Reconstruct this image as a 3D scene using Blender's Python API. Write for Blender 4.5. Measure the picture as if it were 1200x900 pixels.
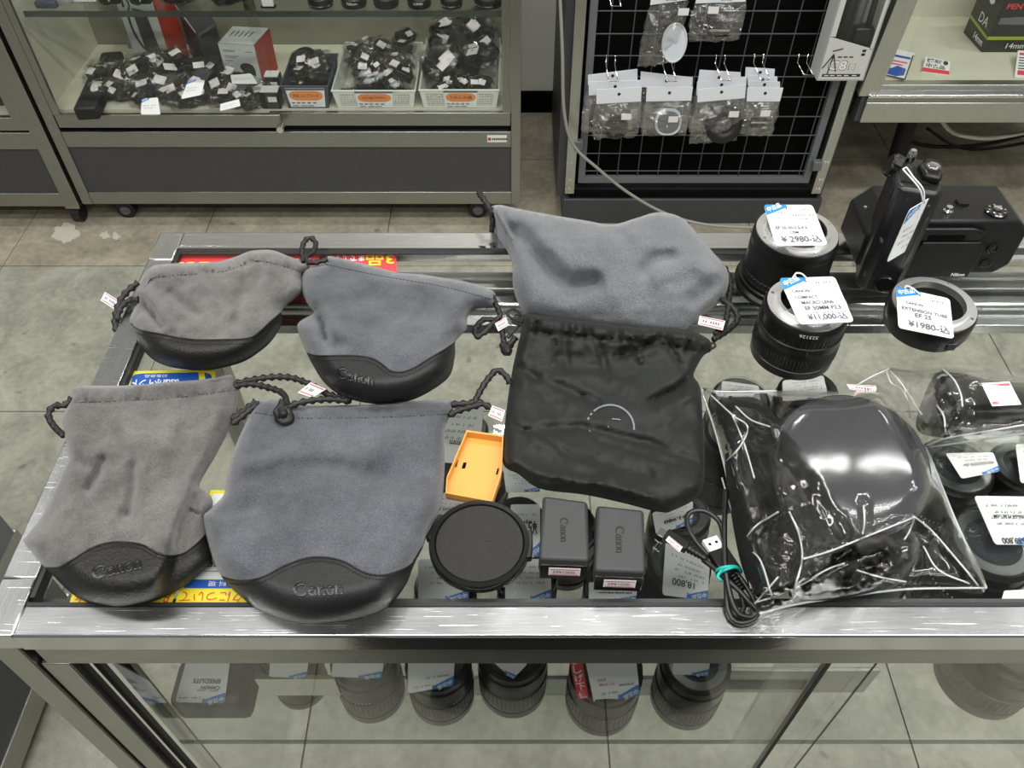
import bpy, bmesh, math, random
import numpy as np
from mathutils import Vector, Matrix, noise as mnoise
from mathutils.geometry import delaunay_2d_cdt

for _o in list(bpy.data.objects):
    bpy.data.objects.remove(_o)
SC = bpy.context.scene
COL = SC.collection
random.seed(7)
RNG = random.Random(11)

# ------------------------------------------------------------------ camera, world, lights, exposure
FPX = 969.0                      # focal length in pixels of a 1200x900 frame
PITCH = math.radians(48.0)       # camera looks down by this angle
CAMZ = 1.45
cam_d = bpy.data.cameras.new('camera')
cam_d.sensor_fit = 'HORIZONTAL'
cam_d.sensor_width = 36.0
cam_d.lens = FPX / 1200.0 * 36.0
cam_d.clip_start = 0.02
cam = bpy.data.objects.new('camera', cam_d)
cam.location = (0, 0, CAMZ)
cam.rotation_euler = (math.pi / 2 - PITCH, 0, 0)
COL.objects.link(cam)
SC.camera = cam

wd = bpy.data.worlds.new('shop_ambient')
SC.world = wd
wd.use_nodes = True
_bg = wd.node_tree.nodes['Background']
_bg.inputs[0].default_value = (0.93, 0.945, 0.91, 1)
_bg.inputs[1].default_value = 0.27

SC.view_settings.view_transform = 'Standard'
SC.view_settings.look = 'None'
SC.view_settings.exposure = -0.33
SC.view_settings.gamma = 1.0


def area_lamp(name, loc, sx, sy, power, color=(1, 0.985, 0.955), rot=(0, 0, 0)):
    d = bpy.data.lights.new(name, 'AREA')
    d.shape = 'RECTANGLE'
    d.size, d.size_y = sx, sy
    d.energy = power
    d.color = color
    o = bpy.data.objects.new(name, d)
    o.location = loc
    o.rotation_euler = rot
    COL.objects.link(o)
    return o


# rows of ceiling fluorescent tubes (out of frame, above the counter and the aisle)
for _x in (-1.0, 0.35, 1.7):
    for _y, _e in ((-1.0, 14.0), (-0.25, 17.0), (0.55, 21.0)):
        area_lamp('tube_and_fill_light', (_x, _y, 2.62), 1.2, 0.14, _e)

for _x, _l in ((-2.3, 0.6), (0.075, 0.28), (2.3, 0.6)):       # unseen fill lamps, added to brighten the far aisle and wall gap
    area_lamp('tube_and_fill_light', (_x, 1.78, 2.62), _l, 0.14, 14.0)


# ------------------------------------------------------------------ picture <-> world (photo pixels of the 1200x900 frame)
_C, _S = math.cos(PITCH), math.sin(PITCH)


def ray(u, v):
    a = (u - 600) / FPX
    b = (v - 450) / FPX
    return (a, _C - b * _S, -_S - b * _C)


def P(u, v, z):
    """point at height z seen at photo pixel u, v"""
    d = ray(u, v)
    t = (z - CAMZ) / d[2]
    return Vector((d[0] * t, d[1] * t, z))


def V(u, v, y):
    """point on the vertical plane Y=y seen at photo pixel u, v"""
    d = ray(u, v)
    t = y / d[1]
    return Vector((d[0] * t, y, CAMZ + d[2] * t))


# ------------------------------------------------------------------ materials
MATS = {}


def nodes_of(name):
    m = bpy.data.materials.new(name)
    m.use_nodes = True
    nt = m.node_tree
    b = nt.nodes['Principled BSDF']
    return m, nt, b


def N(nt, kind, **kw):
    n = nt.nodes.new(kind)
    for k, v in kw.items():
        if k in n.inputs:
            n.inputs[k].default_value = v
        else:
            setattr(n, k, v)
    return n


def plain(name, col, rough=0.5, metal=0.0, spec=0.5, bump=0.0, bscale=200.0, var=0.0, vscale=8.0, coat=0.0, stretch=None):
    """a simple procedural material: base colour with optional mottling and bump"""
    if name in MATS:
        return MATS[name]
    m, nt, b = nodes_of(name)
    b.inputs['Base Color'].default_value = (*col, 1)
    b.inputs['Roughness'].default_value = rough
    b.inputs['Metallic'].default_value = metal
    b.inputs['Specular IOR Level'].default_value = spec
    b.inputs['Coat Weight'].default_value = coat
    tc = N(nt, 'ShaderNodeTexCoord')
    src = tc.outputs['Object']
    if stretch:
        mp = N(nt, 'ShaderNodeMapping')
        mp.inputs['Scale'].default_value = stretch
        nt.links.new(src, mp.inputs[0])
        src = mp.outputs[0]
    if var > 0:
        n = N(nt, 'ShaderNodeTexNoise', Scale=vscale, Detail=6.0)
        nt.links.new(src, n.inputs['Vector'])
        r = N(nt, 'ShaderNodeMapRange')
        r.inputs[1].default_value = 0.3
        r.inputs[2].default_value = 0.7
        r.inputs[3].default_value = 1 - var
        r.inputs[4].default_value = 1 + var
        nt.links.new(n.outputs[0], r.inputs[0])
        mx = N(nt, 'ShaderNodeVectorMath', operation='SCALE')
        mx.inputs[0].default_value = col
        nt.links.new(r.outputs[0], mx.inputs['Scale'])
        nt.links.new(mx.outputs[0], b.inputs['Base Color'])
    if bump > 0:
        n = N(nt, 'ShaderNodeTexNoise', Scale=bscale, Detail=4.0)
        nt.links.new(src, n.inputs['Vector'])
        bp = N(nt, 'ShaderNodeBump', Strength=bump, Distance=0.002)
        nt.links.new(n.outputs[0], bp.inputs['Height'])
        nt.links.new(bp.outputs[0], b.inputs['Normal'])
    MATS[name] = m
    return m


def metal_mat(name, col, rough, scratch=0.5, long=(6, 260, 260)):
    """rolled metal: fine lines along X plus random fine scratches in the gloss"""
    m, nt, b = nodes_of(name)
    b.inputs['Metallic'].default_value = 1.0
    tc = N(nt, 'ShaderNodeTexCoord')
    mp = N(nt, 'ShaderNodeMapping')
    mp.inputs['Scale'].default_value = long
    nt.links.new(tc.outputs['Object'], mp.inputs[0])
    n = N(nt, 'ShaderNodeTexNoise', Scale=4.0, Detail=5.0)
    nt.links.new(mp.outputs[0], n.inputs['Vector'])
    n2 = N(nt, 'ShaderNodeTexNoise', Scale=26.0, Detail=6.0)
    nt.links.new(tc.outputs['Object'], n2.inputs['Vector'])
    mp2 = N(nt, 'ShaderNodeMapping')
    mp2.inputs['Rotation'].default_value = (0, 0, 0.7)
    mp2.inputs['Scale'].default_value = (8, 420, 8)
    nt.links.new(tc.outputs['Object'], mp2.inputs[0])
    w = N(nt, 'ShaderNodeTexNoise', Scale=3.0, Detail=2.0)
    nt.links.new(mp2.outputs[0], w.inputs['Vector'])
    cr = N(nt, 'ShaderNodeMapRange')
    cr.inputs[1].default_value = 0.68
    cr.inputs[2].default_value = 0.74
    nt.links.new(w.outputs[0], cr.inputs[0])
    r = N(nt, 'ShaderNodeMapRange')
    r.inputs[1].default_value = 0.3
    r.inputs[2].default_value = 0.7
    r.inputs[3].default_value = rough * 0.92
    r.inputs[4].default_value = rough * 1.1
    nt.links.new(n2.outputs[0], r.inputs[0])
    ad = N(nt, 'ShaderNodeMath', operation='MULTIPLY_ADD')
    ad.inputs[1].default_value = 0.25 * scratch
    nt.links.new(cr.outputs[0], ad.inputs[0])
    nt.links.new(r.outputs[0], ad.inputs[2])
    nt.links.new(ad.outputs[0], b.inputs['Roughness'])
    c = N(nt, 'ShaderNodeMapRange')
    c.inputs[1].default_value = 0.3
    c.inputs[2].default_value = 0.7
    c.inputs[3].default_value = 0.88
    c.inputs[4].default_value = 1.1
    nt.links.new(n.outputs[0], c.inputs[0])
    sc_ = N(nt, 'ShaderNodeVectorMath', operation='SCALE')
    sc_.inputs[0].default_value = col
    nt.links.new(c.outputs[0], sc_.inputs['Scale'])
    nt.links.new(sc_.outputs[0], b.inputs['Base Color'])
    bp = N(nt, 'ShaderNodeBump', Strength=0.10 * scratch + 0.03, Distance=0.0003)
    sm = N(nt, 'ShaderNodeMath', operation='ADD')
    nt.links.new(n.outputs[0], sm.inputs[0])
    nt.links.new(cr.outputs[0], sm.inputs[1])
    nt.links.new(sm.outputs[0], bp.inputs['Height'])
    nt.links.new(bp.outputs[0], b.inputs['Normal'])
    MATS[name] = m
    return m


def film_mat(name, tint=(0.97, 0.98, 0.97), rough=0.06, refl=1.0, bump=0.0, bscale=60.0, ior=1.5, haze=0.0, hazecol=(0.8, 0.8, 0.8)):
    """thin clear sheet: passes light straight through, reflects by Fresnel"""
    m = bpy.data.materials.new(name)
    m.use_nodes = True
    nt = m.node_tree
    nt.nodes.remove(nt.nodes['Principled BSDF'])
    out = nt.nodes['Material Output']
    tr = N(nt, 'ShaderNodeBsdfTransparent')
    tr.inputs[0].default_value = (*tint, 1)
    gl = N(nt, 'ShaderNodeBsdfGlossy')
    gl.inputs['Color'].default_value = (1, 1, 1, 1)
    gl.inputs['Roughness'].default_value = rough
    fr = N(nt, 'ShaderNodeFresnel')
    ge = N(nt, 'ShaderNodeNewGeometry')
    io = N(nt, 'ShaderNodeMath', operation='MULTIPLY_ADD')      # same ratio from either side of the sheet
    io.inputs[1].default_value = 1 / ior - ior
    io.inputs[2].default_value = ior
    nt.links.new(ge.outputs['Backfacing'], io.inputs[0])
    nt.links.new(io.outputs[0], fr.inputs['IOR'])
    ml = N(nt, 'ShaderNodeMath', operation='MULTIPLY')
    ml.inputs[1].default_value = refl
    ml.use_clamp = True
    nt.links.new(fr.outputs[0], ml.inputs[0])
    mx = N(nt, 'ShaderNodeMixShader')
    nt.links.new(ml.outputs[0], mx.inputs[0])
    nt.links.new(tr.outputs[0], mx.inputs[1])
    nt.links.new(gl.outputs[0], mx.inputs[2])
    last = mx
    if haze > 0:
        df = N(nt, 'ShaderNodeBsdfDiffuse')
        df.inputs[0].default_value = (*hazecol, 1)
        m2 = N(nt, 'ShaderNodeMixShader')
        m2.inputs[0].default_value = haze
        nt.links.new(mx.outputs[0], m2.inputs[1])
        nt.links.new(df.outputs[0], m2.inputs[2])
        last = m2
    if bump > 0:
        tc = N(nt, 'ShaderNodeTexCoord')
        vo = N(nt, 'ShaderNodeTexNoise', Scale=bscale, Detail=3.0)
        vo.inputs['Distortion'].default_value = 1.2
        nt.links.new(tc.outputs['Object'], vo.inputs['Vector'])
        bp = N(nt, 'ShaderNodeBump', Strength=bump, Distance=0.01)
        nt.links.new(vo.outputs[0], bp.inputs['Height'])
        nt.links.new(bp.outputs[0], gl.inputs['Normal'])
        nt.links.new(bp.outputs[0], fr.inputs['Normal'])
    nt.links.new(last.outputs[0], out.inputs[0])
    MATS[name] = m
    return m


def cloth_mat(name, col, var, vscale, fine, rough=0.95, sheen=0.3, bump=0.35, bscale=900):
    """napped cloth: soft large mottling, fine grain, a sheen"""
    m, nt, b = nodes_of(name)
    tc = N(nt, 'ShaderNodeTexCoord')
    n1 = N(nt, 'ShaderNodeTexNoise', Scale=vscale, Detail=8.0, Roughness=0.65)
    n2 = N(nt, 'ShaderNodeTexNoise', Scale=bscale, Detail=2.0)
    nt.links.new(tc.outputs['Object'], n1.inputs['Vector'])
    nt.links.new(tc.outputs['Object'], n2.inputs['Vector'])
    r1 = N(nt, 'ShaderNodeMapRange')
    for i, v in ((1, 0.3), (2, 0.7), (3, 1 - var), (4, 1 + var)):
        r1.inputs[i].default_value = v
    r2 = N(nt, 'ShaderNodeMapRange')
    for i, v in ((1, 0.25), (2, 0.75), (3, 1 - fine), (4, 1 + fine)):
        r2.inputs[i].default_value = v
    nt.links.new(n1.outputs[0], r1.inputs[0])
    nt.links.new(n2.outputs[0], r2.inputs[0])
    mu = N(nt, 'ShaderNodeMath', operation='MULTIPLY')
    nt.links.new(r1.outputs[0], mu.inputs[0])
    nt.links.new(r2.outputs[0], mu.inputs[1])
    sc_ = N(nt, 'ShaderNodeVectorMath', operation='SCALE')
    sc_.inputs[0].default_value = col
    nt.links.new(mu.outputs[0], sc_.inputs['Scale'])
    nt.links.new(sc_.outputs[0], b.inputs['Base Color'])
    b.inputs['Roughness'].default_value = rough
    b.inputs['Specular IOR Level'].default_value = 0.15
    b.inputs['Sheen Weight'].default_value = sheen
    bp = N(nt, 'ShaderNodeBump', Strength=bump, Distance=0.0008)
    ad = N(nt, 'ShaderNodeMath', operation='MULTIPLY_ADD')
    ad.inputs[1].default_value = 3.0
    nt.links.new(n1.outputs[0], ad.inputs[0])
    nt.links.new(n2.outputs[0], ad.inputs[2])
    nt.links.new(ad.outputs[0], bp.inputs['Height'])
    nt.links.new(bp.outputs[0], b.inputs['Normal'])
    MATS[name] = m
    return m


def tile_mat(name, c1, c2):
    m, nt, b = nodes_of(name)
    tc = N(nt, 'ShaderNodeTexCoord')
    oi = N(nt, 'ShaderNodeObjectInfo')
    ad = N(nt, 'ShaderNodeVectorMath', operation='ADD')
    nt.links.new(tc.outputs['Object'], ad.inputs[0])
    nt.links.new(oi.outputs['Location'], ad.inputs[1])
    n = N(nt, 'ShaderNodeTexNoise', Scale=9.0, Detail=9.0, Roughness=0.68)
    n.inputs['Distortion'].default_value = 0.5
    nt.links.new(ad.outputs[0], n.inputs['Vector'])
    n3 = N(nt, 'ShaderNodeTexNoise', Scale=60.0, Detail=4.0)
    nt.links.new(ad.outputs[0], n3.inputs['Vector'])
    mm = N(nt, 'ShaderNodeMath', operation='MULTIPLY_ADD')
    mm.inputs[1].default_value = 0.35
    nt.links.new(n3.outputs[0], mm.inputs[0])
    nt.links.new(n.outputs[0], mm.inputs[2])
    cr = N(nt, 'ShaderNodeValToRGB')
    cr.color_ramp.elements[0].position = 0.48
    cr.color_ramp.elements[0].color = (*c1, 1)
    cr.color_ramp.elements[1].position = 0.84
    cr.color_ramp.elements[1].color = (*c2, 1)
    nt.links.new(mm.outputs[0], cr.inputs[0])
    # scattered small dark scuffs
    vo = N(nt, 'ShaderNodeTexNoise', Scale=22.0, Detail=2.0)
    nt.links.new(ad.outputs[0], vo.inputs['Vector'])
    sr = N(nt, 'ShaderNodeMapRange')
    for i, v in ((1, 0.70), (2, 0.76), (3, 1.0), (4, 0.62)):
        sr.inputs[i].default_value = v
    nt.links.new(vo.outputs[0], sr.inputs[0])
    sc_ = N(nt, 'ShaderNodeVectorMath', operation='SCALE')
    nt.links.new(cr.outputs[0], sc_.inputs[0])
    nt.links.new(sr.outputs[0], sc_.inputs['Scale'])
    nt.links.new(sc_.outputs[0], b.inputs['Base Color'])
    b.inputs['Roughness'].default_value = 0.5
    b.inputs['Specular IOR Level'].default_value = 0.3
    bp = N(nt, 'ShaderNodeBump', Strength=0.15, Distance=0.002)
    nt.links.new(n3.outputs[0], bp.inputs['Height'])
    nt.links.new(bp.outputs[0], b.inputs['Normal'])
    MATS[name] = m
    return m


def weave_mat(name, col):
    """thin ripstop nylon: fine ribbed weave, faint gloss"""
    m, nt, b = nodes_of(name)
    tc = N(nt, 'ShaderNodeTexCoord')
    w = N(nt, 'ShaderNodeTexWave', Scale=340.0, Distortion=0.6)
    w.bands_direction = 'X'
    w2 = N(nt, 'ShaderNodeTexWave', Scale=120.0, Distortion=0.4)
    w2.bands_direction = 'Y'
    nt.links.new(tc.outputs['Object'], w.inputs['Vector'])
    nt.links.new(tc.outputs['Object'], w2.inputs['Vector'])
    n = N(nt, 'ShaderNodeTexNoise', Scale=14.0, Detail=6.0)
    nt.links.new(tc.outputs['Object'], n.inputs['Vector'])
    ad = N(nt, 'ShaderNodeMath', operation='ADD')
    nt.links.new(w.outputs['Fac'], ad.inputs[0])
    nt.links.new(w2.outputs['Fac'], ad.inputs[1])
    r = N(nt, 'ShaderNodeMapRange')
    for i, v in ((1, 0.0), (2, 2.0), (3, 0.75), (4, 1.3)):
        r.inputs[i].default_value = v
    nt.links.new(ad.outputs[0], r.inputs[0])
    sc_ = N(nt, 'ShaderNodeVectorMath', operation='SCALE')
    sc_.inputs[0].default_value = col
    nt.links.new(r.outputs[0], sc_.inputs['Scale'])
    nt.links.new(sc_.outputs[0], b.inputs['Base Color'])
    b.inputs['Roughness'].default_value = 0.6
    b.inputs['Specular IOR Level'].default_value = 0.25
    b.inputs['Sheen Weight'].default_value = 0.02
    bp = N(nt, 'ShaderNodeBump', Strength=0.25, Distance=0.004)
    nt.links.new(n.outputs[0], bp.inputs['Height'])
    nt.links.new(bp.outputs[0], b.inputs['Normal'])
    MATS[name] = m
    return m


ALU = metal_mat('worn_bright_aluminium', (0.66, 0.67, 0.67), 0.24, 1.0)
ALU_Y = metal_mat('worn_bright_aluminium_lengthwise', (0.66, 0.67, 0.67), 0.24, 1.0, (260, 6, 260))
ALU_LIP = plain('polished_rail_lip', (0.62, 0.62, 0.63), 0.11, 1.0, bump=0.02, bscale=260)
WIREM = plain('grid_wire_grey', (0.075, 0.08, 0.088), 0.45)
ALU_Z = metal_mat('brushed_aluminium_upright', (0.60, 0.61, 0.57), 0.3, 0.6, (260, 260, 6))
STEEL = metal_mat('dull_cabinet_steel', (0.39, 0.39, 0.37), 0.33, 0.6)
STEEL_Z = metal_mat('dull_cabinet_steel_upright', (0.39, 0.39, 0.37), 0.33, 0.6, (260, 260, 6))
CHROME = plain('chrome', (0.8, 0.8, 0.8), 0.09, 1.0)
MOUNT = plain('lens_mount_metal', (0.80, 0.80, 0.79), 0.36, 1.0, bump=0.05)
GLASS = film_mat('case_glass', (0.982, 0.992, 0.984), 0.015, 0.7)
GLASS_EDGE = film_mat('case_glass_edge', (0.26, 0.30, 0.27), 0.05, 1.0, haze=0.35, hazecol=(0.12, 0.145, 0.125))
FILM = film_mat('clear_plastic_film', (0.975, 0.98, 0.975), 0.15, 1.2)
FILM_S = film_mat('crinkled_clear_film', (0.955, 0.96, 0.955), 0.06, 1.1, bump=0.3, bscale=55.0)
FILM_P = film_mat('creased_pack_film', (0.96, 0.965, 0.96), 0.10, 3.0, bump=0.7, bscale=40.0, haze=0.015)
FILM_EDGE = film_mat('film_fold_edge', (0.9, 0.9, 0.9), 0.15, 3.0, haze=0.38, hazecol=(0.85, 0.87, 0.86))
SUEDE = cloth_mat('warm_grey_suede', (0.096, 0.092, 0.087), 0.46, 22.0, 0.32)
SUEDE_B = cloth_mat('blue_grey_suede', (0.068, 0.072, 0.082), 0.40, 17.0, 0.36)
SUEDE_L = cloth_mat('light_blue_grey_suede', (0.114, 0.118, 0.129), 0.22, 15.0, 0.38)
BLACK_CLOTH = cloth_mat('black_pouch_cloth', (0.010, 0.010, 0.010), 0.2, 30.0, 0.3, sheen=0.02)
DARK_CLOTH = cloth_mat('charcoal_smooth_pouch', (0.034, 0.034, 0.037), 0.1, 30.0, 0.15, rough=0.6, sheen=0.1)
LEATHER = plain('pebbled_black_leather', (0.010, 0.010, 0.010), 0.50, bump=0.45, bscale=520, spec=0.35)
LEATHER_S = plain('smooth_black_leather', (0.013, 0.013, 0.014), 0.52, bump=0.2, bscale=600, spec=0.35)
NYLON = weave_mat('black_ripstop_nylon', (0.0115, 0.0128, 0.0115))
CORD = plain('black_braided_cord', (0.008, 0.008, 0.008), 0.55, bump=0.3, bscale=900)
THREAD = plain('black_thread', (0.006, 0.006, 0.006), 0.7)
EMBOSS = plain('pressed_mark_black', (0.004, 0.004, 0.004), 0.3)
BPLAST = plain('black_plastic', (0.006, 0.006, 0.006), 0.30, spec=0.35, bump=0.03, bscale=700)
BGLOSS = plain('glossy_black_plastic', (0.008, 0.008, 0.008), 0.13)
BMATTE = plain('matte_black', (0.010, 0.010, 0.010), 0.6, bump=0.1, bscale=900)
BGRAIN = plain('grained_black_plastic', (0.019, 0.019, 0.019), 0.48, bump=0.7, bscale=1500, var=0.5, vscale=900)
BATT = plain('charcoal_battery_plastic', (0.030, 0.030, 0.032), 0.5, bump=0.15, bscale=1500)
RUBBER = plain('black_rubber', (0.009, 0.009, 0.009), 0.5)
YELLOW = plain('amber_plastic', (0.64, 0.29, 0.05), 0.42, bump=0.05, bscale=600)
PAPER = plain('white_card', (0.78, 0.79, 0.78), 0.6)
PAPER_G = plain('greyish_white_card', (0.86, 0.87, 0.86), 0.6)
PAPER_B = plain('bluish_white_header_card', (0.74, 0.76, 0.80), 0.5)
STICK = plain('sticker_white', (0.75, 0.72, 0.71), 0.55)
BLUE = plain('tag_blue', (0.02, 0.22, 0.62), 0.5)
SBLUE = plain('sign_blue', (0.015, 0.09, 0.42), 0.4)
RED = plain('sign_red', (0.72, 0.04, 0.05), 0.45)
PINK = plain('sticker_red_line', (0.62, 0.12, 0.14), 0.6)
INKR = plain('red_ink', (0.55, 0.08, 0.08), 0.6)
INK = plain('pencil_ink', (0.11, 0.11, 0.13), 0.7)
INKB = plain('black_print', (0.02, 0.02, 0.02), 0.6)
SYEL = plain('sign_yellow', (0.85, 0.72, 0.03), 0.45)
WHITE = plain('white_print', (0.85, 0.85, 0.85), 0.5)
ORANGE = plain('orange_label', (0.80, 0.26, 0.06), 0.5)
BASKET = plain('cream_white_plastic', (0.72, 0.73, 0.65), 0.4)
NAVY = plain('dark_slate_box', (0.045, 0.055, 0.085), 0.55)
PANEL = plain('charcoal_laminate', (0.054, 0.054, 0.060), 0.5, bump=0.1, bscale=700, var=0.06, vscale=60)
DKGREY = plain('dark_grey_paint', (0.045, 0.048, 0.053), 0.45, bump=0.08, bscale=300)
MIDGREY = plain('mid_grey_paint', (0.13, 0.135, 0.145), 0.4)
BOARD = plain('black_board', (0.004, 0.004, 0.004), 0.9, spec=0.05)
WALLM = plain('cream_wall_paint', (0.86, 0.85, 0.77), 0.7, bump=0.08, bscale=90, var=0.04, vscale=3)
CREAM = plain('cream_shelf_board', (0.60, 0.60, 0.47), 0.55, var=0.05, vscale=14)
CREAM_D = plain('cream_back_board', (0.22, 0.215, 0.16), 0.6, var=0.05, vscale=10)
TEAL = plain('teal_rubber_band', (0.02, 0.42, 0.36), 0.5)
CABLE = plain('black_cable', (0.012, 0.012, 0.012), 0.38)
GCABLE = plain('grey_cable', (0.26, 0.25, 0.22), 0.5)
WCABLE = plain('white_cable', (0.62, 0.62, 0.56), 0.5)
CLEARCAP = film_mat('clear_lens_cap', (0.90, 0.92, 0.91), 0.10, 1.3, haze=0.012, hazecol=(0.7, 0.75, 0.75))
FROST = plain('frosted_plastic', (0.52, 0.56, 0.60), 0.35)
LENSG = plain('coated_glass_element', (0.01, 0.012, 0.02), 0.04, spec=0.8)
GREENBOX = plain('lime_stripe', (0.30, 0.42, 0.04), 0.5)
BOXBLK = plain('black_carton', (0.012, 0.014, 0.012), 0.4)
BOXRED = plain('red_carton', (0.42, 0.035, 0.02), 0.5)
BOXWHT = plain('white_carton', (0.55, 0.56, 0.54), 0.45)
GOLD = plain('gold_print', (0.30, 0.19, 0.05), 0.5)
DIRT = plain('dried_glue_patch', (0.50, 0.48, 0.40), 0.8, bump=0.6, bscale=120)
TILE_B = tile_mat('beige_floor_tile', (0.215, 0.195, 0.145), (0.40, 0.365, 0.28))
TILE_G = tile_mat('greenish_floor_tile', (0.215, 0.218, 0.170), (0.40, 0.395, 0.325))
GROUT = plain('dark_tile_joint', (0.185, 0.18, 0.14), 0.8)
SKIN = plain('skin', (0.5, 0.3, 0.2), 0.5)
CLOTHES = plain('black_coat_cloth', (0.008, 0.008, 0.009), 0.8)

# ------------------------------------------------------------------ geometry helpers
class MB:
    """collects vertices and faces of ONE mesh object"""

    def __init__(self):
        self.v = []
        self.f = []

    def add(self, vs, fs):
        n = len(self.v)
        self.v.extend([tuple(p) for p in vs])
        self.f.extend([tuple(i + n for i in f) for f in fs])
        return self

    def box(self, x0, x1, y0, y1, z0, z1):
        vs = [(x, y, z) for z in (z0, z1) for y in (y0, y1) for x in (x0, x1)]
        return self.add(vs, [(0, 2, 3, 1), (4, 5, 7, 6), (0, 1, 5, 4), (1, 3, 7, 5), (3, 2, 6, 7), (2, 0, 4, 6)])

    def hexa(self, b, t):
        """b: four bottom points (counter-clockwise from above), t: four top points"""
        return self.add(list(b) + list(t), [(3, 2, 1, 0), (4, 5, 6, 7), (0, 1, 5, 4), (1, 2, 6, 5), (2, 3, 7, 6), (3, 0, 4, 7)])

    def prism(self, poly, z0, z1, mat=None):
        n = len(poly)
        vs = [(x, y, z0) for x, y in poly] + [(x, y, z1) for x, y in poly]
        if mat is not None:
            vs = [mat @ Vector(p) for p in vs]
        fs = [tuple(range(n - 1, -1, -1)), tuple(range(n, 2 * n))]
        fs += [(i, (i + 1) % n, n + (i + 1) % n, n + i) for i in range(n)]
        return self.add(vs, fs)

    def lathe(self, prof, n=40, c=(0, 0, 0), cap0=True, cap1=True, ridges=None, mat=None):
        """prof: (radius, z) from bottom to top; ridges: {profile index: (count, depth)}"""
        vs, fs = [], []
        for k, (r, z) in enumerate(prof):
            for i in range(n):
                a = 2 * math.pi * i / n
                rr = r
                if ridges and k in ridges and i % 2:
                    rr = r - ridges[k]
                vs.append(Vector((rr * math.cos(a), rr * math.sin(a), z)))
        m = len(prof)
        for k in range(m - 1):
            for i in range(n):
                j = (i + 1) % n
                fs.append((k * n + i, k * n + j, (k + 1) * n + j, (k + 1) * n + i))
        if cap0:
            fs.append(tuple(range(n - 1, -1, -1)))
        if cap1:
            fs.append(tuple((m - 1) * n + i for i in range(n)))
        if mat is not None:
            vs = [mat @ p for p in vs]
        vs = [(p[0] + c[0], p[1] + c[1], p[2] + c[2]) for p in vs]
        return self.add(vs, fs)

    def tube(self, pts, r, n=8, rope=0.0, step=None, closed=False, taper=None):
        pts = [Vector(p) for p in pts]
        if step:
            pts = spline(pts, step, closed)
        m = len(pts)
        up = None
        vs, fs = [], []
        s = 0.0
        for k in range(m):
            a = pts[(k - 1) % m] if (k > 0 or closed) else pts[k]
            b = pts[(k + 1) % m] if (k < m - 1 or closed) else pts[k]
            t = b - a
            t = t.normalized() if t.length > 1e-9 else Vector((0, 0, 1))
            if up is None:
                up = Vector((0, 0, 1)) if abs(t.z) < 0.9 else Vector((1, 0, 0))
            e1 = up - t * up.dot(t)
            e1 = e1.normalized() if e1.length > 1e-6 else t.orthogonal().normalized()
            up = e1
            e2 = t.cross(e1)
            if k:
                s += (pts[k] - pts[k - 1]).length
            rr0 = r if taper is None else r * (taper[0] + (taper[1] - taper[0]) * k / max(1, m - 1))
            for i in range(n):
                ang = 2 * math.pi * i / n
                rr = rr0
                if rope:
                    rr = rr0 * (1 + rope * math.sin(2 * ang + s / r * 2.3) + rope * math.sin(2 * ang - s / r * 2.3))
                vs.append(pts[k] + (e1 * math.cos(ang) + e2 * math.sin(ang)) * rr)
        for k in range(m - 1 if not closed else m):
            k2 = (k + 1) % m
            for i in range(n):
                j = (i + 1) % n
                fs.append((k * n + i, k * n + j, k2 * n + j, k2 * n + i))
        if not closed:
            fs.append(tuple(range(n - 1, -1, -1)))
            fs.append(tuple((m - 1) * n + i for i in range(n)))
        return self.add(vs, fs)

    def quad(self, a, b, c, d):
        return self.add([a, b, c, d], [(0, 1, 2, 3)])

    def plate(self, quad, t):
        """thin slab: quad given counter-clockwise seen from its front, thickness behind it"""
        q = [Vector(p) for p in quad]
        n = (q[1] - q[0]).cross(q[3] - q[0]).normalized() * t
        return self.hexa([p - n for p in q], q)

    def mesh(self, name):
        me = bpy.data.meshes.new(name)
        me.from_pydata(self.v, [], self.f)
        me.update()
        return me


def spline(pts, step, closed=False):
    """Catmull-Rom resampling"""
    pts = [Vector(p) for p in pts]
    n = len(pts)
    out = []
    rng = range(n if closed else n - 1)
    for i in rng:
        p1, p2 = pts[i], pts[(i + 1) % n]
        p0 = pts[(i - 1) % n] if (closed or i > 0) else p1 * 2 - p2
        p3 = pts[(i + 2) % n] if (closed or i < n - 2) else p2 * 2 - p1
        L = (p2 - p1).length
        m = max(1, int(round(L / step)))
        for k in range(m):
            t = k / m
            out.append(0.5 * ((2 * p1) + (p2 - p0) * t + (2 * p0 - 5 * p1 + 4 * p2 - p3) * t * t + (3 * p1 - p0 - 3 * p2 + p3) * t ** 3))
    if not closed:
        out.append(pts[-1])
    return out


def tag(o, label=None, cat=None, group=None, kind=None):
    if label:
        o['label'] = label
    if cat:
        o['category'] = cat
    if group:
        o['group'] = group
    if kind:
        o['kind'] = kind
    return o


def thing(name, label, cat, loc=(0, 0, 0), rz=0.0, group=None):
    o = bpy.data.objects.new(name, None)
    COL.objects.link(o)
    o.location = loc
    o.rotation_euler = (0, 0, rz)
    o.empty_display_size = 0.02
    return tag(o, label, cat, group)


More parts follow.
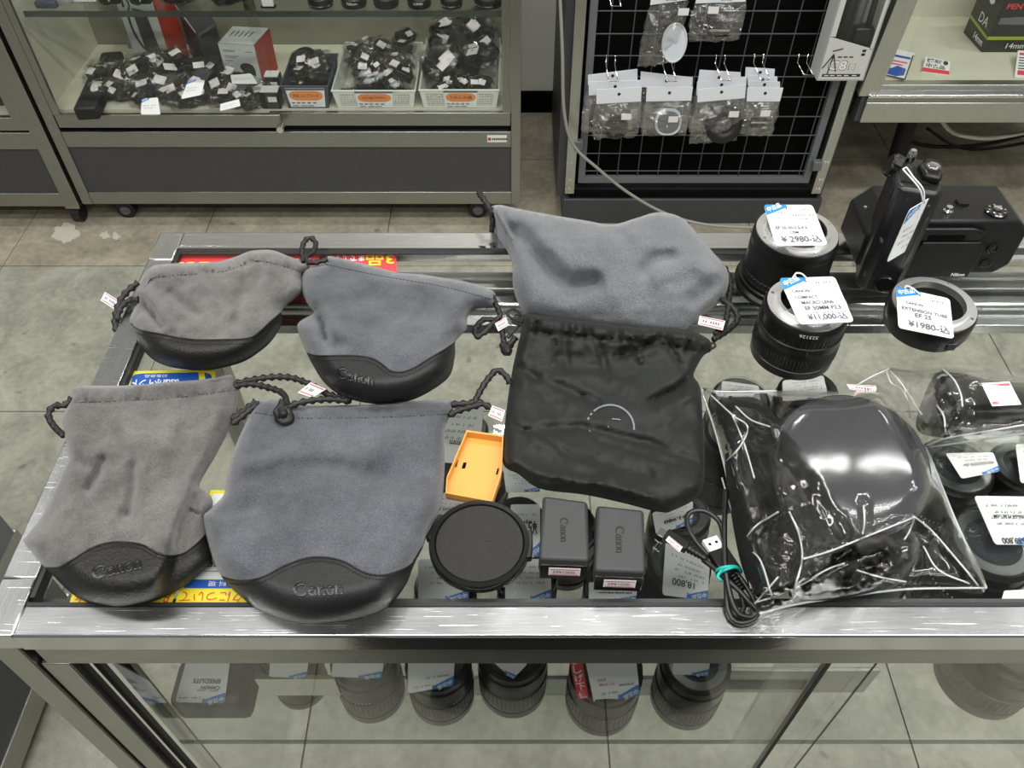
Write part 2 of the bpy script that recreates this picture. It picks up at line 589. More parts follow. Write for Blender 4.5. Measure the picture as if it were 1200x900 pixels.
def obj(name, mb, mat, parent=None, world=False, smooth=False, bevel=0.0, auto=None, label=None):
    """one mesh object; world=True: its points are world points although it hangs under a parent"""
    me = mb if isinstance(mb, bpy.types.Mesh) else mb.mesh(name)
    if not me.materials:
        me.materials.append(mat)
    if smooth:
        for p in me.polygons:
            p.use_smooth = True
        if auto is not None:
            me.set_sharp_from_angle(angle=math.radians(auto))
    o = bpy.data.objects.new(name, me)
    COL.objects.link(o)
    if parent is not None:
        o.parent = parent
        if world:
            M = Matrix.Identity(4)
            q = parent
            while q is not None:
                M = (Matrix.Translation(q.location) @ q.rotation_euler.to_matrix().to_4x4()) @ M
                q = q.parent
            me.transform(M.inverted())
    if bevel > 0:
        b = o.modifiers.new('bevel', 'BEVEL')
        b.width = bevel
        b.segments = 2
        b.limit_method = 'ANGLE'
        b.angle_limit = math.radians(40)
        for p in me.polygons:
            p.use_smooth = True
        me.set_sharp_from_angle(angle=math.radians(35))
    if label:
        o['label'] = label
    return o


def struct(name, mb, mat, **kw):
    o = obj(name, mb, mat, **kw)
    if o.parent is None:
        o['kind'] = 'structure'
    return o


def copy_tree(o, parent=None):
    c = o.copy()
    COL.objects.link(c)
    if parent is not None:
        c.parent = parent
    for ch in list(o.children):
        copy_tree(ch, c)
    return c


# ------------------------------------------------------------------ lettering
_TXT = {}


def text_shape(s, bold=False):
    key = (s, bold)
    if key in _TXT:
        return _TXT[key]
    cu = bpy.data.curves.new('lettering_source', 'FONT')
    cu.body = s
    cu.resolution_u = 3
    if bold:
        cu.offset = 0.022
    ob = bpy.data.objects.new('lettering_source', cu)
    me = bpy.data.meshes.new_from_object(ob)
    vs = [(v.co.x, v.co.y) for v in me.vertices]
    fs = [tuple(p.vertices) for p in me.polygons]
    bpy.data.objects.remove(ob)
    bpy.data.meshes.remove(me)
    bpy.data.curves.remove(cu)
    if not vs:
        return ([], [], 1, 1)
    x0 = min(v[0] for v in vs)
    x1 = max(v[0] for v in vs)
    y0 = min(v[1] for v in vs)
    y1 = max(v[1] for v in vs)
    w, h = max(1e-6, x1 - x0), max(1e-6, y1 - y0)
    vs = [((x - x0) / w, (y - y0) / h) for x, y in vs]
    _TXT[key] = (vs, fs, w, h)
    return _TXT[key]


def write(mb, s, fn, x0, y0, w=None, h=None, bold=False, flip=False):
    """put lettering into mb; fn maps (x, y) of a flat sheet to a point; flip turns it upside down"""
    vs, fs, tw, th = text_shape(s, bold)
    if w is None:
        w = h * tw / th
    if h is None:
        h = w * th / tw
    pts = []
    for x, y in vs:
        if flip:
            x, y = 1 - x, 1 - y
        pts.append(fn(x0 + x * w, y0 + y * h))
    mb.add(pts, fs)
    return w


def bilinear(q, lift=0.0):
    """map (0..1, 0..1) onto the quad: q = lower-left, lower-right, upper-right, upper-left"""
    q = [Vector(p) for p in q]
    n = (q[1] - q[0]).cross(q[3] - q[0]).normalized() * lift

    def fn(x, y):
        a = q[0].lerp(q[1], x)
        b = q[3].lerp(q[2], x)
        return a.lerp(b, y) + n
    return fn


def scribble(mb, fn, x0, x1, y, h, rng, gap=0.25, w=0.010):
    """a line of small illegible handwriting: short strokes"""
    x = x0
    while x < x1:
        L = rng.uniform(0.03, 0.06)
        if rng.random() > gap:
            k = rng.random()
            if k < 0.5:
                mb.quad(fn(x, y), fn(x + w, y), fn(x + w + 0.01, y + h), fn(x + 0.01, y + h))
                mb.quad(fn(x + w, y + h * .8), fn(x + L * .8, y + h * .75), fn(x + L * .8, y + h * .95), fn(x + w, y + h))
            else:
                mb.quad(fn(x, y + h * .4), fn(x + L * .8, y + h * .45), fn(x + L * .8, y + h * .62), fn(x, y + h * .58))
                mb.quad(fn(x + L * .4, y), fn(x + L * .4 + w, y), fn(x + L * .4 + w, y + h), fn(x + L * .4, y + h))
        x += L


def rounded(w, h, r, n=5, x=0.0, y=0.0):
    pts = []
    for cx, cy, a0 in ((w / 2 - r, h / 2 - r, 0), (-w / 2 + r, h / 2 - r, 90), (-w / 2 + r, -h / 2 + r, 180), (w / 2 - r, -h / 2 + r, 270)):
        for k in range(n + 1):
            a = math.radians(a0 + 90 * k / n)
            pts.append((x + cx + r * math.cos(a), y + cy + r * math.sin(a)))
    return pts


# pressed maker's word on the pouches and batteries, drawn stroke by stroke: (points, widths)
def _arc(cx, cy, rx, ry, a0, a1, n=14):
    return [(cx + rx * math.cos(math.radians(a0 + (a1 - a0) * k / n)), cy + ry * math.sin(math.radians(a0 + (a1 - a0) * k / n))) for k in range(n + 1)]


def _w(n, ends, mid):
    return [ends + (mid - ends) * math.sin(math.pi * k / (n - 1)) for k in range(n)]


def word_strokes():
    S = []
    c = _arc(0.50, 0.50, 0.45, 0.46, 48, 318, 22)
    S.append((c, _w(len(c), 0.05, 0.20)))
    S.append(([c[0], (0.68, 0.62)], [0.05, 0.10]))
    S.append(([c[0], (0.86, 0.98)], [0.06, 0.02]))
    x = 1.02
    # a
    a = _arc(x + 0.22, 0.24, 0.19, 0.23, 60, 330, 14)
    S.append((a, _w(len(a), 0.04, 0.13)))
    S.append(([(x + 0.06, 0.56), (x + 0.22, 0.66), (x + 0.38, 0.56), (x + 0.41, 0.36), (x + 0.41, 0.10), (x + 0.52, 0.02)], [0.10, 0.06, 0.12, 0.15, 0.14, 0.04]))
    x += 0.58
    for _ in range(1):
        S.append(([(x, 0.64), (x + 0.08, 0.60), (x + 0.10, 0.0)], [0.02, 0.14, 0.15]))
        S.append(([(x + 0.10, 0.46), (x + 0.26, 0.65), (x + 0.40, 0.55), (x + 0.43, 0.36), (x + 0.43, 0.0)], [0.04, 0.08, 0.13, 0.15, 0.15]))
        S.append(([(x + 0.0, 0.02), (x + 0.20, 0.02)], [0.05, 0.05]))
        S.append(([(x + 0.33, 0.02), (x + 0.53, 0.02)], [0.05, 0.05]))
        x += 0.60
    o = _arc(x + 0.25, 0.32, 0.22, 0.32, 90, 450, 22)
    S.append((o, [0.05 + 0.11 * abs(math.cos(math.pi * 2 * k / (len(o) - 1) + math.pi / 2)) for k in range(len(o))]))
    x += 0.58
    S.append(([(x, 0.64), (x + 0.08, 0.60), (x + 0.10, 0.0)], [0.02, 0.14, 0.15]))
    S.append(([(x + 0.10, 0.46), (x + 0.26, 0.65), (x + 0.40, 0.55), (x + 0.43, 0.36), (x + 0.43, 0.0)], [0.04, 0.08, 0.13, 0.15, 0.15]))
    S.append(([(x + 0.0, 0.02), (x + 0.20, 0.02)], [0.05, 0.05]))
    S.append(([(x + 0.33, 0.02), (x + 0.53, 0.02)], [0.05, 0.05]))
    return S, x + 0.55


def word_ribbons(mb, fn, wmul=1.0):
    """fn maps x in 0..1 (along the word) and y in 0..0.31 to a point"""
    S, W = word_strokes()
    for pts, ws in S:
        n = len(pts)
        L, R = [], []
        for k in range(n):
            ax, ay = pts[max(0, k - 1)]
            bx, by = pts[min(n - 1, k + 1)]
            tx, ty = bx - ax, by - ay
            l = math.hypot(tx, ty) or 1
            nx, ny = -ty / l, tx / l
            w = ws[k] / 2 * wmul
            L.append(((pts[k][0] + nx * w) / W, (pts[k][1] + ny * w) / W))
            R.append(((pts[k][0] - nx * w) / W, (pts[k][1] - ny * w) / W))
        vs = [fn(*p) for p in L] + [fn(*p) for p in R]
        mb.add(vs, [(k, n + k, n + k + 1, k + 1) for k in range(n - 1)])


# ------------------------------------------------------------------ soft pouches: outline on the counter, thickness, folds
def px_loop(pts, step, closed=True):
    return [(p.x, p.y) for p in spline([Vector((x, y, 0)) for x, y in pts], step, closed)]


def seg_dist(pts, poly, closed):
    """distance of each point to a polyline, and the running length at the nearest place"""
    A = np.array(poly, float)
    B = np.roll(A, -1, axis=0) if closed else A[1:]
    if not closed:
        A = A[:-1]
    X = np.array(pts, float)
    D = B - A
    L2 = np.maximum((D ** 2).sum(1), 1e-9)
    t = ((X[:, None, :] - A[None]) * D[None]).sum(2) / L2[None]
    t = np.clip(t, 0, 1)
    Q = A[None] + D[None] * t[..., None]
    d = np.sqrt(((X[:, None, :] - Q) ** 2).sum(2))
    k = d.argmin(1)
    ln = np.concatenate([[0], np.cumsum(np.sqrt(L2))])
    r = np.arange(len(X))
    return d[r, k], ln[k] + t[r, k] * np.sqrt(L2[k])


def inside(pts, poly):
    X = np.array(pts, float)
    A = np.array(poly, float)
    B = np.roll(A, -1, axis=0)
    res = np.zeros(len(X), bool)
    for (x0, y0), (x1, y1) in zip(A, B):
        if y0 == y1:
            continue
        c = ((y0 > X[:, 1]) != (y1 > X[:, 1])) & (X[:, 0] < (x1 - x0) * (X[:, 1] - y0) / (y1 - y0) + x0)
        res ^= c
    return res


class Soft:
    """a soft flat-lying shape: its outline (photo pixels), its thickness field, folds and hem"""

    def __init__(self, outline, H, R, base, edge=0.003, folds=(), hem=None, noise=(0.0015, 0.03), step=5.0, seed=0, round_pow=0.5):
        self.loop = px_loop(outline, step)
        self.H, self.R, self.base, self.edge = H, R, base, edge
        self.folds, self.hem, self.noise, self.seed, self.step = folds, hem, noise, seed, step
        self.pw = round_pow
        self.seam = None

    def z(self, pts):
        pts = np.array(pts, float).reshape(-1, 2)
        d, _ = seg_dist(pts, self.loop, True)
        ins = inside(pts, self.loop)
        d = np.where(ins, d, 0)
        R = np.array([self.R(u, v) for u, v in pts])
        H = np.array([self.H(u, v) for u, v in pts])
        t = np.clip(d / R, 0, 1)
        prof = np.power(np.clip(1 - (1 - t) ** 2, 0, 1), self.pw)
        e = self.edge(pts[:, 1]) if callable(self.edge) else self.edge
        z = e + H * prof
        fade = np.clip(d / 12.0, 0, 1)
        for poly, amp, wid in self.folds:
            dd, _ = seg_dist(pts, poly, False)
            z = z + amp * np.exp(-(dd / wid) ** 2) * fade
        if self.hem:
            poly, wid, amp, lam = self.hem
            dd, s = seg_dist(pts, poly, False)
            ph = 2 * math.pi * s / lam
            q1 = ph * .5 + 0.9 * np.sin(ph * 0.31)
            g = 1.3 * np.abs(np.sin(q1)) + .7 * np.abs(np.sin(q1 * 1.73 + 1)) - 1.25
            band = np.exp(-(dd / (wid * 1.1)) ** 2)
            z = z + amp * g * band * np.clip(d / 4.0, 0.25, 1)
            z = z - amp * 1.3 * np.exp(-((dd - wid) / 2.2) ** 2) * (0.6 + 0.4 * np.sin(ph * 2.1)) * fade
        a, sc = self.noise
        if a:
            nz = np.array([mnoise.fractal(Vector((u * sc, v * sc, self.seed)), 0.8, 2.1, 4) for u, v in pts])
            if self.seam:
                low = pts[:, 1] > np.interp(pts[:, 0], [p[0] for p in self.seam], [p[1] for p in self.seam])
                nz = np.where(low, nz * .12, nz)
            z = z + a * nz * fade
        return np.maximum(z, e * 0.5)

    def inside1(self, u, v):
        return bool(inside([(u, v)], self.loop)[0])

    def at(self, pts, lift=0.0):
        """world points on the surface at the given photo pixels"""
        zz = self.z(pts)
        return [P(u, v, self.base + z + lift) for (u, v), z in zip(pts, zz)]

    def build(self, seam=None):
        """returns (upper MB, lower MB) split along the seam, each with the underside closed"""
        st = self.step
        loop = self.loop
        us = [p[0] for p in loop]
        vs_ = [p[1] for p in loop]
        cand = []
        r = random.Random(self.seed + 5)
        row = 0
        y = min(vs_) + st * 0.5
        while y < max(vs_):
            x = min(us) + (st * 0.5 if row % 2 else 0)
            while x < max(us):
                cand.append((x + r.uniform(-.15, .15) * st, y + r.uniform(-.15, .15) * st))
                x += st
            y += st * 0.87
            row += 1
        d, _ = seg_dist(cand, loop, True)
        ok = inside(cand, loop) & (d > st * 0.55)
        if seam:
            sm = px_loop(seam, st, False)
            ds, _ = seg_dist(cand, sm, False)
            ok &= ds > st * 0.5
        pts = list(loop) + [c for c, k in zip(cand, ok) if k]
        edges = []
        if seam:
            n0 = len(pts)
            ins = inside(sm, loop)
            dl, _ = seg_dist(sm, loop, True)
            keep = [p for p, a, b in zip(sm, ins, dl) if a and b > 0.8]
            pts += keep
            edges = [(n0 + i, n0 + i + 1) for i in range(len(keep) - 1)]
        cv, ce, cf, *_ = delaunay_2d_cdt([Vector(p) for p in pts], edges, [list(range(len(loop)))], 1, 1e-4)
        cv = [(v.x, v.y) for v in cv]
        W = self.at(cv)
        eb = self.edge if callable(self.edge) else (lambda v: self.edge)
        G = [P(u, v, self.base + float(eb(v)) * .9) for u, v in cv]      # footprint on the surface below
        out = [MB(), MB()]
        maps = [{}, {}]

        def vid(k, i, low):
            key = (i, low)
            if key not in maps[k]:
                maps[k][key] = len(out[k].v)
                p = G[i] if low else W[i]
                out[k].v.append((p.x, p.y, self.base + 0.0004) if low else tuple(p))
            return maps[k][key]
        if seam:
            su = [p[0] for p in sm]
            sv = [p[1] for p in sm]
        cnt = {}
        for f in cf:
            f = list(f)
            a, b, c = (cv[i] for i in f[:3])
            if (b[0] - a[0]) * (c[1] - a[1]) - (b[1] - a[1]) * (c[0] - a[0]) > 0:
                f = f[::-1]          # pixel rows run downward: turn faces up
            k = 0
            if seam:
                gx = sum(cv[i][0] for i in f) / len(f)
                gy = sum(cv[i][1] for i in f) / len(f)
                k = 1 if gy > np.interp(gx, su, sv) else 0
            out[k].f.append(tuple(vid(k, i, False) for i in f))
            out[k].f.append(tuple(vid(k, i, True) for i in reversed(f)))
            for i in range(len(f)):
                e = (f[i], f[(i + 1) % len(f)])
                cnt[e] = k
        for (i, j), k in cnt.items():
            if cnt.get((j, i)) != k:
                if (j, i) in cnt:
                    continue             # seam between the two parts
                out[k].f.append((vid(k, j, False), vid(k, i, False), vid(k, i, True), vid(k, j, True)))
        return out

# ================================================================== the room
fl = struct('floor', MB().box(-3.2, 3.6, -1.6, 3.2, -0.06, -0.004), GROUT)
TS, JX, JY = 0.514, -0.351, 1.735
_tb = MB().prism(rounded(TS - 0.003, TS - 0.003, 0.002, 1), -0.01, 0.0).mesh('tile')
_tb2 = _tb.copy()
_tb.materials.append(TILE_B)
_tb2.materials.append(TILE_G)
for i in range(-5, 6):
    for j in range(-5, 3):
        t = bpy.data.objects.new('tile', _tb if j >= 0 else _tb2)
        COL.objects.link(t)
        t.parent = fl
        t.location = (JX + TS * (i + .5), JY + TS * (j + .5), RNG.uniform(-.0006, .0004))
# old glue patches on the floor near the castors
for k, (u, v, w, h) in enumerate(((77, 274, 17, 12), (123, 276, 7, 4.5), (136, 277, 5, 4.5))):
    pts = []
    r2 = random.Random(k)
    for a in range(22):
        q = r2.uniform(.6, 1.1)
        pts.append(P(u + w * q * math.cos(a / 22 * 6.283), v + h * q * math.sin(a / 22 * 6.283), 0))
    m = MB().prism([(p.x, p.y) for p in reversed(pts)], 0.0002, 0.0012)
    obj('glue_patch', m, DIRT, fl)

WY = 2.54
wb = struct('wall_back', MB().box(-3.2, 3.6, WY, WY + .1, 0, 2.7), WALLM)
struct('baseboard_back', MB().box(-3.2, 3.6, WY - .012, WY, 0, .073), BOARD)

# ================================================================== glass counter the goods lie on
ZT = 0.9
CX0, CX1, CY0, CY1 = -0.377, 0.86, 0.257, 0.714
ct = thing('display_counter', 'waist high glass display counter with bright aluminium rails, everything in front lies on it', 'display case', (CX0, CY0, 0))


def cpart(name, mb, mat, **kw):
    return obj(name, mb, mat, ct, world=True, **kw)


cpart('front_rail', MB().box(CX0 + .026, CX1, CY0, CY0 + .023, ZT - .021, ZT), ALU, bevel=.0012)
cpart('rail_lip', MB().box(CX0 + .026, CX1, CY0 - .0007, CY0 - .0001, ZT - .0205, ZT - .0012), ALU_LIP)
cpart('corner_block', MB().box(CX0, CX0 + .0255, CY0, CY0 + .045, ZT - .021, ZT), ALU_Y, bevel=.0012)
cpart('side_rail', MB().box(CX0, CX0 + .0255, CY0 + .0456, CY1 - .046, ZT - .021, ZT), ALU_Y, bevel=.0012)
cpart('corner_block', MB().box(CX0, CX0 + .0255, CY1 - .0455, CY1, ZT - .021, ZT), ALU_Y, bevel=.0012)
cpart('rear_rail', MB().box(CX0 + .026, CX1, CY1 - .024, CY1, ZT - .021, ZT), ALU, bevel=.0012)
cpart('rear_rail_lip', MB().box(CX0 + .026, CX1, CY1 - .0275, CY1 - .024, ZT - .014, ZT + .0008), CHROME)
cpart('gasket', MB().box(CX0 + .026, CX1, CY0 + .0232, CY0 + .0262, ZT - .003, ZT - .0008), RUBBER)
cpart('glass_ledge', MB().box(CX0 + .026, CX1, CY0 + .023, CY0 + .037, ZT - .020, ZT - .016), DKGREY)
cpart('gasket', MB().box(CX0 + .0257, CX0 + .029, CY0 + .0305, CY1 - .028, ZT - .012, ZT - .0016), RUBBER)
cpart('gasket', MB().box(CX0 + .029, CX1, CY1 - .034, CY1 - .0277, ZT - .003, ZT - .0016), RUBBER)
cpart('glass_top', MB().box(CX0 + .029, CX1, CY0 + .0264, CY1 - .034, ZT - .0065, ZT - .0005), GLASS)
cpart('front_fascia', MB().box(CX0 + .026, CX1, CY0 + .004, CY0 + .022, ZT - .056, ZT - .0213), STEEL, bevel=.001)
cpart('leg', MB().box(CX0 - .004, CX0 + .0185, CY0 + .002, CY0 + .028, 0, ZT - .0213), STEEL_Z, bevel=.001)
cpart('leg', MB().box(CX0, CX0 + .024, CY1 - .026, CY1 - .002, 0, ZT - .0213), STEEL_Z, bevel=.001)
cpart('leg', MB().box(CX1 - .024, CX1, CY1 - .026, CY1 - .002, 0, ZT - .0213), STEEL_Z, bevel=.001)
cpart('leg', MB().box(CX1 - .024, CX1, CY0 + .002, CY0 + .026, 0, ZT - .0565), STEEL_Z, bevel=.001)
cpart('door_stile', MB().box(CX0 + .0205, CX0 + .0425, CY0 + .004, CY0 + .024, .06, ZT - .0565), STEEL_Z, bevel=.001)
cpart('door_channel', MB().box(CX0 + .0427, CX0 + .066, CY0 + .010, CY0 + .03, .06, ZT - .0565), BMATTE)
cpart('channel_trim', MB().box(CX0 + .0662, CX0 + .0705, CY0 + .008, CY0 + .024, .06, ZT - .0565), CHROME)
cpart('channel_trim', MB().box(CX0 + .054, CX0 + .0565, CY0 + .007, CY0 + .0098, .06, ZT - .0565), CHROME)
# two sliding panes at the front; their overlapping edges show as dark lines
cpart('sliding_pane', MB().box(CX0 + .071, .247, CY0 + .014, CY0 + .019, .06, ZT - .057), GLASS)
cpart('pane_edge', MB().box(.2472, .2502, CY0 + .0135, CY0 + .0195, .06, ZT - .057), RUBBER)
cpart('pane_edge', MB().box(.2925, .2937, CY0 + .0205, CY0 + .0214, .06, ZT - .057), GLASS_EDGE)
cpart('sliding_pane', MB().box(.215, CX1 - .026, CY0 + .0215, CY0 + .0265, .06, ZT - .057), GLASS)
cpart('bottom_rail', MB().box(CX0 + .02, CX1 - .025, CY0 + .004, CY0 + .03, .02, .058), STEEL)
cpart('side_pane', MB().box(CX0 + .008, CX0 + .013, CY0 + .03, CY1 - .028, .06, ZT - .0215), GLASS)
# glass shelf inside, where the lenses stand
ZS = 0.606
cpart('glass_shelf', MB().box(-.331, CX1 - .03, .286, .66, ZS - .006, ZS), GLASS)
cpart('shelf_edge', MB().box(-.331, CX1 - .03, .284, .286, ZS - .006, ZS), GLASS_EDGE)
# tracks of the rear sliding doors under the back rail
cpart('rear_track', MB().box(CX0 + .03, CX1 - .025, .655, .682, .846, .872), STEEL, bevel=.001)
cpart('rear_track', MB().box(CX0 + .03, CX1 - .025, .634, .651, .850, .868), ALU, bevel=.004)
cpart('rear_track', MB().box(CX0 + .03, CX1 - .025, .614, .631, .846, .858), ALU, bevel=.001)
# flat steel bracket with a dark slot, behind the front pane
cpart('shelf_bracket', MB().box(V(826, 800, .345).x, V(1022, 800, .345).x, .345, .35, V(900, 812, .345).z, V(900, 787, .345).z), STEEL, bevel=.001)
cpart('bracket_slot', MB().box(V(834, 800, .344).x, V(946, 800, .344).x, .3435, .3449, V(900, 807.5, .344).z, V(900, 799, .344).z), BOARD)
for a, b, y in ((304, 396, .303), (474, 480, .345), (556, 563, .345), (640, 664, .345), (748, 768, .345)):
    cpart('riser_bar', MB().box(V(a, 806, y).x, V(b, 806, y).x, y, y + .004, V(350, 815, y).z, V(350, 796, y).z), ALU)

# ================================================================== neighbouring counter further left
nb = thing('side_counter', 'low counter end with charcoal panel at the lower left edge, left of the glass counter', 'display case', (-.8, .26, 0))
obj('side_panel', MB().box(-1.3, -.803, .27, .715, .085, .262), PANEL, nb, world=True)
obj('bottom_rail', MB().box(-1.3, -.8, .262, .72, .03, .085), STEEL, nb, world=True, bevel=.001)
obj('middle_rail', MB().box(-1.3, -.8, .262, .72, .262, .30), STEEL, nb, world=True, bevel=.001)
obj('upper_panel', MB().box(-1.3, -.803, .27, .715, .30, .62), MIDGREY, nb, world=True)
obj('rail_gap', MB().box(-1.3, -.8015, .268, .717, .375, .384), BOARD, nb, world=True)
for x in (-.86, -1.24):
    for y in (.30, .68):
        obj('foot', MB().lathe([(.018, 0), (.018, .03)], 12, (x, y, 0)), RUBBER, nb, world=True)

# ================================================================== show cabinet across the aisle
KY = 1.911
kx0, kx1 = -1.194, 0.022
cb = thing('show_cabinet', 'long steel show cabinet with charcoal kick panel and baskets of used accessories behind glass', 'display case', ((kx0 + kx1) / 2, KY, 0))


def kpart(name, mb, mat, **kw):
    return obj(name, mb, mat, cb, world=True, **kw)


kpart('post', MB().box(kx0, kx0 + .028, KY, KY + .03, .075, 1.5), STEEL_Z, bevel=.001)
kpart('post', MB().box(kx1 - .024, kx1, KY, KY + .03, .075, 1.5), STEEL_Z, bevel=.001)
kpart('post', MB().box(kx1 - .024, kx1, KY + .4, KY + .43, .075, 1.5), STEEL_Z)
kpart('post', MB().box(kx0, kx0 + .028, KY + .4, KY + .43, .075, 1.5), STEEL_Z)
kpart('bottom_rail', MB().box(kx0 + .0285, kx1 - .0245, KY + .001, KY + .03, .075, .114), STEEL, bevel=.001)
kpart('kick_panel', MB().box(kx0 + .028, kx1 - .024, KY + .006, KY + .02, .114, .254), PANEL)
kpart('middle_rail', MB().box(kx0 + .0285, kx1 - .0245, KY + .001, KY + .03, .254, .299), STEEL, bevel=.001)
kpart('door_groove', MB().box(kx0 + .028, kx1 - .024, KY + .012, KY + .03, .299, .309), BOARD)
kpart('floor_board', MB().box(kx0 + .012, kx1 - .004, KY + .03, KY + .40, .32, .346), CREAM)
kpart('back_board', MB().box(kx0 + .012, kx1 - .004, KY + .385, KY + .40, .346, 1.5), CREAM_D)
kpart('side_board', MB().box(kx0 + .008, kx0 + .014, KY + .03, KY + .40, .346, 1.5), CREAM)
kpart('side_glass', MB().box(kx1 - .012, kx1 - .008, KY + .03, KY + .40, .114, 1.5), GLASS)
kpart('inner_post', MB().box(-1.035, -1.0, KY + .345, KY + .384, .346, 1.5), STEEL_Z)
kpart('inner_post', MB().box(-1.085, -1.037, KY + .36, KY + .384, .346, 1.5), STEEL_Z)
for nm, a, b, dy in (('left', kx0 + .03, -.59, .006), ('right', -.62, kx1 - .026, .016)):
    d = kpart('sliding_door', MB().box(a, b, KY + dy, KY + dy + .004, .345, 1.5), GLASS)
    obj('door_rail', MB().box(a, b, KY + dy - .004, KY + dy + .008, .310, .346), STEEL, d, world=True, bevel=.001)
kpart('door_stile', MB().box(kx0 + .0285, kx0 + .045, KY + .002, KY + .012, .346, 1.5), STEEL_Z)
kpart('door_stile', MB().box(kx1 - .046, kx1 - .0245, KY + .012, KY + .024, .346, 1.5), STEEL_Z)
lk = kpart('door_lock', MB().lathe([(.0095, 0), (.0095, .022), (.008, .024)], 18, V(330, 147, KY - .012) + Vector((0, 0, 0)), mat=Matrix.Rotation(math.pi / 2, 4, 'X')), CHROME, smooth=True, auto=30)
kpart('upper_shelf', MB().box(kx0 + .02, kx1 - .012, KY + .035, KY + .384, .588, .594), GLASS)
kpart('shelf_front_strip', MB().box(kx0 + .05, kx1 - .03, KY + .030, KY + .034, .583, .596), GLASS_EDGE)
kpart('plate', MB().box(V(571, 160, KY).x, V(594, 160, KY).x, KY - .0008, KY + .001, V(580, 166.5, KY).z, V(580, 159, KY).z), BASKET, label='small cream maker plate on the right end of the rail')
m = MB()
fn = lambda x, y: Vector((V(571, 160, KY).x + .002 + x * .052, KY - .0011, V(580, 166, KY).z + .002 + y * .012))
m.quad(fn(0, .15), fn(.14, .15), fn(.14, .85), fn(0, .85))
kpart('plate_mark', m, BOXRED)
m = MB()
for k in range(9):
    m.quad(fn(.2 + k * .085, .25), fn(.26 + k * .085, .25), fn(.26 + k * .085, .75), fn(.2 + k * .085, .75))
kpart('plate_lettering', m, INKB)
for u, v, yo in ((147, 246, .052), (560, 246, .052)):
    p = P(u, v, .028)
    c = kpart('castor', MB().lathe([(.012, -.016), (.027, -.014), (.028, 0), (.027, .014), (.012, .016)], 22, (p.x, KY + yo, .028), mat=Matrix.Rotation(math.pi / 2, 4, 'Y' if u < 100 else 'X')), RUBBER, smooth=True, auto=40)
    obj('castor_fork', MB().box(p.x - .018, p.x + .018, KY + yo - .018, KY + yo + .018, .056, .075), STEEL, c, world=True)
    if u > 100:
        obj('castor_hub', MB().lathe([(.015, 0), (.013, .003)], 18, (p.x, KY + yo - .0165, .028), mat=Matrix.Rotation(math.pi / 2, 4, 'X')).box(p.x - .011, p.x + .011, KY + yo - .021, KY + yo - .019, .0265, .0295), MIDGREY, c, world=True)

# second cabinet at the far left edge, same make
c2 = thing('show_cabinet', 'steel show cabinet cut off by the left edge, black goods behind its glass door', 'display case', (-1.5, KY - .004, 0))
YY = KY - .004


def qpart(name, mb, mat, **kw):
    return obj(name, mb, mat, c2, world=True, **kw)


qpart('post', MB().box(-1.243, -1.204, YY, YY + .03, .07, 1.5), STEEL_Z, bevel=.001)
qpart('bottom_rail', MB().box(-2.0, -1.2435, YY + .001, YY + .03, .07, .112), STEEL, bevel=.001)
qpart('kick_panel', MB().box(-2.0, -1.243, YY + .006, YY + .02, .112, .25), PANEL)
qpart('middle_rail', MB().box(-2.0, -1.2435, YY + .001, YY + .03, .25, .298), STEEL, bevel=.001)
qpart('door_rail', MB().box(-2.0, -1.2435, YY + .006, YY + .02, .302, .338), STEEL, bevel=.001)
qpart('door_stile', MB().box(-1.275, -1.2435, YY + .003, YY + .02, .338, 1.5), STEEL_Z, bevel=.001)
qpart('glass_door', MB().box(-2.0, -1.276, YY + .01, YY + .014, .338, 1.5), GLASS)
qpart('floor_board', MB().box(-2.0, -1.21, YY + .03, YY + .4, .31, .335), CREAM)
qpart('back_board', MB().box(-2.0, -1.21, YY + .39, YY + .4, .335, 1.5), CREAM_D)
qpart('side_board', MB().box(-1.212, -1.206, YY + .03, YY + .4, .11, 1.5), STEEL_Z)
c = qpart('castor', MB().lathe([(.012, -.012), (.026, -.012), (.026, .012), (.012, .012)], 20, (-1.235, YY + .035, .027), mat=Matrix.Rotation(math.pi / 2, 4, 'Y')), RUBBER, smooth=True, auto=40)
obj('castor_fork', MB().box(-1.255, -1.215, YY + .015, YY + .055, .052, .07), STEEL, c, world=True)
t = thing('camera_bag', 'black padded camera bag behind the glass at the far left edge', 'bag', (-1.42, YY + .18, .335))
obj('body', MB().box(-1.56, -1.30, YY + .06, YY + .30, .336, .47), BMATTE, t, world=True, bevel=.02)
obj('flap', MB().box(-1.565, -1.295, YY + .05, YY + .31, .455, .50), BLACK_CLOTH, t, world=True, bevel=.02)
obj('buckle', MB().box(-1.37, -1.33, YY + .045, YY + .06, .41, .44), BGLOSS, t, world=True, bevel=.003)

# ================================================================== wire grid rack
RY = 1.923
rk = thing('grid_rack', 'dark steel rack with black wire grid and plinth, hung with packaged caps', 'rack', (.5, RY, 0))


def rpart(name, mb, mat, **kw):
    return obj(name, mb, mat, rk, world=True, **kw)


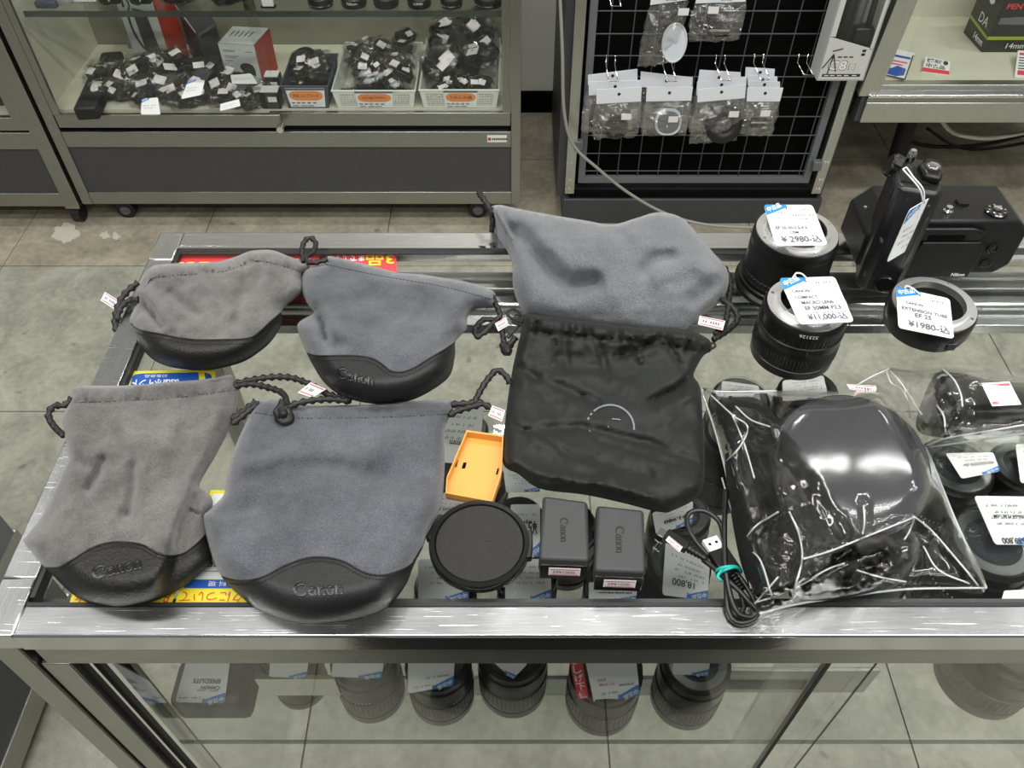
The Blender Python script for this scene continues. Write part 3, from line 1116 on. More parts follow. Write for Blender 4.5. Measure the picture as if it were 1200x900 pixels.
rpart('plinth', MB().box(.143, .866, RY, RY + .45, 0, .082), DKGREY, bevel=.003)
rpart('plinth_ledge', MB().box(.16, .85, RY + .008, RY + .02, .082, .101), BOARD)
rpart('post', MB().box(.146, .172, RY + .002, RY + .03, .0995, 1.5), ALU_Z, bevel=.001)
rpart('post', MB().box(.829, .855, RY + .002, RY + .03, .0995, 1.5), ALU_Z, bevel=.001)
rpart('side_panel', MB().box(.125, .1455, RY + .02, RY + .44, .082, 1.5), DKGREY)
rpart('side_panel', MB().box(.8555, .866, RY + .02, RY + .44, .082, 1.5), DKGREY)
rpart('back_board', MB().box(.172, .829, RY + .075, RY + .09, .082, 1.5), BOARD)
rpart('grid_frame', MB().box(.182, .2, RY + .018, RY + .034, .124, 1.5).box(.801, .819, RY + .018, RY + .034, .124, 1.5).box(.2, .801, RY + .018, RY + .034, .124, .140), MIDGREY)
wv = MB().lathe([(.0015, 0), (.0017, 1.36)], 6).mesh('grid_wire')
wv.materials.append(WIREM)
wh = MB().lathe([(.0015, 0), (.0017, .605)], 6, mat=Matrix.Rotation(math.pi / 2, 4, 'Y')).mesh('grid_wire')
wh.materials.append(WIREM)
for k in range(11):
    o = bpy.data.objects.new('grid_wire', wv)
    COL.objects.link(o)
    o.parent = rk
    o.location = (.2345 + .0555 * k - .5, .0285, .138)
for k in range(11):
    o = bpy.data.objects.new('grid_wire', wh)
    COL.objects.link(o)
    o.parent = rk
    o.location = (.198 - .5, .0255, .158 + .0545 * k)
for x, z in ((.176, .25), (.822, .188)):
    rpart('clip', MB().box(x - .012, x + .012, RY - .002, RY + .018, z - .014, z + .014), MIDGREY, bevel=.003)
m = MB()
for x in (.15, .159, .84, .848):
    for z in (.115, .145, .2):
        m.lathe([(.003, 0), (.003, .0015)], 8, (x, RY + .002, z), mat=Matrix.Rotation(math.pi / 2, 4, 'X'))
rpart('rivets', m, CHROME)

# grey cable hanging along the rack
cpx = [(655, -30, 1.93), (659, 60, 1.90), (661, 130, 1.88), (672, 170, 1.87), (700, 197, 1.86), (735, 225, 1.855), (775, 248, 1.85), (815, 261, 1.83), (860, 266, 1.80), (930, 268, 1.76), (990, 275, 1.72)]
tag(obj('cable', MB().tube([V(*q) for q in cpx], .0042, 8, step=.02), GCABLE, smooth=True), 'thin grey cable sagging along the foot of the grid rack', 'cable')

# ================================================================== display case on the right
rc = thing('display_case', 'cream lined aluminium display case at the upper right on black legs', 'display case', (1.3, 1.9, 0))


def dpart(name, mb, mat, **kw):
    return obj(name, mb, mat, rc, world=True, **kw)


dpart('lower_rail', MB().box(.884, 1.75, 1.9, 1.945, .332, .387), ALU_Z, bevel=.002)
dpart('step_rail', MB().box(.884, 1.75, 1.902, 1.945, .3875, .4), STEEL)
dpart('track', MB().box(.884, 1.75, 1.898, 1.935, .4003, .409), CHROME, bevel=.002)
dpart('upper_rail', MB().box(.905, 1.75, 1.92, 1.945, .409, .424), ALU_Z, bevel=.001)
dpart('side_panel', MB().box(.872, .884, 1.91, 2.42, .332, .43), DKGREY)
b0, b1 = V(1012, 113, 1.905), V(1063, -14, 1.905)
dx = .052
dpart('post', MB().hexa([(b0.x - .012, 1.905, b0.z), (b0.x + dx - .016, 1.905, b0.z), (b0.x + dx - .016, 1.935, b0.z), (b0.x - .012, 1.935, b0.z)],
                        [(b1.x - .012, 1.905, b1.z), (b1.x + dx - .016, 1.905, b1.z), (b1.x + dx - .016, 1.935, b1.z), (b1.x - .012, 1.935, b1.z)]), ALU_Z, bevel=.001)
dpart('floor_board', MB().box(.884, 1.75, 1.945, 2.42, .412, .424), CREAM)
dpart('back_board', MB().box(.884, 1.75, 2.30, 2.42, .424, 1.3), CREAM)
dpart('side_glass', MB().box(.876, .88, 1.95, 2.3, .43, 1.3), GLASS)
dpart('front_glass', MB().box(.955, 1.75, 1.928, 1.931, .424, 1.3), film_mat('clear_case_glass', (.97, .98, .97), .02, .6))
for x, y in ((1.15, 2.17), (1.68, 2.17)):
    dpart('leg', MB().tube([(x + .012, y, 0), (x - .012, y, .332)], .026, 16), BMATTE, smooth=True, auto=50)
dpart('under_shelf', MB().box(.884, 1.75, 1.95, 2.42, .32, .332), BOARD)
tag(obj('cable', MB().tube([V(1092, 120, 2.12), V(1112, 152, 2.11), V(1140, 161, 2.1), V(1170, 161, 2.1), V(1215, 152, 2.1), V(1260, 140, 2.1)], .006, 8, step=.02), WCABLE, smooth=True), 'white cable drooping below the right display case', 'cable')
tag(obj('cable', MB().tube([V(1055, 155, 2.3), V(1075, 168, 2.3), V(1110, 172, 2.3), V(1160, 168, 2.3), V(1230, 150, 2.3)], .006, 8, step=.02).tube([V(1086, 150, 2.32), V(1120, 171, 2.3), V(1160, 174, 2.3), V(1240, 160, 2.3)], .005, 8, step=.02), CABLE, smooth=True), 'black cables lying in the shade under the right display case', 'cable')

# ================================================================== tags and stickers
def price_tag(label, quad, zs, lines=(), flip=False, group=None, t=.0006, loop=None, seed=0, blue=True, scr=(), cardmat=None, extra=None):
    """hang tag: quad = photo pixels lower-left, lower-right, upper-right, upper-left; zs their heights"""
    q = [P(u, v, z) for (u, v), z in zip(quad, zs)]
    T = thing('price_tag', label, 'price tag', q[0].lerp(q[2], .5), 0, group)
    f0 = bilinear(q, 0)
    rim = [(x + .5, y + .5) for x, y in rounded(1, 1, .07, 3)]
    top = [f0(x, y) for x, y in rim]
    n = (q[1] - q[0]).cross(q[3] - q[0]).normalized() * t
    m = MB()
    k = len(top)
    m.add(top + [p - n for p in top], [tuple(range(k)), tuple(range(2 * k - 1, k - 1, -1))] + [(i, k + i, k + (i + 1) % k, (i + 1) % k) for i in range(k)])
    obj('card', m, cardmat or PAPER, T, world=True)
    fb = bilinear(q, .0003)
    if flip:
        g = lambda x, y: fb(1 - x, 1 - y)
    else:
        g = fb
    g2 = (lambda x, y: g(x, y) + n.normalized() * .0003)
    if blue:
        b = MB()
        b.add([g(0.0, .74), g(.02, .74), g(.46, .93), g(.46, 1.0), g(.04, 1.0), g(0, .96)], [(0, 1, 2, 3, 4, 5)])
        obj('blue_corner', b, BLUE, T, world=True)
        m = MB()
        ox, oy, ex, ey = .05, .80, (.30, .135), (-.03, .115)
        write(m, '中古品', lambda x, y: g2(ox + ex[0] * x + ey[0] * y, oy + ex[1] * x + ey[1] * y), 0, 0, 1, 1, bold=True)
        obj('corner_lettering', m, WHITE, T, world=True)
        hole = MB()
        hole.add([g2(.44 + .018 * math.cos(a), .90 + .014 * math.sin(a)) for a in [k * .785 for k in range(8)]], [tuple(range(8))])
        obj('punch_hole', hole, INKB, T, world=True)
    if lines:
        for mat_, nm in ((INK, 'handwriting'), (INKR, 'red_handwriting'), (INKB, 'printed_lines')):
            m = MB()
            for s, x, y, w, h, mm in lines:
                if mm is mat_:
                    write(m, s, g2, x, y, w, h, bold=True)
            if m.v:
                obj(nm, m, mat_, T, world=True)
    if scr:
        r = random.Random(seed + 31)
        for mat_, nm in ((INK, 'scribbles'), (INKR, 'red_scribbles')):
            m = MB()
            for x0, x1, y, h, mm in scr:
                if mm is mat_:
                    scribble(m, g2, x0, x1, y, h, r)
            if m.v:
                obj(nm, m, mat_, T, world=True)
    if extra:
        extra(T, g, g2)
    if loop:
        obj('string', MB().tube([P(*p) for p in loop], .0007, 6, step=.004), WHITE, T, world=True, smooth=True)
    return T


def sticker(parent, quad, z, text=None, lines=True, name='price_sticker', zs=None, world_pts=None, lift=.0004):
    q = world_pts or [P(u, v, zz) for (u, v), zz in zip(quad, zs or [z] * 4)]
    o = obj(name, MB().plate(q, lift), STICK, parent, world=True, label='small white price sticker with red rules')
    f = bilinear(q, .0003)
    m = MB()
    if lines:
        for y in (.08, .82):
            m.quad(f(.05, y), f(.95, y), f(.95, y + .10), f(.05, y + .10))
        obj('red_rule', m, PINK, o, world=True).matrix_parent_inverse = Matrix.Identity(4)
    m = MB()
    if text:
        write(m, text, f, .12, .30, .76, .40)
    else:
        r = random.Random(int(q[0].x * 1e5))
        for k in range(7):
            x = .15 + k * .1
            if r.random() < .8:
                m.quad(f(x, .36), f(x + .06, .36), f(x + .06, .62), f(x, .62))
    obj('figures', m, INK, o, world=True)
    return o


def cord(parent, pts, r=.0024, name='cord', z=.9, n=8, rope=.16, mat=None, step=None):
    """braided cord through photo pixels (u, v, height above the glass)"""
    w = [P(u, v, z + h) for u, v, h in pts]
    return obj(name, MB().tube(w, r, n, rope=rope, step=step or r * .45), mat or CORD, parent, world=True, smooth=True)


def lin(xs, ys):
    return lambda u, v: float(np.interp(v, xs, ys))


def stitches(soft, seam, off, mat=THREAD, gap=3.6):
    m = MB()
    sm = px_loop(seam, gap, False)
    for i in range(0, len(sm) - 1):
        (u0, v0), (u1, v1) = sm[i], sm[i + 1]
        l = math.hypot(u1 - u0, v1 - v0) or 1
        nx, ny = -(v1 - v0) / l * off, (u1 - u0) / l * off
        a, b = soft.at([(u0 + nx, v0 + ny), (u0 + nx + (u1 - u0) * .62, v0 + ny + (v1 - v0) * .62)], .0002)
        m.tube([a, b], .00045, 5)
    return m


# ================================================================== drawstring pouches
def pouch(name, label, outline, seam, H, R, base, folds, hem, noise, seed, suede, leather, group=None, edge=.003, step=3.5, pw=.5):
    folds = [(a, b * 1.5, c) for a, b, c in folds]
    s = Soft(outline, H, R, base, edge, folds, hem, noise, step, seed, pw)
    s.seam = seam
    c = np.array(s.loop).mean(0)
    T = thing(name, label, 'pouch', P(c[0], c[1], base), 0, group)
    up, lo = s.build(seam)
    obj('suede_body', up, suede, T, world=True, smooth=True, auto=75)
    if hem:
        obj('hem_stitching', stitches(s, hem[0], hem[1], THREAD, 4.2), THREAD, T, world=True)
    if seam:
        obj('leather_base', lo, leather, T, world=True, smooth=True, auto=75)
        ln = MB().tube(s.at(px_loop(seam, 4, False)[1:-1], .0003), .0007, 6)
        obj('seam_edge', ln, leather, T, world=True, smooth=True)
        obj('stitching', stitches(s, seam[1:-1], 5.0), THREAD, T, world=True)
    return T, s


def pressed_word(T, s, o, ex, ey, lift=.0011):
    m = MB()
    word_ribbons(m, lambda x, y: s.at([(o[0] + ex[0] * x + ey[0] * y / .31, o[1] + ex[1] * x + ey[1] * y / .31)], lift)[0], 1.0)
    obj('pressed_lettering', m, EMBOSS, T, world=True)
    # painted highlight along the lower lips of the pressed letters
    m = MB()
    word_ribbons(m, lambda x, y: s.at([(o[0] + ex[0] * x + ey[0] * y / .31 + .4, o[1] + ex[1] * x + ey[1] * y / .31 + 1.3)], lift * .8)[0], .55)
    obj('lettering_highlight', m, MIDRIM, T, world=True)


MIDRIM = plain('pressed_rim_highlight', (0.13, 0.13, 0.135), 0.4)  # lighter tone standing in for the highlight on the letter edges

# --- A: small taupe pouch at the back left
A_out = [(161, 335), (175, 314), (197, 309), (231, 308), (257, 306), (275, 301), (294, 294), (318, 293), (338, 300), (362, 309), (363, 314), (354, 323), (352, 341), (331, 360), (330, 376), (318, 397), (301, 412), (279, 424), (240, 432), (203, 429), (181, 421), (166, 407), (157, 388), (152, 375), (157, 362), (162, 353), (158, 343)]
A_seam = [(151, 377), (162, 386), (186, 391), (223, 397.5), (262, 398), (292, 396), (306, 387), (318, 376), (332, 364)]
TA, SA = pouch('drawstring_pouch', 'small taupe suede pouch at the back left, its black leather base a low plain bowl', A_out, A_seam,
               lin([290, 330, 385, 432], [.014, .024, .040, .044]), lin([290, 340, 395, 432], [12, 18, 26, 34]), ZT,
               [([(164, 350), (176, 365), (188, 381)], -.014, 5), ([(170, 342), (188, 360), (195, 383)], .006, 9), ([(242, 318), (256, 348), (258, 385)], -.004, 7),
                ([(290, 310), (284, 340), (276, 380)], -.003, 7), ([(200, 342), (214, 356), (230, 367)], -.005, 6), ([(310, 305), (300, 335)], -.003, 6), ([(226, 330), (236, 360)], .003, 9), ([(330, 312), (310, 345), (290, 375)], .003, 10), ([(270, 330), (272, 365)], .003, 8)],
               ([(163, 331), (178, 317), (231, 312), (262, 309), (300, 297), (338, 304), (360, 312)], 9, .0042, 19), (.0045, .030), 3, SUEDE, LEATHER)
cord(TA, [(162, 331, .012), (147, 344, .008), (138, 360, .005), (135, 378, .0), (137, 388, -.004)], .0030)
cord(TA, [(163, 351, .010), (150, 353, .008), (141, 362, .005), (137, 375, .002)], .0030)
sticker(TA, [(118, 352), (135, 363), (140, 353), (123, 342)], .904)
cord(TA, [(356, 307, .012), (354, 294, .014), (357, 283, .016), (364, 279, .016), (370, 285, .014), (367, 295, .014), (359, 302, .016), (366, 308, .016), (384, 304, .016)], .0026, 'cord_loop')

# --- B: mid-size blue-grey pouch at the back
B_out = [(382, 308), (384, 300), (410, 305), (438, 312), (464, 319), (489, 321), (517, 325), (550, 331), (578, 341), (580, 348), (578, 358), (557, 360), (548, 370), (546, 384), (534, 398), (533, 415), (527, 438), (508, 454), (482, 467), (452, 472), (422, 469), (398, 461), (380, 447), (369, 431), (359, 412), (349, 387), (351, 377), (368, 366), (361, 356), (354, 340), (354, 321), (361, 313)]
B_seam = [(357, 412), (366, 416), (380, 417), (410, 416.5), (433, 419), (447, 426), (457, 434), (470, 436), (485, 431), (503, 420), (522, 409), (536, 399)]
TB, SB = pouch('drawstring_pouch', 'blue-grey suede pouch behind the largest pouch, maker\'s word slanting on its dark leather base', B_out, B_seam,
               lin([300, 350, 400, 472], [.014, .026, .042, .046]), lin([300, 360, 420, 472], [11, 16, 26, 38]), ZT,
               [([(366, 366), (377, 377), (381, 395)], -.013, 6), ([(385, 405), (400, 402)], -.006, 8), ([(388, 375), (396, 398)], .004, 9), ([(546, 384), (548, 370), (558, 359), (578, 352)], -.005, 3.5), ([(440, 345), (460, 365), (500, 372)], -.003, 12), ([(500, 330), (530, 360)], .004, 14),
                ([(400, 320), (420, 345)], -.003, 14)],
               ([(384, 303), (440, 315), (520, 329), (578, 344)], 7, .0004, 24), (.0035, .022), 8, SUEDE_B, LEATHER_S)
pressed_word(TB, SB, (394, 441), (43, 9), (2, -12.5), .0016)
cord(TB, [(576, 346, .012), (582, 358, .010), (586, 370, .008), (580, 375, .006), (566, 375, .005), (557, 386, .004), (559, 394, .004), (568, 389, .005), (579, 378, .007), (587, 382, .008), (590, 398, .006), (593, 412, .004)], .0027)
obj('cord_knot', MB().tube([P(591, 405, .905), P(594, 411, .906), P(598, 413, .906)], .0046, 10, rope=.15, step=.0015), CORD, TB, world=True, smooth=True)
sticker(TB, [(584, 388), (596, 381), (593, 372), (580, 379)], .912)

# --- C: large taupe pouch at the left front
C_out = [(86, 456), (92, 452), (137, 452), (172, 450), (207, 447), (242, 444), (271, 439), (276, 444), (278, 464), (272, 492), (253, 530), (233, 565), (238, 574), (247, 581), (248, 592), (239, 606), (240, 624), (244, 640), (247, 655), (236, 668), (218, 683), (196, 696), (170, 705), (140, 709), (116, 707), (96, 702), (78, 690), (60, 672), (46, 658), (36, 646), (28, 636), (30, 629), (46, 610), (57, 588), (70, 558), (80, 533), (76, 513), (74, 488), (83, 467)]
C_seam = [(50, 664), (60, 665.5), (72, 664), (88, 654), (108, 642), (128, 636), (148, 635.5), (168, 639), (184, 648), (200, 651.5), (216, 648), (232, 636), (243, 624)]
TC, SC_ = pouch('drawstring_pouch', 'taupe suede pouch on the left front corner, black leather base overhanging the yellow signs', C_out, C_seam,
                lambda u, v: float(np.interp(v, [440, 480, 560, 640, 709], [.007, .013, .022, .036, .040])) * (1 - .55 * (1 / (1 + math.exp(-(u - 245 + (v - 530) * .36) / 3)))),
                lambda u, v: float(np.interp(v, [440, 560, 640, 709], [9, 18, 26, 46])), ZT,
                [([(156, 545), (155, 575), (150, 603)], -.006, 6), ([(166, 548), (164, 590)], .003, 8), ([(120, 540), (113, 558), (104, 573)], -.007, 6), ([(84, 533), (100, 545)], -.006, 6),
                 ([(240, 562), (222, 592), (211, 616), (206, 636)], -.005, 5), ([(221, 598), (232, 603), (242, 606)], -.004, 2.5), ([(226, 560), (208, 590), (196, 630)], .004, 9),
                 ([(140, 610), (165, 590), (200, 575)], -.002, 9), ([(200, 500), (160, 520)], .003, 12), ([(110, 500), (140, 520)], -.003, 12), ([(230, 470), (215, 520)], -.003, 10), ([(90, 600), (130, 612)], .003, 14)],
                ([(88, 461), (137, 459), (207, 455), (276, 446)], 11, .0034, 21), (.0042, .024), 21, SUEDE, LEATHER)
pressed_word(TC, SC_, (108, 678), (58, -14), (0, -15))
cord(TC, [(84, 467, .006), (75, 475, .006), (63, 476, .005), (57, 487, .004), (63, 499, .003), (75, 511, .004)], .0027)
cord(TC, [(274, 450, .006), (291, 446, .006), (318, 442, .006), (343, 443, .007), (364, 451, .008), (382, 461, .010), (403, 467, .014), (410, 470, .016)], .0027)
cord(TC, [(274, 453, .006), (292, 450, .008), (310, 453, .009), (330, 460, .012), (336, 472, .016), (333, 482, .018)], .0027)
cord(TC, [(333, 482, .018), (345, 474, .018), (368, 469, .018), (390, 468, .018), (408, 470, .017)], .0027)
cord(TC, [(272, 497, .005), (285, 487, .006), (297, 477, .008), (304, 472, .010)], .0027)
cord(TC, [(271, 491, .005), (283, 484, .005), (300, 470, .010)], .0027)
obj('cord_knot', MB().tube([P(333, 472, .921), P(327, 480, .921), P(328, 490, .920), P(335, 494, .920), P(339, 487, .922), P(334, 480, .925), P(331, 488, .926)], .0040, 10, rope=.16, step=.0015), CORD, TC, world=True, smooth=True)
sticker(TC, [(349, 460), (366, 466), (382, 456), (364, 448)], .914)

# --- D: the largest, blue-grey, centre front
D_out = [(301, 470), (303, 468), (325, 469), (350, 475), (401, 475), (452, 473), (483, 470), (527, 469), (530, 478), (521, 503), (521, 545), (517, 588), (503, 617), (495, 640), (484, 662), (475, 684), (454, 709), (418, 723), (367, 729), (330, 724), (301, 712), (282, 698), (260, 676), (247, 646), (238, 606), (246, 597), (262, 580), (266, 558), (275, 525), (293, 485)]
D_seam = [(257, 674), (270, 679), (286, 680.5), (308, 676), (333, 663), (359, 654), (381, 653), (403, 658), (425, 670), (444, 674), (462, 671), (482, 661), (497, 637)]
TD, SD = pouch('drawstring_pouch', 'largest blue-grey suede pouch, front centre-left, maker\'s word pressed level into its leather base', D_out, D_seam,
               lin([465, 500, 580, 660, 729], [.008, .016, .028, .040, .042]), lin([465, 560, 650, 729], [10, 22, 30, 50]), ZT,
               [([(290, 548), (340, 534), (390, 533), (428, 541)], .003, 9), ([(290, 556), (340, 543), (400, 546)], -.002, 9), ([(262, 600), (300, 590)], -.003, 12), ([(420, 548), (460, 560), (500, 550)], -.002, 12),
                ([(330, 500), (350, 530)], -.002, 12), ([(470, 500), (450, 530)], .002, 14), ([(300, 630), (350, 620), (420, 640)], .002, 18)],
               ([(301, 475), (350, 481), (452, 480), (528, 476)], 9, .0022, 23), (.0032, .018), 33, SUEDE_B, LEATHER_S)
pressed_word(TD, SD, (344, 697.5), (58, -3), (0, -15))
cord(TD, [(526, 487, .006), (538, 481, .007), (556, 476, .006), (566, 473, .005)], .0027)
cord(TD, [(528, 474, .006), (546, 473, .006), (562, 472, .005), (578, 480, .004), (586, 487, .004)], .0027)
cord(TD, [(556, 472, .006), (563, 458, .010), (572, 444, .014), (583, 434, .016), (594, 442, .014), (597, 450, .010)], .0027)
sticker(TD, [(572, 487), (588, 494), (592, 481), (577, 475)], .914)

# --- E: big light grey pouch at the back centre, its rear end hanging over the rail
E_out = [(575, 244), (585, 240), (600, 243), (636, 250), (684, 258), (717, 263), (744, 256), (768, 249), (789, 251), (804, 259), (819, 276), (837, 297), (852, 315), (853, 336), (843, 351), (824, 367), (812, 378), (795, 388), (760, 386), (700, 380), (640, 374), (616, 366), (606, 346), (601, 324), (601, 302), (596, 282), (584, 262)]
TE, SE = pouch('drawstring_pouch', 'light grey suede pouch without leather, tucked under the black nylon pouch at the back', E_out, None,
               lin([240, 290, 340, 390], [.016, .030, .026, .012]), lin([240, 300, 390], [14, 26, 22]), ZT,
               [([(606, 270), (630, 300), (650, 325), (668, 338), (695, 330)], -.010, 12), ([(620, 262), (660, 300), (700, 318)], .005, 16), ([(757, 318), (766, 305), (785, 300)], -.007, 9), ([(770, 322), (810, 310), (835, 318)], .004, 12), ([(588, 243), (592, 258), (605, 280), (600, 300)], -.006, 4),
                ([(720, 268), (735, 285)], -.005, 10), ([(815, 350), (840, 330)], -.005, 10), ([(690, 290), (740, 290)], .003, 18)],
               None, (.003, .016), 41, SUEDE_L, LEATHER, edge=lambda v: np.interp(v, [240, 330, 370], [.026, .012, .002]))
cord(TE, [(561, 226, .035), (567, 234, .035), (573, 243, .03), (578, 250, .03)], .0030)
cord(TE, [(574, 244, .03), (577, 258, .02), (576, 272, .008)], .0028)
cord(TE, [(848, 312, .014), (856, 330, .010), (854, 354, .008), (850, 378, .006), (838, 392, .008)], .0028)
cord(TE, [(845, 350, .010), (860, 362, .008), (864, 375, .006), (853, 387, .006), (836, 398, .008)], .0028)
sticker(TE, [(818, 380), (847, 387), (850, 376), (820, 370)], .914)
cord(TE, [(604, 395, .008), (598, 404, .005), (592, 413, .004)], .0032)

# --- F: black nylon pouch
F_out = [(617, 368), (645, 370), (691, 376), (743, 382), (790, 385), (811, 388), (831, 398), (834, 408), (826, 413), (816, 430), (813, 441), (821, 456), (824, 502), (826, 542), (821, 577), (790, 596), (772, 598), (732, 588), (686, 578), (634, 571), (608, 554), (589, 539), (593, 485), (599, 441), (605, 412), (612, 384)]
SF = Soft(F_out, lin([366, 395, 430, 520, 570, 598], [.034, .024, .013, .014, .020, .014]), lin([366, 430, 560, 598], [7, 14, 18, 16]), ZT, lambda v: np.interp(v, [366, 420], [.012, .003]),
          [([(604, 428), (640, 446), (700, 472)], -.005, 6), ([(640, 446), (690, 440), (740, 452)], .003, 8), ([(730, 412), (756, 405), (775, 395)], -.005, 5), ([(765, 470), (795, 455), (818, 432)], -.006, 5), ([(775, 478), (815, 462)], .004, 6), ([(620, 505), (680, 500), (760, 520), (822, 543)], -.005, 6),
           ([(610, 490), (640, 520), (690, 545)], .003, 9), ([(600, 545), (650, 560), (700, 568), (760, 585)], .005, 9), ([(700, 566), (718, 560)], .005, 7), ([(612, 420), (616, 450)], .003, 6), ([(660, 395), (665, 430)], -.003, 5), ([(700, 400), (712, 440)], -.003, 5), ([(790, 500), (822, 490)], -.003, 6), ([(660, 530), (760, 556)], -.004, 7), ([(604, 430), (632, 446)], -.004, 2.6), ([(720, 418), (742, 414), (758, 404)], -.004, 2.6), ([(762, 468), (790, 456), (812, 436)], -.004, 2.8), ([(800, 545), (768, 536), (700, 515)], -.003, 3), ([(650, 400), (655, 425)], -.003, 2.8), ([(600, 500), (640, 512), (668, 534)], -.003, 3), ([(745, 400), (752, 425)], .003, 3), ([(640, 470), (690, 462)], -.002, 3), ([(786, 410), (800, 430)], -.003, 3), ([(690, 572), (730, 578), (766, 590)], -.004, 3), ([(620, 560), (660, 566)], -.003, 3)],
          ([(615, 377), (691, 384), (790, 394), (829, 405)], 11, .0048, 21), (.0036, .026), 3.6, 55)
TF = thing('nylon_pouch', 'black nylon drawstring pouch with a worn white arc emblem', 'pouch', P(710, 480, ZT))
up, _ = SF.build(None)
obj('nylon_body', up, NYLON, TF, world=True, smooth=True, auto=75)
m = MB()
ring = []
for k in range(27):
    a = math.radians(158 - k * 6.2)
    for rr in (26.5, 28.6):
        ring.append((715 + rr * math.cos(a) * 1.02, 502 - rr * math.sin(a)))
W = SF.at(ring, .0005)
m.add(W, [(2 * k, 2 * k + 1, 2 * k + 3, 2 * k + 2) for k in range(26) if k not in (1, 3)])
for a, b, w in (((717, 490), (727, 491), 1.4), ((726, 491), (727, 497), 1.4), ((712, 498), (714, 500), 2.2), ((690, 503), (692, 505), 1.5)):
    c4 = SF.at([a, (b[0], b[1]), (b[0] + .2, b[1] + w), (a[0] + .2, a[1] + w)], .0005)
    m.quad(*c4)
obj('arc_emblem', m, plain('worn_grey_print', (.15, .155, .175), .6), TF, world=True)
cord(TF, [(617, 378, .018), (606, 376, .014), (598, 372, .012), (594, 367, .012), (600, 362, .013), (608, 366, .016), (612, 374, .018), (606, 384, .012), (600, 391, .010), (596, 395, .008)], .0011, 'thin_cord', n=6, rope=.1)
cord(TF, [(615, 374, .018), (605, 369, .014), (602, 378, .012), (611, 381, .016)], .0011, 'thin_cord', n=6, rope=.1)
cord(TF, [(828, 404, .012), (836, 402, .012), (838, 406, .010), (831, 410, .010)], .0011, 'thin_cord', n=6, rope=.1)
obj('cord_end', MB().tube([P(598, 391, .910), P(595, 396, .908)], .0022, 8), CORD, TF, world=True)

# ================================================================== battery cover (amber tray)
TY = thing('battery_cover', 'amber plastic battery cover lying open side up above the lens cap', 'battery cover', P(555, 545, ZT))
loopY = [(522, 577), (523, 560), (543, 513), (547, 504), (590, 510), (588, 552), (586, 560), (577, 587)]
zt = .909
pt = [P(u, v, zt) for u, v in loopY]
cY = sum(pt, Vector()) / len(pt)
m = MB()
m.prism([(p.x, p.y) for p in pt], .9002, .902)
obj('plate', m, YELLOW, TY, world=True)
m = MB()
for i in range(len(pt)):
    a, b = pt[i], pt[(i + 1) % len(pt)]
    ai, bi = a + (cY - a) * .055, b + (cY - b) * .055
    hz = zt if i not in (7, 0) else zt - .001
    m.hexa([(a.x, a.y, .9002), (b.x, b.y, .9002), (bi.x, bi.y, .9002), (ai.x, ai.y, .9002)], [(a.x, a.y, hz), (b.x, b.y, hz), (bi.x, bi.y, hz), (ai.x, ai.y, hz)])
obj('rim', m, YELLOW, TY, world=True)
m = MB()
for q in ([(531, 547), (533, 539), (537, 539), (535, 547)], [(541, 549), (543, 542), (547, 542), (545, 549)], [(581, 556), (583, 549), (585, 549), (583, 556)]):
    m.prism([(P(u, v, .9022).x, P(u, v, .9022).y) for u, v in q], .9021, .9024)
obj('slot', m, BOARD, TY, world=True)

# ================================================================== lens cap
cc = P(562, 637, .907)
rr = (P(621.5, 637, .907) - P(502.5, 637, .907)).length / 2
TL = thing('lens_cover', 'round black pinch lens cap with grained centre lying flat in front', 'lens cap', (cc.x, cc.y, ZT))
obj('rim', MB().lathe([(rr * .93, .0003), (rr, .002), (rr, .0075), (rr * .975, .0095), (rr * .89, .0095), (rr * .875, .0085), (rr * .865, .0070)], 72, cap0=True, cap1=False), BGLOSS, TL, smooth=True, auto=40)
obj('centre_disc', MB().lathe([(rr * .865, .0070), (rr * .85, .0088), (rr * .82, .0090)], 72, cap0=False), BGRAIN, TL, smooth=True, auto=40)
for a in (158, -2):
    M = Matrix.Rotation(math.radians(a), 4, 'Z')
    obj('pinch_tab', MB().prism([(rr * .93, -.012), (rr * 1.035, -.011), (rr * 1.05, 0), (rr * 1.035, .011), (rr * .93, .012)], .002, .0092, M), BPLAST, TL, bevel=.0008)
m = MB()
gf = lambda x, y: Vector((-rr * .50 + x * rr * 1.0, rr * .02 + y * rr * .12, .00905))
for x0, x1 in ((0, .10), (.14, .24), (.62, .72), (.78, 1.0)):       # worn moulded marks, hardly readable
    m.quad(gf(x0, 0), gf(x1, 0), gf(x1, .10), gf(x0, .10))
    m.quad(gf(x0, .8), gf(x0 + (x1 - x0) * .6, .8), gf(x0 + (x1 - x0) * .6, .9), gf(x0, .9))
obj('moulded_marks', m, BPLAST, TL)

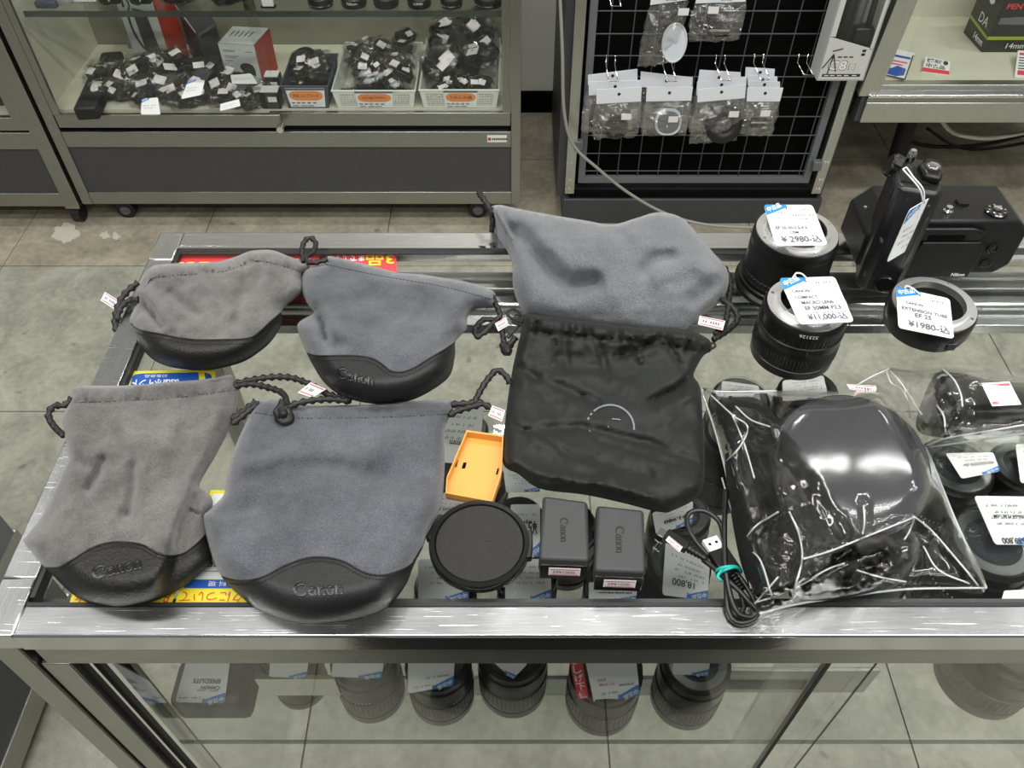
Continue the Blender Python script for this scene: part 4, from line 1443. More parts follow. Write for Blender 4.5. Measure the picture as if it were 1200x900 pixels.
# ================================================================== two batteries
for i, (q, lab, st, wo) in enumerate((
        ([(631, 661), (691, 663), (689, 587), (636, 580)], 'left of two charcoal camera batteries, touching the black nylon pouch', [(642, 672), (678, 673), (678, 664), (643, 663)], ((656, 606), (663, 634))),
        ([(696, 675), (757, 677), (755, 597), (699, 591)], 'right of two charcoal camera batteries, beside the cable', [(708, 685), (744, 686), (744, 676), (708, 675)], ((722, 616), (729, 647))))):
    zt = .9215
    tp = [P(u, v, zt) for u, v in q]
    T = thing('camera_battery', lab, 'battery', (tp[0] + tp[2]) / 2 - Vector((0, 0, zt - ZT)), 0, 'camera batteries')
    fr0 = [p.lerp(tp[3 - k], .07) for k, p in enumerate(tp[:2])]
    body = [fr0[0], fr0[1], tp[2], tp[3]]
    obj('body', MB().hexa([(p.x, p.y, .9004) for p in body], body), BATT, T, world=True, bevel=.0028)
    e = [tp[0], tp[1], fr0[1], fr0[0]]
    e = [p + Vector((0, 0, -.0016)) for p in e]
    ee = [e[0].lerp(e[1], .03), e[1].lerp(e[0], .03), e[2].lerp(e[3], .03), e[3].lerp(e[2], .03)]
    obj('contact_end', MB().hexa([(p.x, p.y, .9006) for p in ee], ee), BGLOSS, T, world=True, bevel=.0008)
    fd = (tp[1] - tp[0]).normalized()
    base = ee[0] + Vector((0, -.0004, 0))
    s0 = [base + fd * a + Vector((0, 0, z)) for a, z in ((.0065, -.013), (.0295, -.013), (.0295, -.003), (.0065, -.003))]
    sticker(T, None, 0, text='39¥1000-', world_pts=s0)
    m = MB()
    (u0, v0), (u1, v1) = wo
    pw = [P(u0, v0, zt + .0003), P(u1, v1, zt + .0003)]
    # the word runs toward the front edge, read from the right
    st_, en_ = P((q[0][0] + q[1][0]) / 2 + 0, v0 + 1, zt + .0003), P((q[0][0] + q[1][0]) / 2 + 1, v1 + 1, zt + .0003)
    ax = en_ - st_
    ay = Vector((ax.y, -ax.x, 0)) * -1
    word_ribbons(m, lambda x, y: st_ + ax * x + ay * (y - .155) * .95, 1.0)
    obj('lettering', m, THREAD, T, world=True)

# ================================================================== usb cable
TU = thing('usb_cable', 'short black usb cable looped and bound with a teal rubber band', 'cable', P(848, 690, ZT))
cord(TU, [(824, 656, .004), (836, 665, .006), (848, 676, .009), (868, 694, .011), (880, 708, .010), (887, 718, .006), (880, 723, .005), (866, 720, .006), (858, 705, .008), (853, 685, .010), (850, 665, .012), (849, 640, .012), (849, 610, .010), (850, 592, .006), (851, 575, .004)], .0021, 'lead', rope=0, mat=CABLE, step=.004)
cord(TU, [(850, 668, .006), (835, 655, .004), (820, 640, .003), (808, 622, .003), (805, 606, .003), (812, 599, .004), (826, 599, .004), (838, 606, .004), (845, 616, .004), (849, 640, .005), (851, 680, .006), (853, 715, .004), (862, 729, .003), (876, 729, .003), (888, 720, .004), (882, 700, .005), (868, 678, .007), (858, 668, .008)], .0021, 'lead', rope=0, mat=CABLE, step=.004)
cord(TU, [(858, 668, .008), (866, 690, .006), (872, 712, .004), (862, 722, .004), (856, 700, .005), (853, 672, .007)], .0019, 'lead', rope=0, mat=CABLE, step=.004)
a, b = P(780, 626, .905), P(806, 642, .905)
d = (b - a).normalized()
nrm = Vector((-d.y, d.x, 0))
obj('micro_plug_housing', MB().hexa([a - nrm * .0045 - Vector((0, 0, .004)), b - nrm * .004 - Vector((0, 0, .004)), b + nrm * .004 - Vector((0, 0, .004)), a + nrm * .0045 - Vector((0, 0, .004))],
                                    [a - nrm * .0045 + Vector((0, 0, .003)), b - nrm * .004 + Vector((0, 0, .003)), b + nrm * .004 + Vector((0, 0, .003)), a + nrm * .0045 + Vector((0, 0, .003))]), BPLAST, TU, world=True, bevel=.001)
obj('micro_plug', MB().hexa([a - d * .006 - nrm * .003 - Vector((0, 0, .002)), a - nrm * .003 - Vector((0, 0, .002)), a + nrm * .003 - Vector((0, 0, .002)), a - d * .006 + nrm * .003 - Vector((0, 0, .002))],
                            [a - d * .006 - nrm * .003, a - nrm * .003, a + nrm * .003, a - d * .006 + nrm * .003]), CHROME, TU, world=True)
m = MB()
for k in range(5):
    c0 = b + d * (.001 + k * .0028)
    m.tube([c0, c0 + d * .0019], .0036 - k * .00025, 10)
m.tube([b, b + d * .015], .0022, 8)
obj('strain_relief', m, BPLAST, TU, world=True, smooth=True, auto=40)
a2, b2 = P(833, 631, .906), P(857, 662, .908)
d2 = (P(846, 652, .907) - P(829, 626, .906)).normalized()
n2 = Vector((-d2.y, d2.x, 0)).normalized()


def bar(p, q, w, h):
    up = Vector((0, 0, h / 2))
    return MB().hexa([p - n2 * w - up, q - n2 * w - up, q + n2 * w - up, p + n2 * w - up], [p - n2 * w + up, q - n2 * w + up, q + n2 * w + up, p + n2 * w + up])


s_ = P(831, 632, .906)
e_ = s_ + d2 * .011
obj('usb_plug', bar(s_, e_, .006, .0045), PAPER_G, TU, world=True)
obj('usb_plug_slot', bar(s_ + d2 * .004 - n2 * .0028, s_ + d2 * .0062 - n2 * .0028, .0011, .0048).add(*(lambda q: (q.v, q.f))(bar(s_ + d2 * .004 + n2 * .0028, s_ + d2 * .0062 + n2 * .0028, .0011, .0048))), BOARD, TU, world=True)
obj('usb_plug_housing', bar(e_, e_ + d2 * .022, .0078, .0075), BPLAST, TU, world=True, bevel=.0012)
m = MB()
for k in range(5):
    c0 = e_ + d2 * (.023 + k * .0026)
    m.tube([c0, c0 + d2 * .0018], .0036 - k * .0002, 10)
obj('strain_relief', m, BPLAST, TU, world=True, smooth=True)
obj('rubber_band', MB().tube([P(841, 676, .902), P(840, 669, .908), P(848, 665, .914), P(860, 664, .914), P(868, 668, .908), P(866, 673, .903)], .0013, 8, step=.002)
    .tube([P(840, 675, .904), P(850, 668, .915), P(862, 665, .914), P(869, 670, .907)], .0011, 8, step=.002)
    .tube([P(846, 668, .913), P(841, 676, .914), P(846, 681, .912)], .0012, 8, step=.002), TEAL, TU, world=True, smooth=True)
sticker(TU, [(780, 633), (796, 647), (800, 641), (784, 628)], .9085)

# ================================================================== round pouch in a clear bag, and its neighbour
TG = thing('bagged_lens_cover', 'clear plastic bag with a round padded charcoal lens cover, filling the front right', 'bagged cover', P(985, 580, ZT))
dc = P(996, 546, .926)
dr = 88.5 * (dc - Vector((0, 0, CAMZ))).dot(Vector((0, _C, -_S))) / FPX
MT = Matrix.Translation(dc) @ Matrix.Rotation(math.radians(17), 4, 'X') @ Matrix.Rotation(math.radians(-4), 4, 'Y')
prof = [(dr * .90, -.012), (dr * .985, -.009), (dr, -.002), (dr * .985, .003)]
for k in range(1, 9):
    a = k / 8
    prof.append((dr * .985 * (1 - a) + .0003, .003 + .007 * (1 - (1 - a) ** 2)))
obj('padded_disc', MB().lathe(prof, 72, mat=MT), DARK_CLOTH, TG, world=True, smooth=True, auto=50)
obj('piping', MB().tube([MT @ Vector((dr * .992 * math.cos(k * .0873), dr * .992 * math.sin(k * .0873), .002)) for k in range(72)], .0013, 8, closed=True), BPLAST, TG, world=True, smooth=True)
fl_out = [(842, 470), (862, 462), (893, 470), (912, 492), (945, 530), (985, 595), (1010, 634), (985, 650), (962, 668), (930, 690), (890, 698), (870, 660), (856, 590), (846, 520)]
SFl = Soft(fl_out, lambda u, v: float(np.interp(u, [840, 880, 915, 960, 1010], [.020, .032, .052, .050, .036])), lambda u, v: 16 if u < 900 else 7, ZT, .004,
           [([(893, 500), (935, 560), (985, 640)], -.004, 4), ([(865, 500), (880, 560), (900, 640)], -.006, 9), ([(905, 560), (930, 620)], .004, 10), ([(850, 540), (880, 600)], .004, 9)], None, (.004, .02), 5, 61)
up, _ = SFl.build(None)
obj('cloth_flap', up, BLACK_CLOTH, TG, world=True, smooth=True, auto=70)
cr_out = [(925, 690), (950, 655), (985, 640), (1030, 628), (1062, 618), (1078, 640), (1066, 672), (1040, 690), (980, 702), (940, 704)]
SCr = Soft(cr_out, lambda u, v: .024, lambda u, v: 20, ZT, .003, [([(960, 680), (1000, 660), (1040, 640)], .008, 7), ([(1000, 690), (1020, 665)], -.008, 6)], None, (.012, .035), 5, 9)
up, _ = SCr.build(None)
obj('cord_bundle', up, BPLAST, TG, world=True, smooth=True, auto=60)
obj('cord_lock', MB().tube([P(1000, 640, .945), P(1016, 636, .946), P(1034, 634, .944), P(1045, 642, .938)], .0055, 12, rope=.1, step=.002), BMATTE, TG, world=True, smooth=True)


def film(name, T, outline, H, R, folds, seed, edge=.002, noise=(.003, .02), step=6.0, ridges=26, mat=FILM, base=ZT, calm=None):
    r = random.Random(seed)
    us = [p[0] for p in outline]
    vs = [p[1] for p in outline]
    fo = list(folds)
    for _ in range(ridges):
        u, v = r.uniform(min(us), max(us)), r.uniform(min(vs), max(vs))
        if calm and math.hypot(u - calm[0], v - calm[1]) < calm[2]:
            continue
        a = r.uniform(0, 6.28)
        L = r.uniform(20, 55)
        fo.append(([(u, v), (u + L * .5 * math.cos(a), v + L * .5 * math.sin(a)), (u + L * math.cos(a + .3), v + L * math.sin(a + .3))], r.uniform(-.005, .005), r.uniform(3.5, 7)))
    s = Soft(outline, H, R, base, edge, fo, None, noise, step, seed, .6)
    up, _ = s.build(None)
    # only the upper sheet: the lower one lies flat on the glass
    up.f = [f for f in up.f if not all(abs(up.v[i][2] - (base + .0004)) < 1e-6 for i in f)]
    o = obj(name, up, mat, T, world=True, smooth=True)
    return s, o


fG = [(822, 457), (850, 459), (910, 458), (985, 459), (1031, 453), (1052, 470), (1085, 524), (1100, 560), (1120, 610), (1156, 689), (1110, 690), (1073, 690), (1020, 695), (970, 702), (924, 710), (886, 720), (876, 670), (866, 620), (851, 555), (838, 505)]


def HG(u, v):
    d = math.hypot((u - 996) / 100, (v - 540) / 96)
    t = 1 / (1 + math.exp((d - 1.02) / .05))
    disc = .036 + (546 - v) * .00017
    disc += .007 * max(0, 1 - d * d)
    z = .018 + t * disc
    for q_ in (SFl, SCr):               # the film lies over the cloth flap and the bundle
        if q_.inside1(u, v):
            z = max(z, float(q_.z([(u, v)])[0]) + .004)
    return z


sfG, _o = film('plastic_bag', TG, fG, HG, lambda u, v: 22, [
    ([(870, 640), (900, 610), (925, 596)], .012, 5), ([(925, 596), (945, 640), (930, 690)], .010, 5), ([(940, 655), (1000, 636), (1072, 606)], .012, 4), ([(1072, 606), (1110, 645), (1150, 685)], .010, 4),
    ([(880, 500), (900, 512), (908, 498)], .010, 5), ([(830, 460), (870, 500), (860, 540), (868, 570)], .010, 4), ([(1012, 590), (1015, 632)], .008, 4), ([(885, 715), (930, 700), (990, 660)], .008, 5)], 77, ridges=70, calm=(990, 540, 112), noise=(.0003, .012))
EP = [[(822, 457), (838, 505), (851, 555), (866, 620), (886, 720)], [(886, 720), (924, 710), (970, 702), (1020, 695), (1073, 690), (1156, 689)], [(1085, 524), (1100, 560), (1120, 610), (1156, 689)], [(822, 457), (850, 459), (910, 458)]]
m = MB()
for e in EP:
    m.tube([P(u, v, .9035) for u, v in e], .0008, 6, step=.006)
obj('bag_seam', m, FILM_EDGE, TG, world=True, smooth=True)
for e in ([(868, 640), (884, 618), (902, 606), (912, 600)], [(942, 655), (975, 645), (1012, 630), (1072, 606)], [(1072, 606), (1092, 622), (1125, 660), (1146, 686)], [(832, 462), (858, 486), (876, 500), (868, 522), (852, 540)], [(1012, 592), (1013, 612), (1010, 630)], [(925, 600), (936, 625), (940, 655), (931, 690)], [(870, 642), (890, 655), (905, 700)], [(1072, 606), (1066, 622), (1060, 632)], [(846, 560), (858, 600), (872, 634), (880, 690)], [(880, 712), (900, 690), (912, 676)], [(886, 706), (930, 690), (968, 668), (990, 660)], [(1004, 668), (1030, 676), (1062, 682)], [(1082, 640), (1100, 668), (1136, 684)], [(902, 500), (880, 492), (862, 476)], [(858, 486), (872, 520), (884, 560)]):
    obj('fold_highlight', MB().tube(sfG.at(px_loop(e, 4, False), .0006), .00065, 6), FILM_EDGE, TG, world=True, smooth=True)  # pale tubes stand in for highlights along the film folds
sticker(TG, [(996, 456), (1030, 462), (1026, 452), (992, 450)], .915)

TH = thing('bagged_lens_hood', 'clear plastic bag with a domed black item, cut by the right edge', 'bagged hood', P(1130, 480, ZT))
Hh = [(1076, 500), (1084, 462), (1102, 434), (1140, 440), (1160, 446), (1210, 450), (1262, 470), (1258, 505), (1200, 508), (1150, 508), (1105, 510)]
SHo = Soft(Hh, lambda u, v: .055, lambda u, v: 34, ZT, .004, [([(1102, 438), (1120, 465), (1128, 505)], .006, 6), ([(1110, 440), (1160, 452), (1230, 458)], -.006, 6)], None, (.001, .02), 5, 13)
up, _ = SHo.build(None)
obj('domed_hood', up, BPLAST, TH, world=True, smooth=True, auto=70)
fH = [(1003, 452), (1022, 440), (1042, 431), (1072, 434), (1105, 429), (1160, 434), (1200, 441), (1275, 452), (1278, 520), (1240, 524), (1200, 526), (1150, 530), (1112, 534), (1086, 522), (1062, 480), (1046, 462), (1028, 452)]
sfH, _o = film('plastic_bag', TH, fH, lambda u, v: .016 + .052 / (1 + math.exp(-(u - 1085) / 6)) / (1 + math.exp((v - 512) / 4)), lambda u, v: 16, [
    ([(1040, 432), (1060, 455), (1066, 480), (1082, 500)], .010, 4), ([(1088, 520), (1120, 508), (1200, 495), (1270, 488)], .010, 4), ([(1098, 455), (1105, 480), (1108, 505)], .010, 5), ([(1108, 505), (1125, 478)], .009, 4), ([(1130, 440), (1150, 450)], .006, 4)], 41, ridges=34, noise=(.002, .014), calm=(1185, 470, 60))
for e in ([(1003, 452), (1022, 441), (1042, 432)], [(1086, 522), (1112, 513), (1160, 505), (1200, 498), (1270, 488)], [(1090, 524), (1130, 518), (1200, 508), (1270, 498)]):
    obj('fold_highlight', MB().tube(sfH.at(px_loop(e, 5, False), .0006), .0008, 6), FILM_EDGE, TH, world=True, smooth=True)  # fold highlights drawn as pale tubes on the film
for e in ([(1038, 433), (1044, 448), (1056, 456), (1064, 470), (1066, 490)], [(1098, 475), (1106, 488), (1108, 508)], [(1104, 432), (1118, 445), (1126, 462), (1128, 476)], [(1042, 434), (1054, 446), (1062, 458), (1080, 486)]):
    obj('fold_highlight', MB().tube(sfH.at(px_loop(e, 4, False), .0006), .0007, 6), FILM_EDGE, TH, world=True, smooth=True)
w = sfH.at([(1163, 476), (1197, 474), (1183, 447), (1150, 449)], .002)
sticker(TH, None, 0, text='39¥1,980-', world_pts=[w[0], w[1], w[2], w[3]])

# ================================================================== used lenses standing on the glass


def px_r(c, rpx):
    return rpx * (c - Vector((0, 0, CAMZ))).dot(Vector((0, _C, -_S))) / FPX


def mount_parts(T, r, h, inner, mat=MOUNT, screws=4, rz=0.3):
    """bayonet end of a lens: flange ring, throat, rear element"""
    obj('mount_ring', MB().lathe([(r * .985, h - .003), (r * .985, h), (r * .80, h), (r * .79, h + .004), (inner, h + .004), (inner * .97, h - .012)], 64, cap0=False, cap1=False), mat, T, smooth=True, auto=30)
    obj('throat', MB().lathe([(inner * .965, h + .002), (inner * .93, h - .010), (inner * .70, h - .012), (inner * .62, h - .010)], 48, cap0=False, cap1=False), BMATTE, T, smooth=True, auto=40)
    obj('rear_glass', MB().lathe([(inner * .63, h - .0105), (inner * .5, h - .0085), (inner * .25, h - .007), (.0005, h - .0065)], 40, cap0=False), LENSG, T, smooth=True)
    m = MB()
    for k in range(screws):
        a = rz + k * 2 * math.pi / screws
        m.lathe([(.0017, h), (.0015, h + .0006)], 10, (r * .89 * math.cos(a), r * .89 * math.sin(a), 0))
    obj('mount_screw', m, CHROME, T)
    for k in range(3):
        a0 = rz + .5 + k * 2.094
        pts = [(r * .79 * math.cos(a0 + j * .13), r * .79 * math.sin(a0 + j * .13)) for j in range(6)] + [(inner * .86 * math.cos(a0 + j * .13), inner * .86 * math.sin(a0 + j * .13)) for j in range(5, -1, -1)]
        obj('bayonet_claw', MB().prism(pts, h + .0042, h + .0056), mat, T)
    m = MB()
    for k in range(7):
        a = rz + 3.4 + k * .10
        m.lathe([(.0011, h - .006), (.0011, h - .0035)], 8, (inner * .80 * math.cos(a), inner * .80 * math.sin(a), 0))
    obj('contact_pin', m, GOLD, T)


b = P(914, 334, ZT)
r = px_r(b, 52)
TI = thing('camera_lens', 'taller black zoom lens at the back, standing mount up with a wide front flange', 'lens', b, 0, 'used lenses on the counter')
h = .067
obj('barrel', MB().lathe([(r * .97, .0005), (r * 1.02, .002), (r * 1.03, .007), (r * .97, .0095), (r * .965, .014), (r * .93, .0148), (r * .93, .019), (r * .915, .020), (r * .915, .026), (r * .905, .0268), (r * .905, .0335), (r * .90, .034), (r * .90, .050), (r * .885, .0515), (r * .885, .0545), (r * .90, .0555), (r * .90, .0600), (r * .86, h - .001), (r * .84, h - .001)], 80, cap1=False), BPLAST, TI, smooth=True, auto=30)
obj('zoom_ring', MB().lathe([(r * .92, .0205), (r * .935, .021), (r * .935, .0255), (r * .92, .026)], 120, cap0=False, cap1=False, ridges={1: .0008, 2: .0008}), RUBBER, TI)
mount_parts(TI, r * .86, h, r * .60)
m = MB()
for k in range(46):
    a = math.radians(190 + k * 2.6)
    m.add([Vector((r * .9165 * math.cos(a + q), r * .9165 * math.sin(a + q), z)) for q, z in ((0, .0265), (.013, .0265), (.013, .0270), (0, .0270))], [(0, 1, 2, 3)])
obj('scale_marks', m, MIDGREY, TI)

b = P(926, 413, ZT)
r = px_r(b, 47.5)
TJ = thing('camera_lens', 'shorter black macro lens with ribbed rings in front of the taller zoom lens', 'lens', b, 0, 'used lenses on the counter')
h = .061
obj('barrel', MB().lathe([(r * .94, .0005), (r * .98, .002), (r * .99, .0105), (r * .965, .0112), (r * .965, .0125), (r, .013), (r, .0265), (r * .985, .0275), (r * .985, .0335), (r * .995, .0345), (r * 1.0, .0400), (r * .975, .0410), (r * .985, .054), (r * .96, h - .003), (r * .94, h - .002)], 80, cap1=False), BPLAST, TJ, smooth=True, auto=30)
obj('focus_ring', MB().lathe([(r * .985, .0132), (r * 1.008, .0138), (r * 1.008, .0258), (r * .985, .0264)], 150, cap0=False, cap1=False, ridges={1: .0009, 2: .0009}), RUBBER, TJ)
obj('ribbed_collar', MB().lathe([(r * .97, .0412), (r * .992, .0416), (r * .986, .0535), (r * .97, .0539)], 130, cap0=False, cap1=False, ridges={1: .0010, 2: .0010}), BPLAST, TJ)
mount_parts(TJ, r * .93, h, r * .64, rz=1.1)
m = MB()
ga = lambda x, y: Vector((r * 1.0 * math.cos(math.radians(248) + x * .42), r * 1.0 * math.sin(math.radians(248) + x * .42),   .0543 + y * .0034))
write(m, '323126', lambda x, y: ga(1 - x, 1 - y), 0, 0, 1, 1)
obj('serial_number', m, WHITE, TJ)

b = P(1082, 381, ZT)
r = px_r(b, 48.5)
TK = thing('extension_tube', 'low black extension tube with a bright steel ring at the right', 'extension tube', b)
h = .028
obj('barrel', MB().lathe([(r * .93, .0005), (r * .95, .002), (r * .955, .006), (r, .009), (r, .023), (r * .975, .0265), (r * .95, .0272)], 80, cap1=False, cap0=False), BPLAST, TK, smooth=True, auto=35)
obj('mount_ring', MB().lathe([(r * .955, .0265), (r * .95, h), (r * .79, h), (r * .78, h + .003), (r * .69, h + .003), (r * .68, h - .004)], 72, cap0=False, cap1=False), MOUNT, TK, smooth=True, auto=30)
obj('inner_wall', MB().lathe([(r * .69, h), (r * .66, .014), (r * .70, .002)], 64, cap0=False, cap1=False), BMATTE, TK, smooth=True)
m = MB()
for k in range(4):
    a = .9 + k * 1.571
    m.lathe([(.0018, h), (.0016, h + .0006)], 10, (r * .87 * math.cos(a), r * .87 * math.sin(a), 0))
obj('mount_screw', m, CHROME, TK)
obj('release_button', MB().box(.004, .013, -r * 1.02, -r * .97, .006, .014), BGLOSS, TK, bevel=.001)

# ================================================================== motor drive with hand grip
TM = thing('motor_drive', 'worn black camera motor drive with an upright hand grip at the back right', 'motor drive', P(1090, 318, ZT))
bl, br = P(1004, 318, ZT), P(1172, 318, ZT)
fy = .645
x0, x1 = V(1000, 316, fy).x, V(1180, 316, fy).x
hb = .066
ch = .012
poly = [(x0 + ch, 0), (x1 - ch, 0), (x1, ch), (x1, hb - ch), (x1 - ch * 1.2, hb), (x0 + ch * 1.5, hb), (x0, hb - ch * 1.5), (x0, ch)]
MX = Matrix.Translation((0, fy, ZT + .0006)) @ Matrix.Rotation(math.pi / 2, 4, 'X')
WORN = None
m_, nt_, b_ = nodes_of('worn_black_enamel')
tc_ = N(nt_, 'ShaderNodeTexCoord')
n_ = N(nt_, 'ShaderNodeTexNoise', Scale=95.0, Detail=5.0)
nt_.links.new(tc_.outputs['Object'], n_.inputs['Vector'])
g_ = N(nt_, 'ShaderNodeMapRange')
for i_, v_ in ((1, .66), (2, .70), (3, 0.0), (4, 1.0)):
    g_.inputs[i_].default_value = v_
nt_.links.new(n_.outputs[0], g_.inputs[0])
mx_ = N(nt_, 'ShaderNodeMix', data_type='RGBA')
mx_.inputs[6].default_value = (.010, .010, .011, 1)
mx_.inputs[7].default_value = (.13, .12, .11, 1)
nt_.links.new(g_.outputs[0], mx_.inputs[0])
nt_.links.new(mx_.outputs[2], b_.inputs['Base Color'])
b_.inputs['Roughness'].default_value = .33
WORN = m_
obj('body', MB().prism(poly, -.060, 0, MX), plain('black_enamel', (.009, .009, .010), .36, bump=.05, bscale=900, spec=.25), TM, world=True, bevel=.003)
px0, px1 = V(1068, 300, fy - .007).x, V(1147, 300, fy - .007).x
obj('battery_door', MB().prism([(px0, .001), (px1, .001), (px1 + .002, .034), (px1 - .004, .045), (px0 + .006, .045), (px0 + .002, .034)], 0, .007, MX), plain('black_enamel', (.011, .011, .012), .36), TM, world=True, bevel=.0012)
qx0, qx1 = V(1085, 272, fy - .007).x, V(1150, 272, fy - .007).x
obj('thumb_shelf', MB().prism([(qx0 - .010, .045), (qx1 + .004, .045), (qx1 + .008, .056), (qx1 - .006, .060), (qx0, .060)], 0, .005, MX), BPLAST, TM, world=True, bevel=.0015)
obj('thumb_recess', MB().prism([(qx0 + .006, .047), (qx1 - .012, .047), (qx1 - .012, .053), (qx0 + .006, .053)], .0051, .0055, MX), BOARD, TM, world=True)
m = MB()
fq = lambda x, y: Vector((V(1116, 319, fy - .0072).x + x * .0135, fy - .0073, ZT + .004 + y * .0042))
write(m, 'Nikon', fq, 0, 0, 1, 1, bold=True)
obj('lettering', m, WHITE, TM, world=True)
for u, v in ((1163, 291), (1155, 308)):
    p = V(u, v, fy)
    obj('socket', MB().lathe([(.0058, 0), (.0058, .0018), (.0040, .0020), (.0038, .0008), (.0002, .0008)], 24, p, mat=Matrix.Rotation(math.pi / 2, 4, 'X'), cap0=False), BGLOSS, TM, world=True, smooth=True, auto=30)
zt_ = ZT + hb + .0006
p = P(1112, 245, zt_ + .003)
obj('release_pin', MB().lathe([(.005, 0), (.005, .002), (.0035, .0035), (.003, .006)], 20, (p.x, p.y, zt_)), CHROME, TM, world=True, smooth=True, auto=30)
p = P(1168, 247, zt_ + .002)
o = obj('coupling_dial', MB().lathe([(.0105, 0), (.0105, .0022), (.009, .003), (.006, .0028)], 30, (p.x, p.y, zt_)), BGLOSS, TM, world=True, smooth=True, auto=30)
m = MB().lathe([(.0042, .003), (.004, .0055), (.002, .0062)], 18, (p.x, p.y, zt_))
for k in range(8):
    m.lathe([(.0011, .003), (.0011, .0036)], 8, (p.x + .0075 * math.cos(k * .785), p.y + .0075 * math.sin(k * .785), zt_))
obj('dial_pins', m, CHROME, o, world=True)
obj('shoe_bump', MB().lathe([(.007, 0), (.006, .003)], 20, (P(1127, 238, zt_).x, P(1127, 238, zt_).y, zt_)), BPLAST, TM, world=True)
p = P(1014, 243, zt_)
obj('screw', MB().lathe([(.0018, 0), (.0016, .001)], 12, (p.x, p.y, zt_)), CHROME, TM, world=True)
# grip
gb = P(1026, 324, ZT)
RG = Matrix.Translation((gb.x, gb.y, ZT + .0006)) @ Matrix.Rotation(math.radians(-16), 4, 'Z')
gh = .120
gw, gd = .0205, .0275
obj('grip', MB().prism([(-gw + .006, -gd), (gw - .006, -gd), (gw, -gd + .008), (gw, gd - .006), (gw - .006, gd), (-gw + .006, gd), (-gw, gd - .006), (-gw, -gd + .008)], 0, gh, RG), WORN, TM, world=True, bevel=.004)
m = MB()
for k in range(17):
    y = -gd * .75 + k * gd * 1.5 / 17
    m.add([RG @ Vector(q) for q in ((-gw - .0007, y, .066), (-gw - .0007, y + .0014, .066), (-gw - .0007, y + .0014, gh - .004), (-gw - .0007, y, gh - .004), (-gw + .001, y, .066), (-gw + .001, y + .0014, .066), (-gw + .001, y + .0014, gh - .004), (-gw + .001, y, gh - .004))], [(0, 1, 2, 3), (4, 5, 1, 0), (3, 2, 6, 7), (1, 5, 6, 2), (4, 0, 3, 7)])
for k in range(16):
    x = -gw * .8 + k * gw * .8 / 15 * 1.4
    m.add([RG @ Vector(q) for q in ((x, -gd * .6, gh), (x + .0009, -gd * .6, gh), (x + .0009, gd * .4, gh), (x, gd * .4, gh), (x, -gd * .6, gh + .0012), (x + .0009, -gd * .6, gh + .0012), (x + .0009, gd * .4, gh + .0012), (x, gd * .4, gh + .0012))], [(4, 5, 6, 7), (0, 1, 5, 4), (1, 2, 6, 5), (2, 3, 7, 6), (3, 0, 4, 7)])
obj('ribbed_strip', m, RUBBER, TM, world=True)
obj('trigger_saddle', MB().prism([(.002, -.012), (.016, -.014), (.019, -.002), (.017, .016), (.004, .018), (-.002, .006)], gh, gh + .008, RG), BPLAST, TM, world=True, bevel=.003)
obj('trigger_cap', MB().lathe([(.0060, .007), (.0060, .0095), (.005, .0105), (.002, .011)], 24, mat=RG @ Matrix.Translation((.009, .002, gh))), film_mat('smoky_clear_cap', (.35, .35, .35), .1, 2.0, haze=.1), TM, world=True, smooth=True, auto=40)
obj('knob', MB().lathe([(.0095, -.004), (.0105, -.002), (.0105, .004), (.008, .0065)], 26, mat=RG @ Matrix.Translation((-.020, .012, gh - .002)) @ Matrix.Rotation(-1.2, 4, 'Y'), ridges={1: .0006, 2: .0006}), BPLAST, TM, world=True)
obj('knob_post', MB().lathe([(.004, 0), (.004, .010), (.0025, .013)], 16, mat=RG @ Matrix.Translation((-.008, .018, gh))), CHROME, TM, world=True, smooth=True, auto=40)
obj('foot_cap', MB().lathe([(.0095, 0), (.0095, .002), (.0085, .003), (.0078, .0015)], 24, mat=RG @ Matrix.Translation((.004, -gd, .014)) @ Matrix.Rotation(math.pi / 2, 4, 'X')), BGLOSS, TM, world=True, smooth=True, auto=40)

# ================================================================== hang tags on the goods
K = INK
price_tag('white hang tag lying on the taller zoom lens, price two thousand nine hundred eighty yen', [(909, 288), (970, 287), (952, 240), (895, 240)], [.979] * 4,
          [('EF 20-35/3.5-4.5', .10, .38, .62, None, K), ('USM', .36, .27, .16, None, K), ('¥ 2980-込', .14, .06, .78, None, K)], group='hang tags on the used goods', scr=[(.24, .45, .76, .05, INKR), (.50, .92, .70, .05, INKR), (.62, .88, .84, .05, K), (.20, .40, .62, .05, K), (.60, .80, .61, .04, K)], seed=1)
price_tag('white hang tag on the macro lens, price eleven thousand yen', [(937, 380), (1001, 377), (978, 324), (913, 326)], [.974] * 4,
          [('CANON', .12, .66, .32, None, K), ('COMPACT', .12, .52, .42, None, K), ('MACRO LENS', .20, .40, .58, None, K), ('EF 50MM F2.5', .22, .275, .66, None, K), ('¥11,000-込', .20, .05, .72, None, K)], group='hang tags on the used goods', scr=[(.60, .90, .84, .05, K), (.28, .55, .19, .04, K), (.55, .90, .19, .05, INKR)], seed=2,
          loop=[(946, 327, .975), (940, 321, .978), (933, 320, .980), (929, 325, .978), (932, 330, .975)])
price_tag('white hang tag across the extension tube, price one thousand nine hundred eighty yen', [(1053, 384), (1118, 397), (1113, 350), (1050, 336)], [.934] * 4,
          [('CANON', .16, .62, .32, None, K), ('EXTENSION TUBE', .08, .46, .84, None, K), ('EF 25', .32, .33, .30, None, K), ('¥1980-込', .18, .07, .76, None, K)], group='hang tags on the used goods', scr=[(.64, .90, .80, .05, K)], seed=3,
          loop=[(1078, 345, .935), (1070, 338, .937), (1062, 335, .938), (1060, 338, .936)])
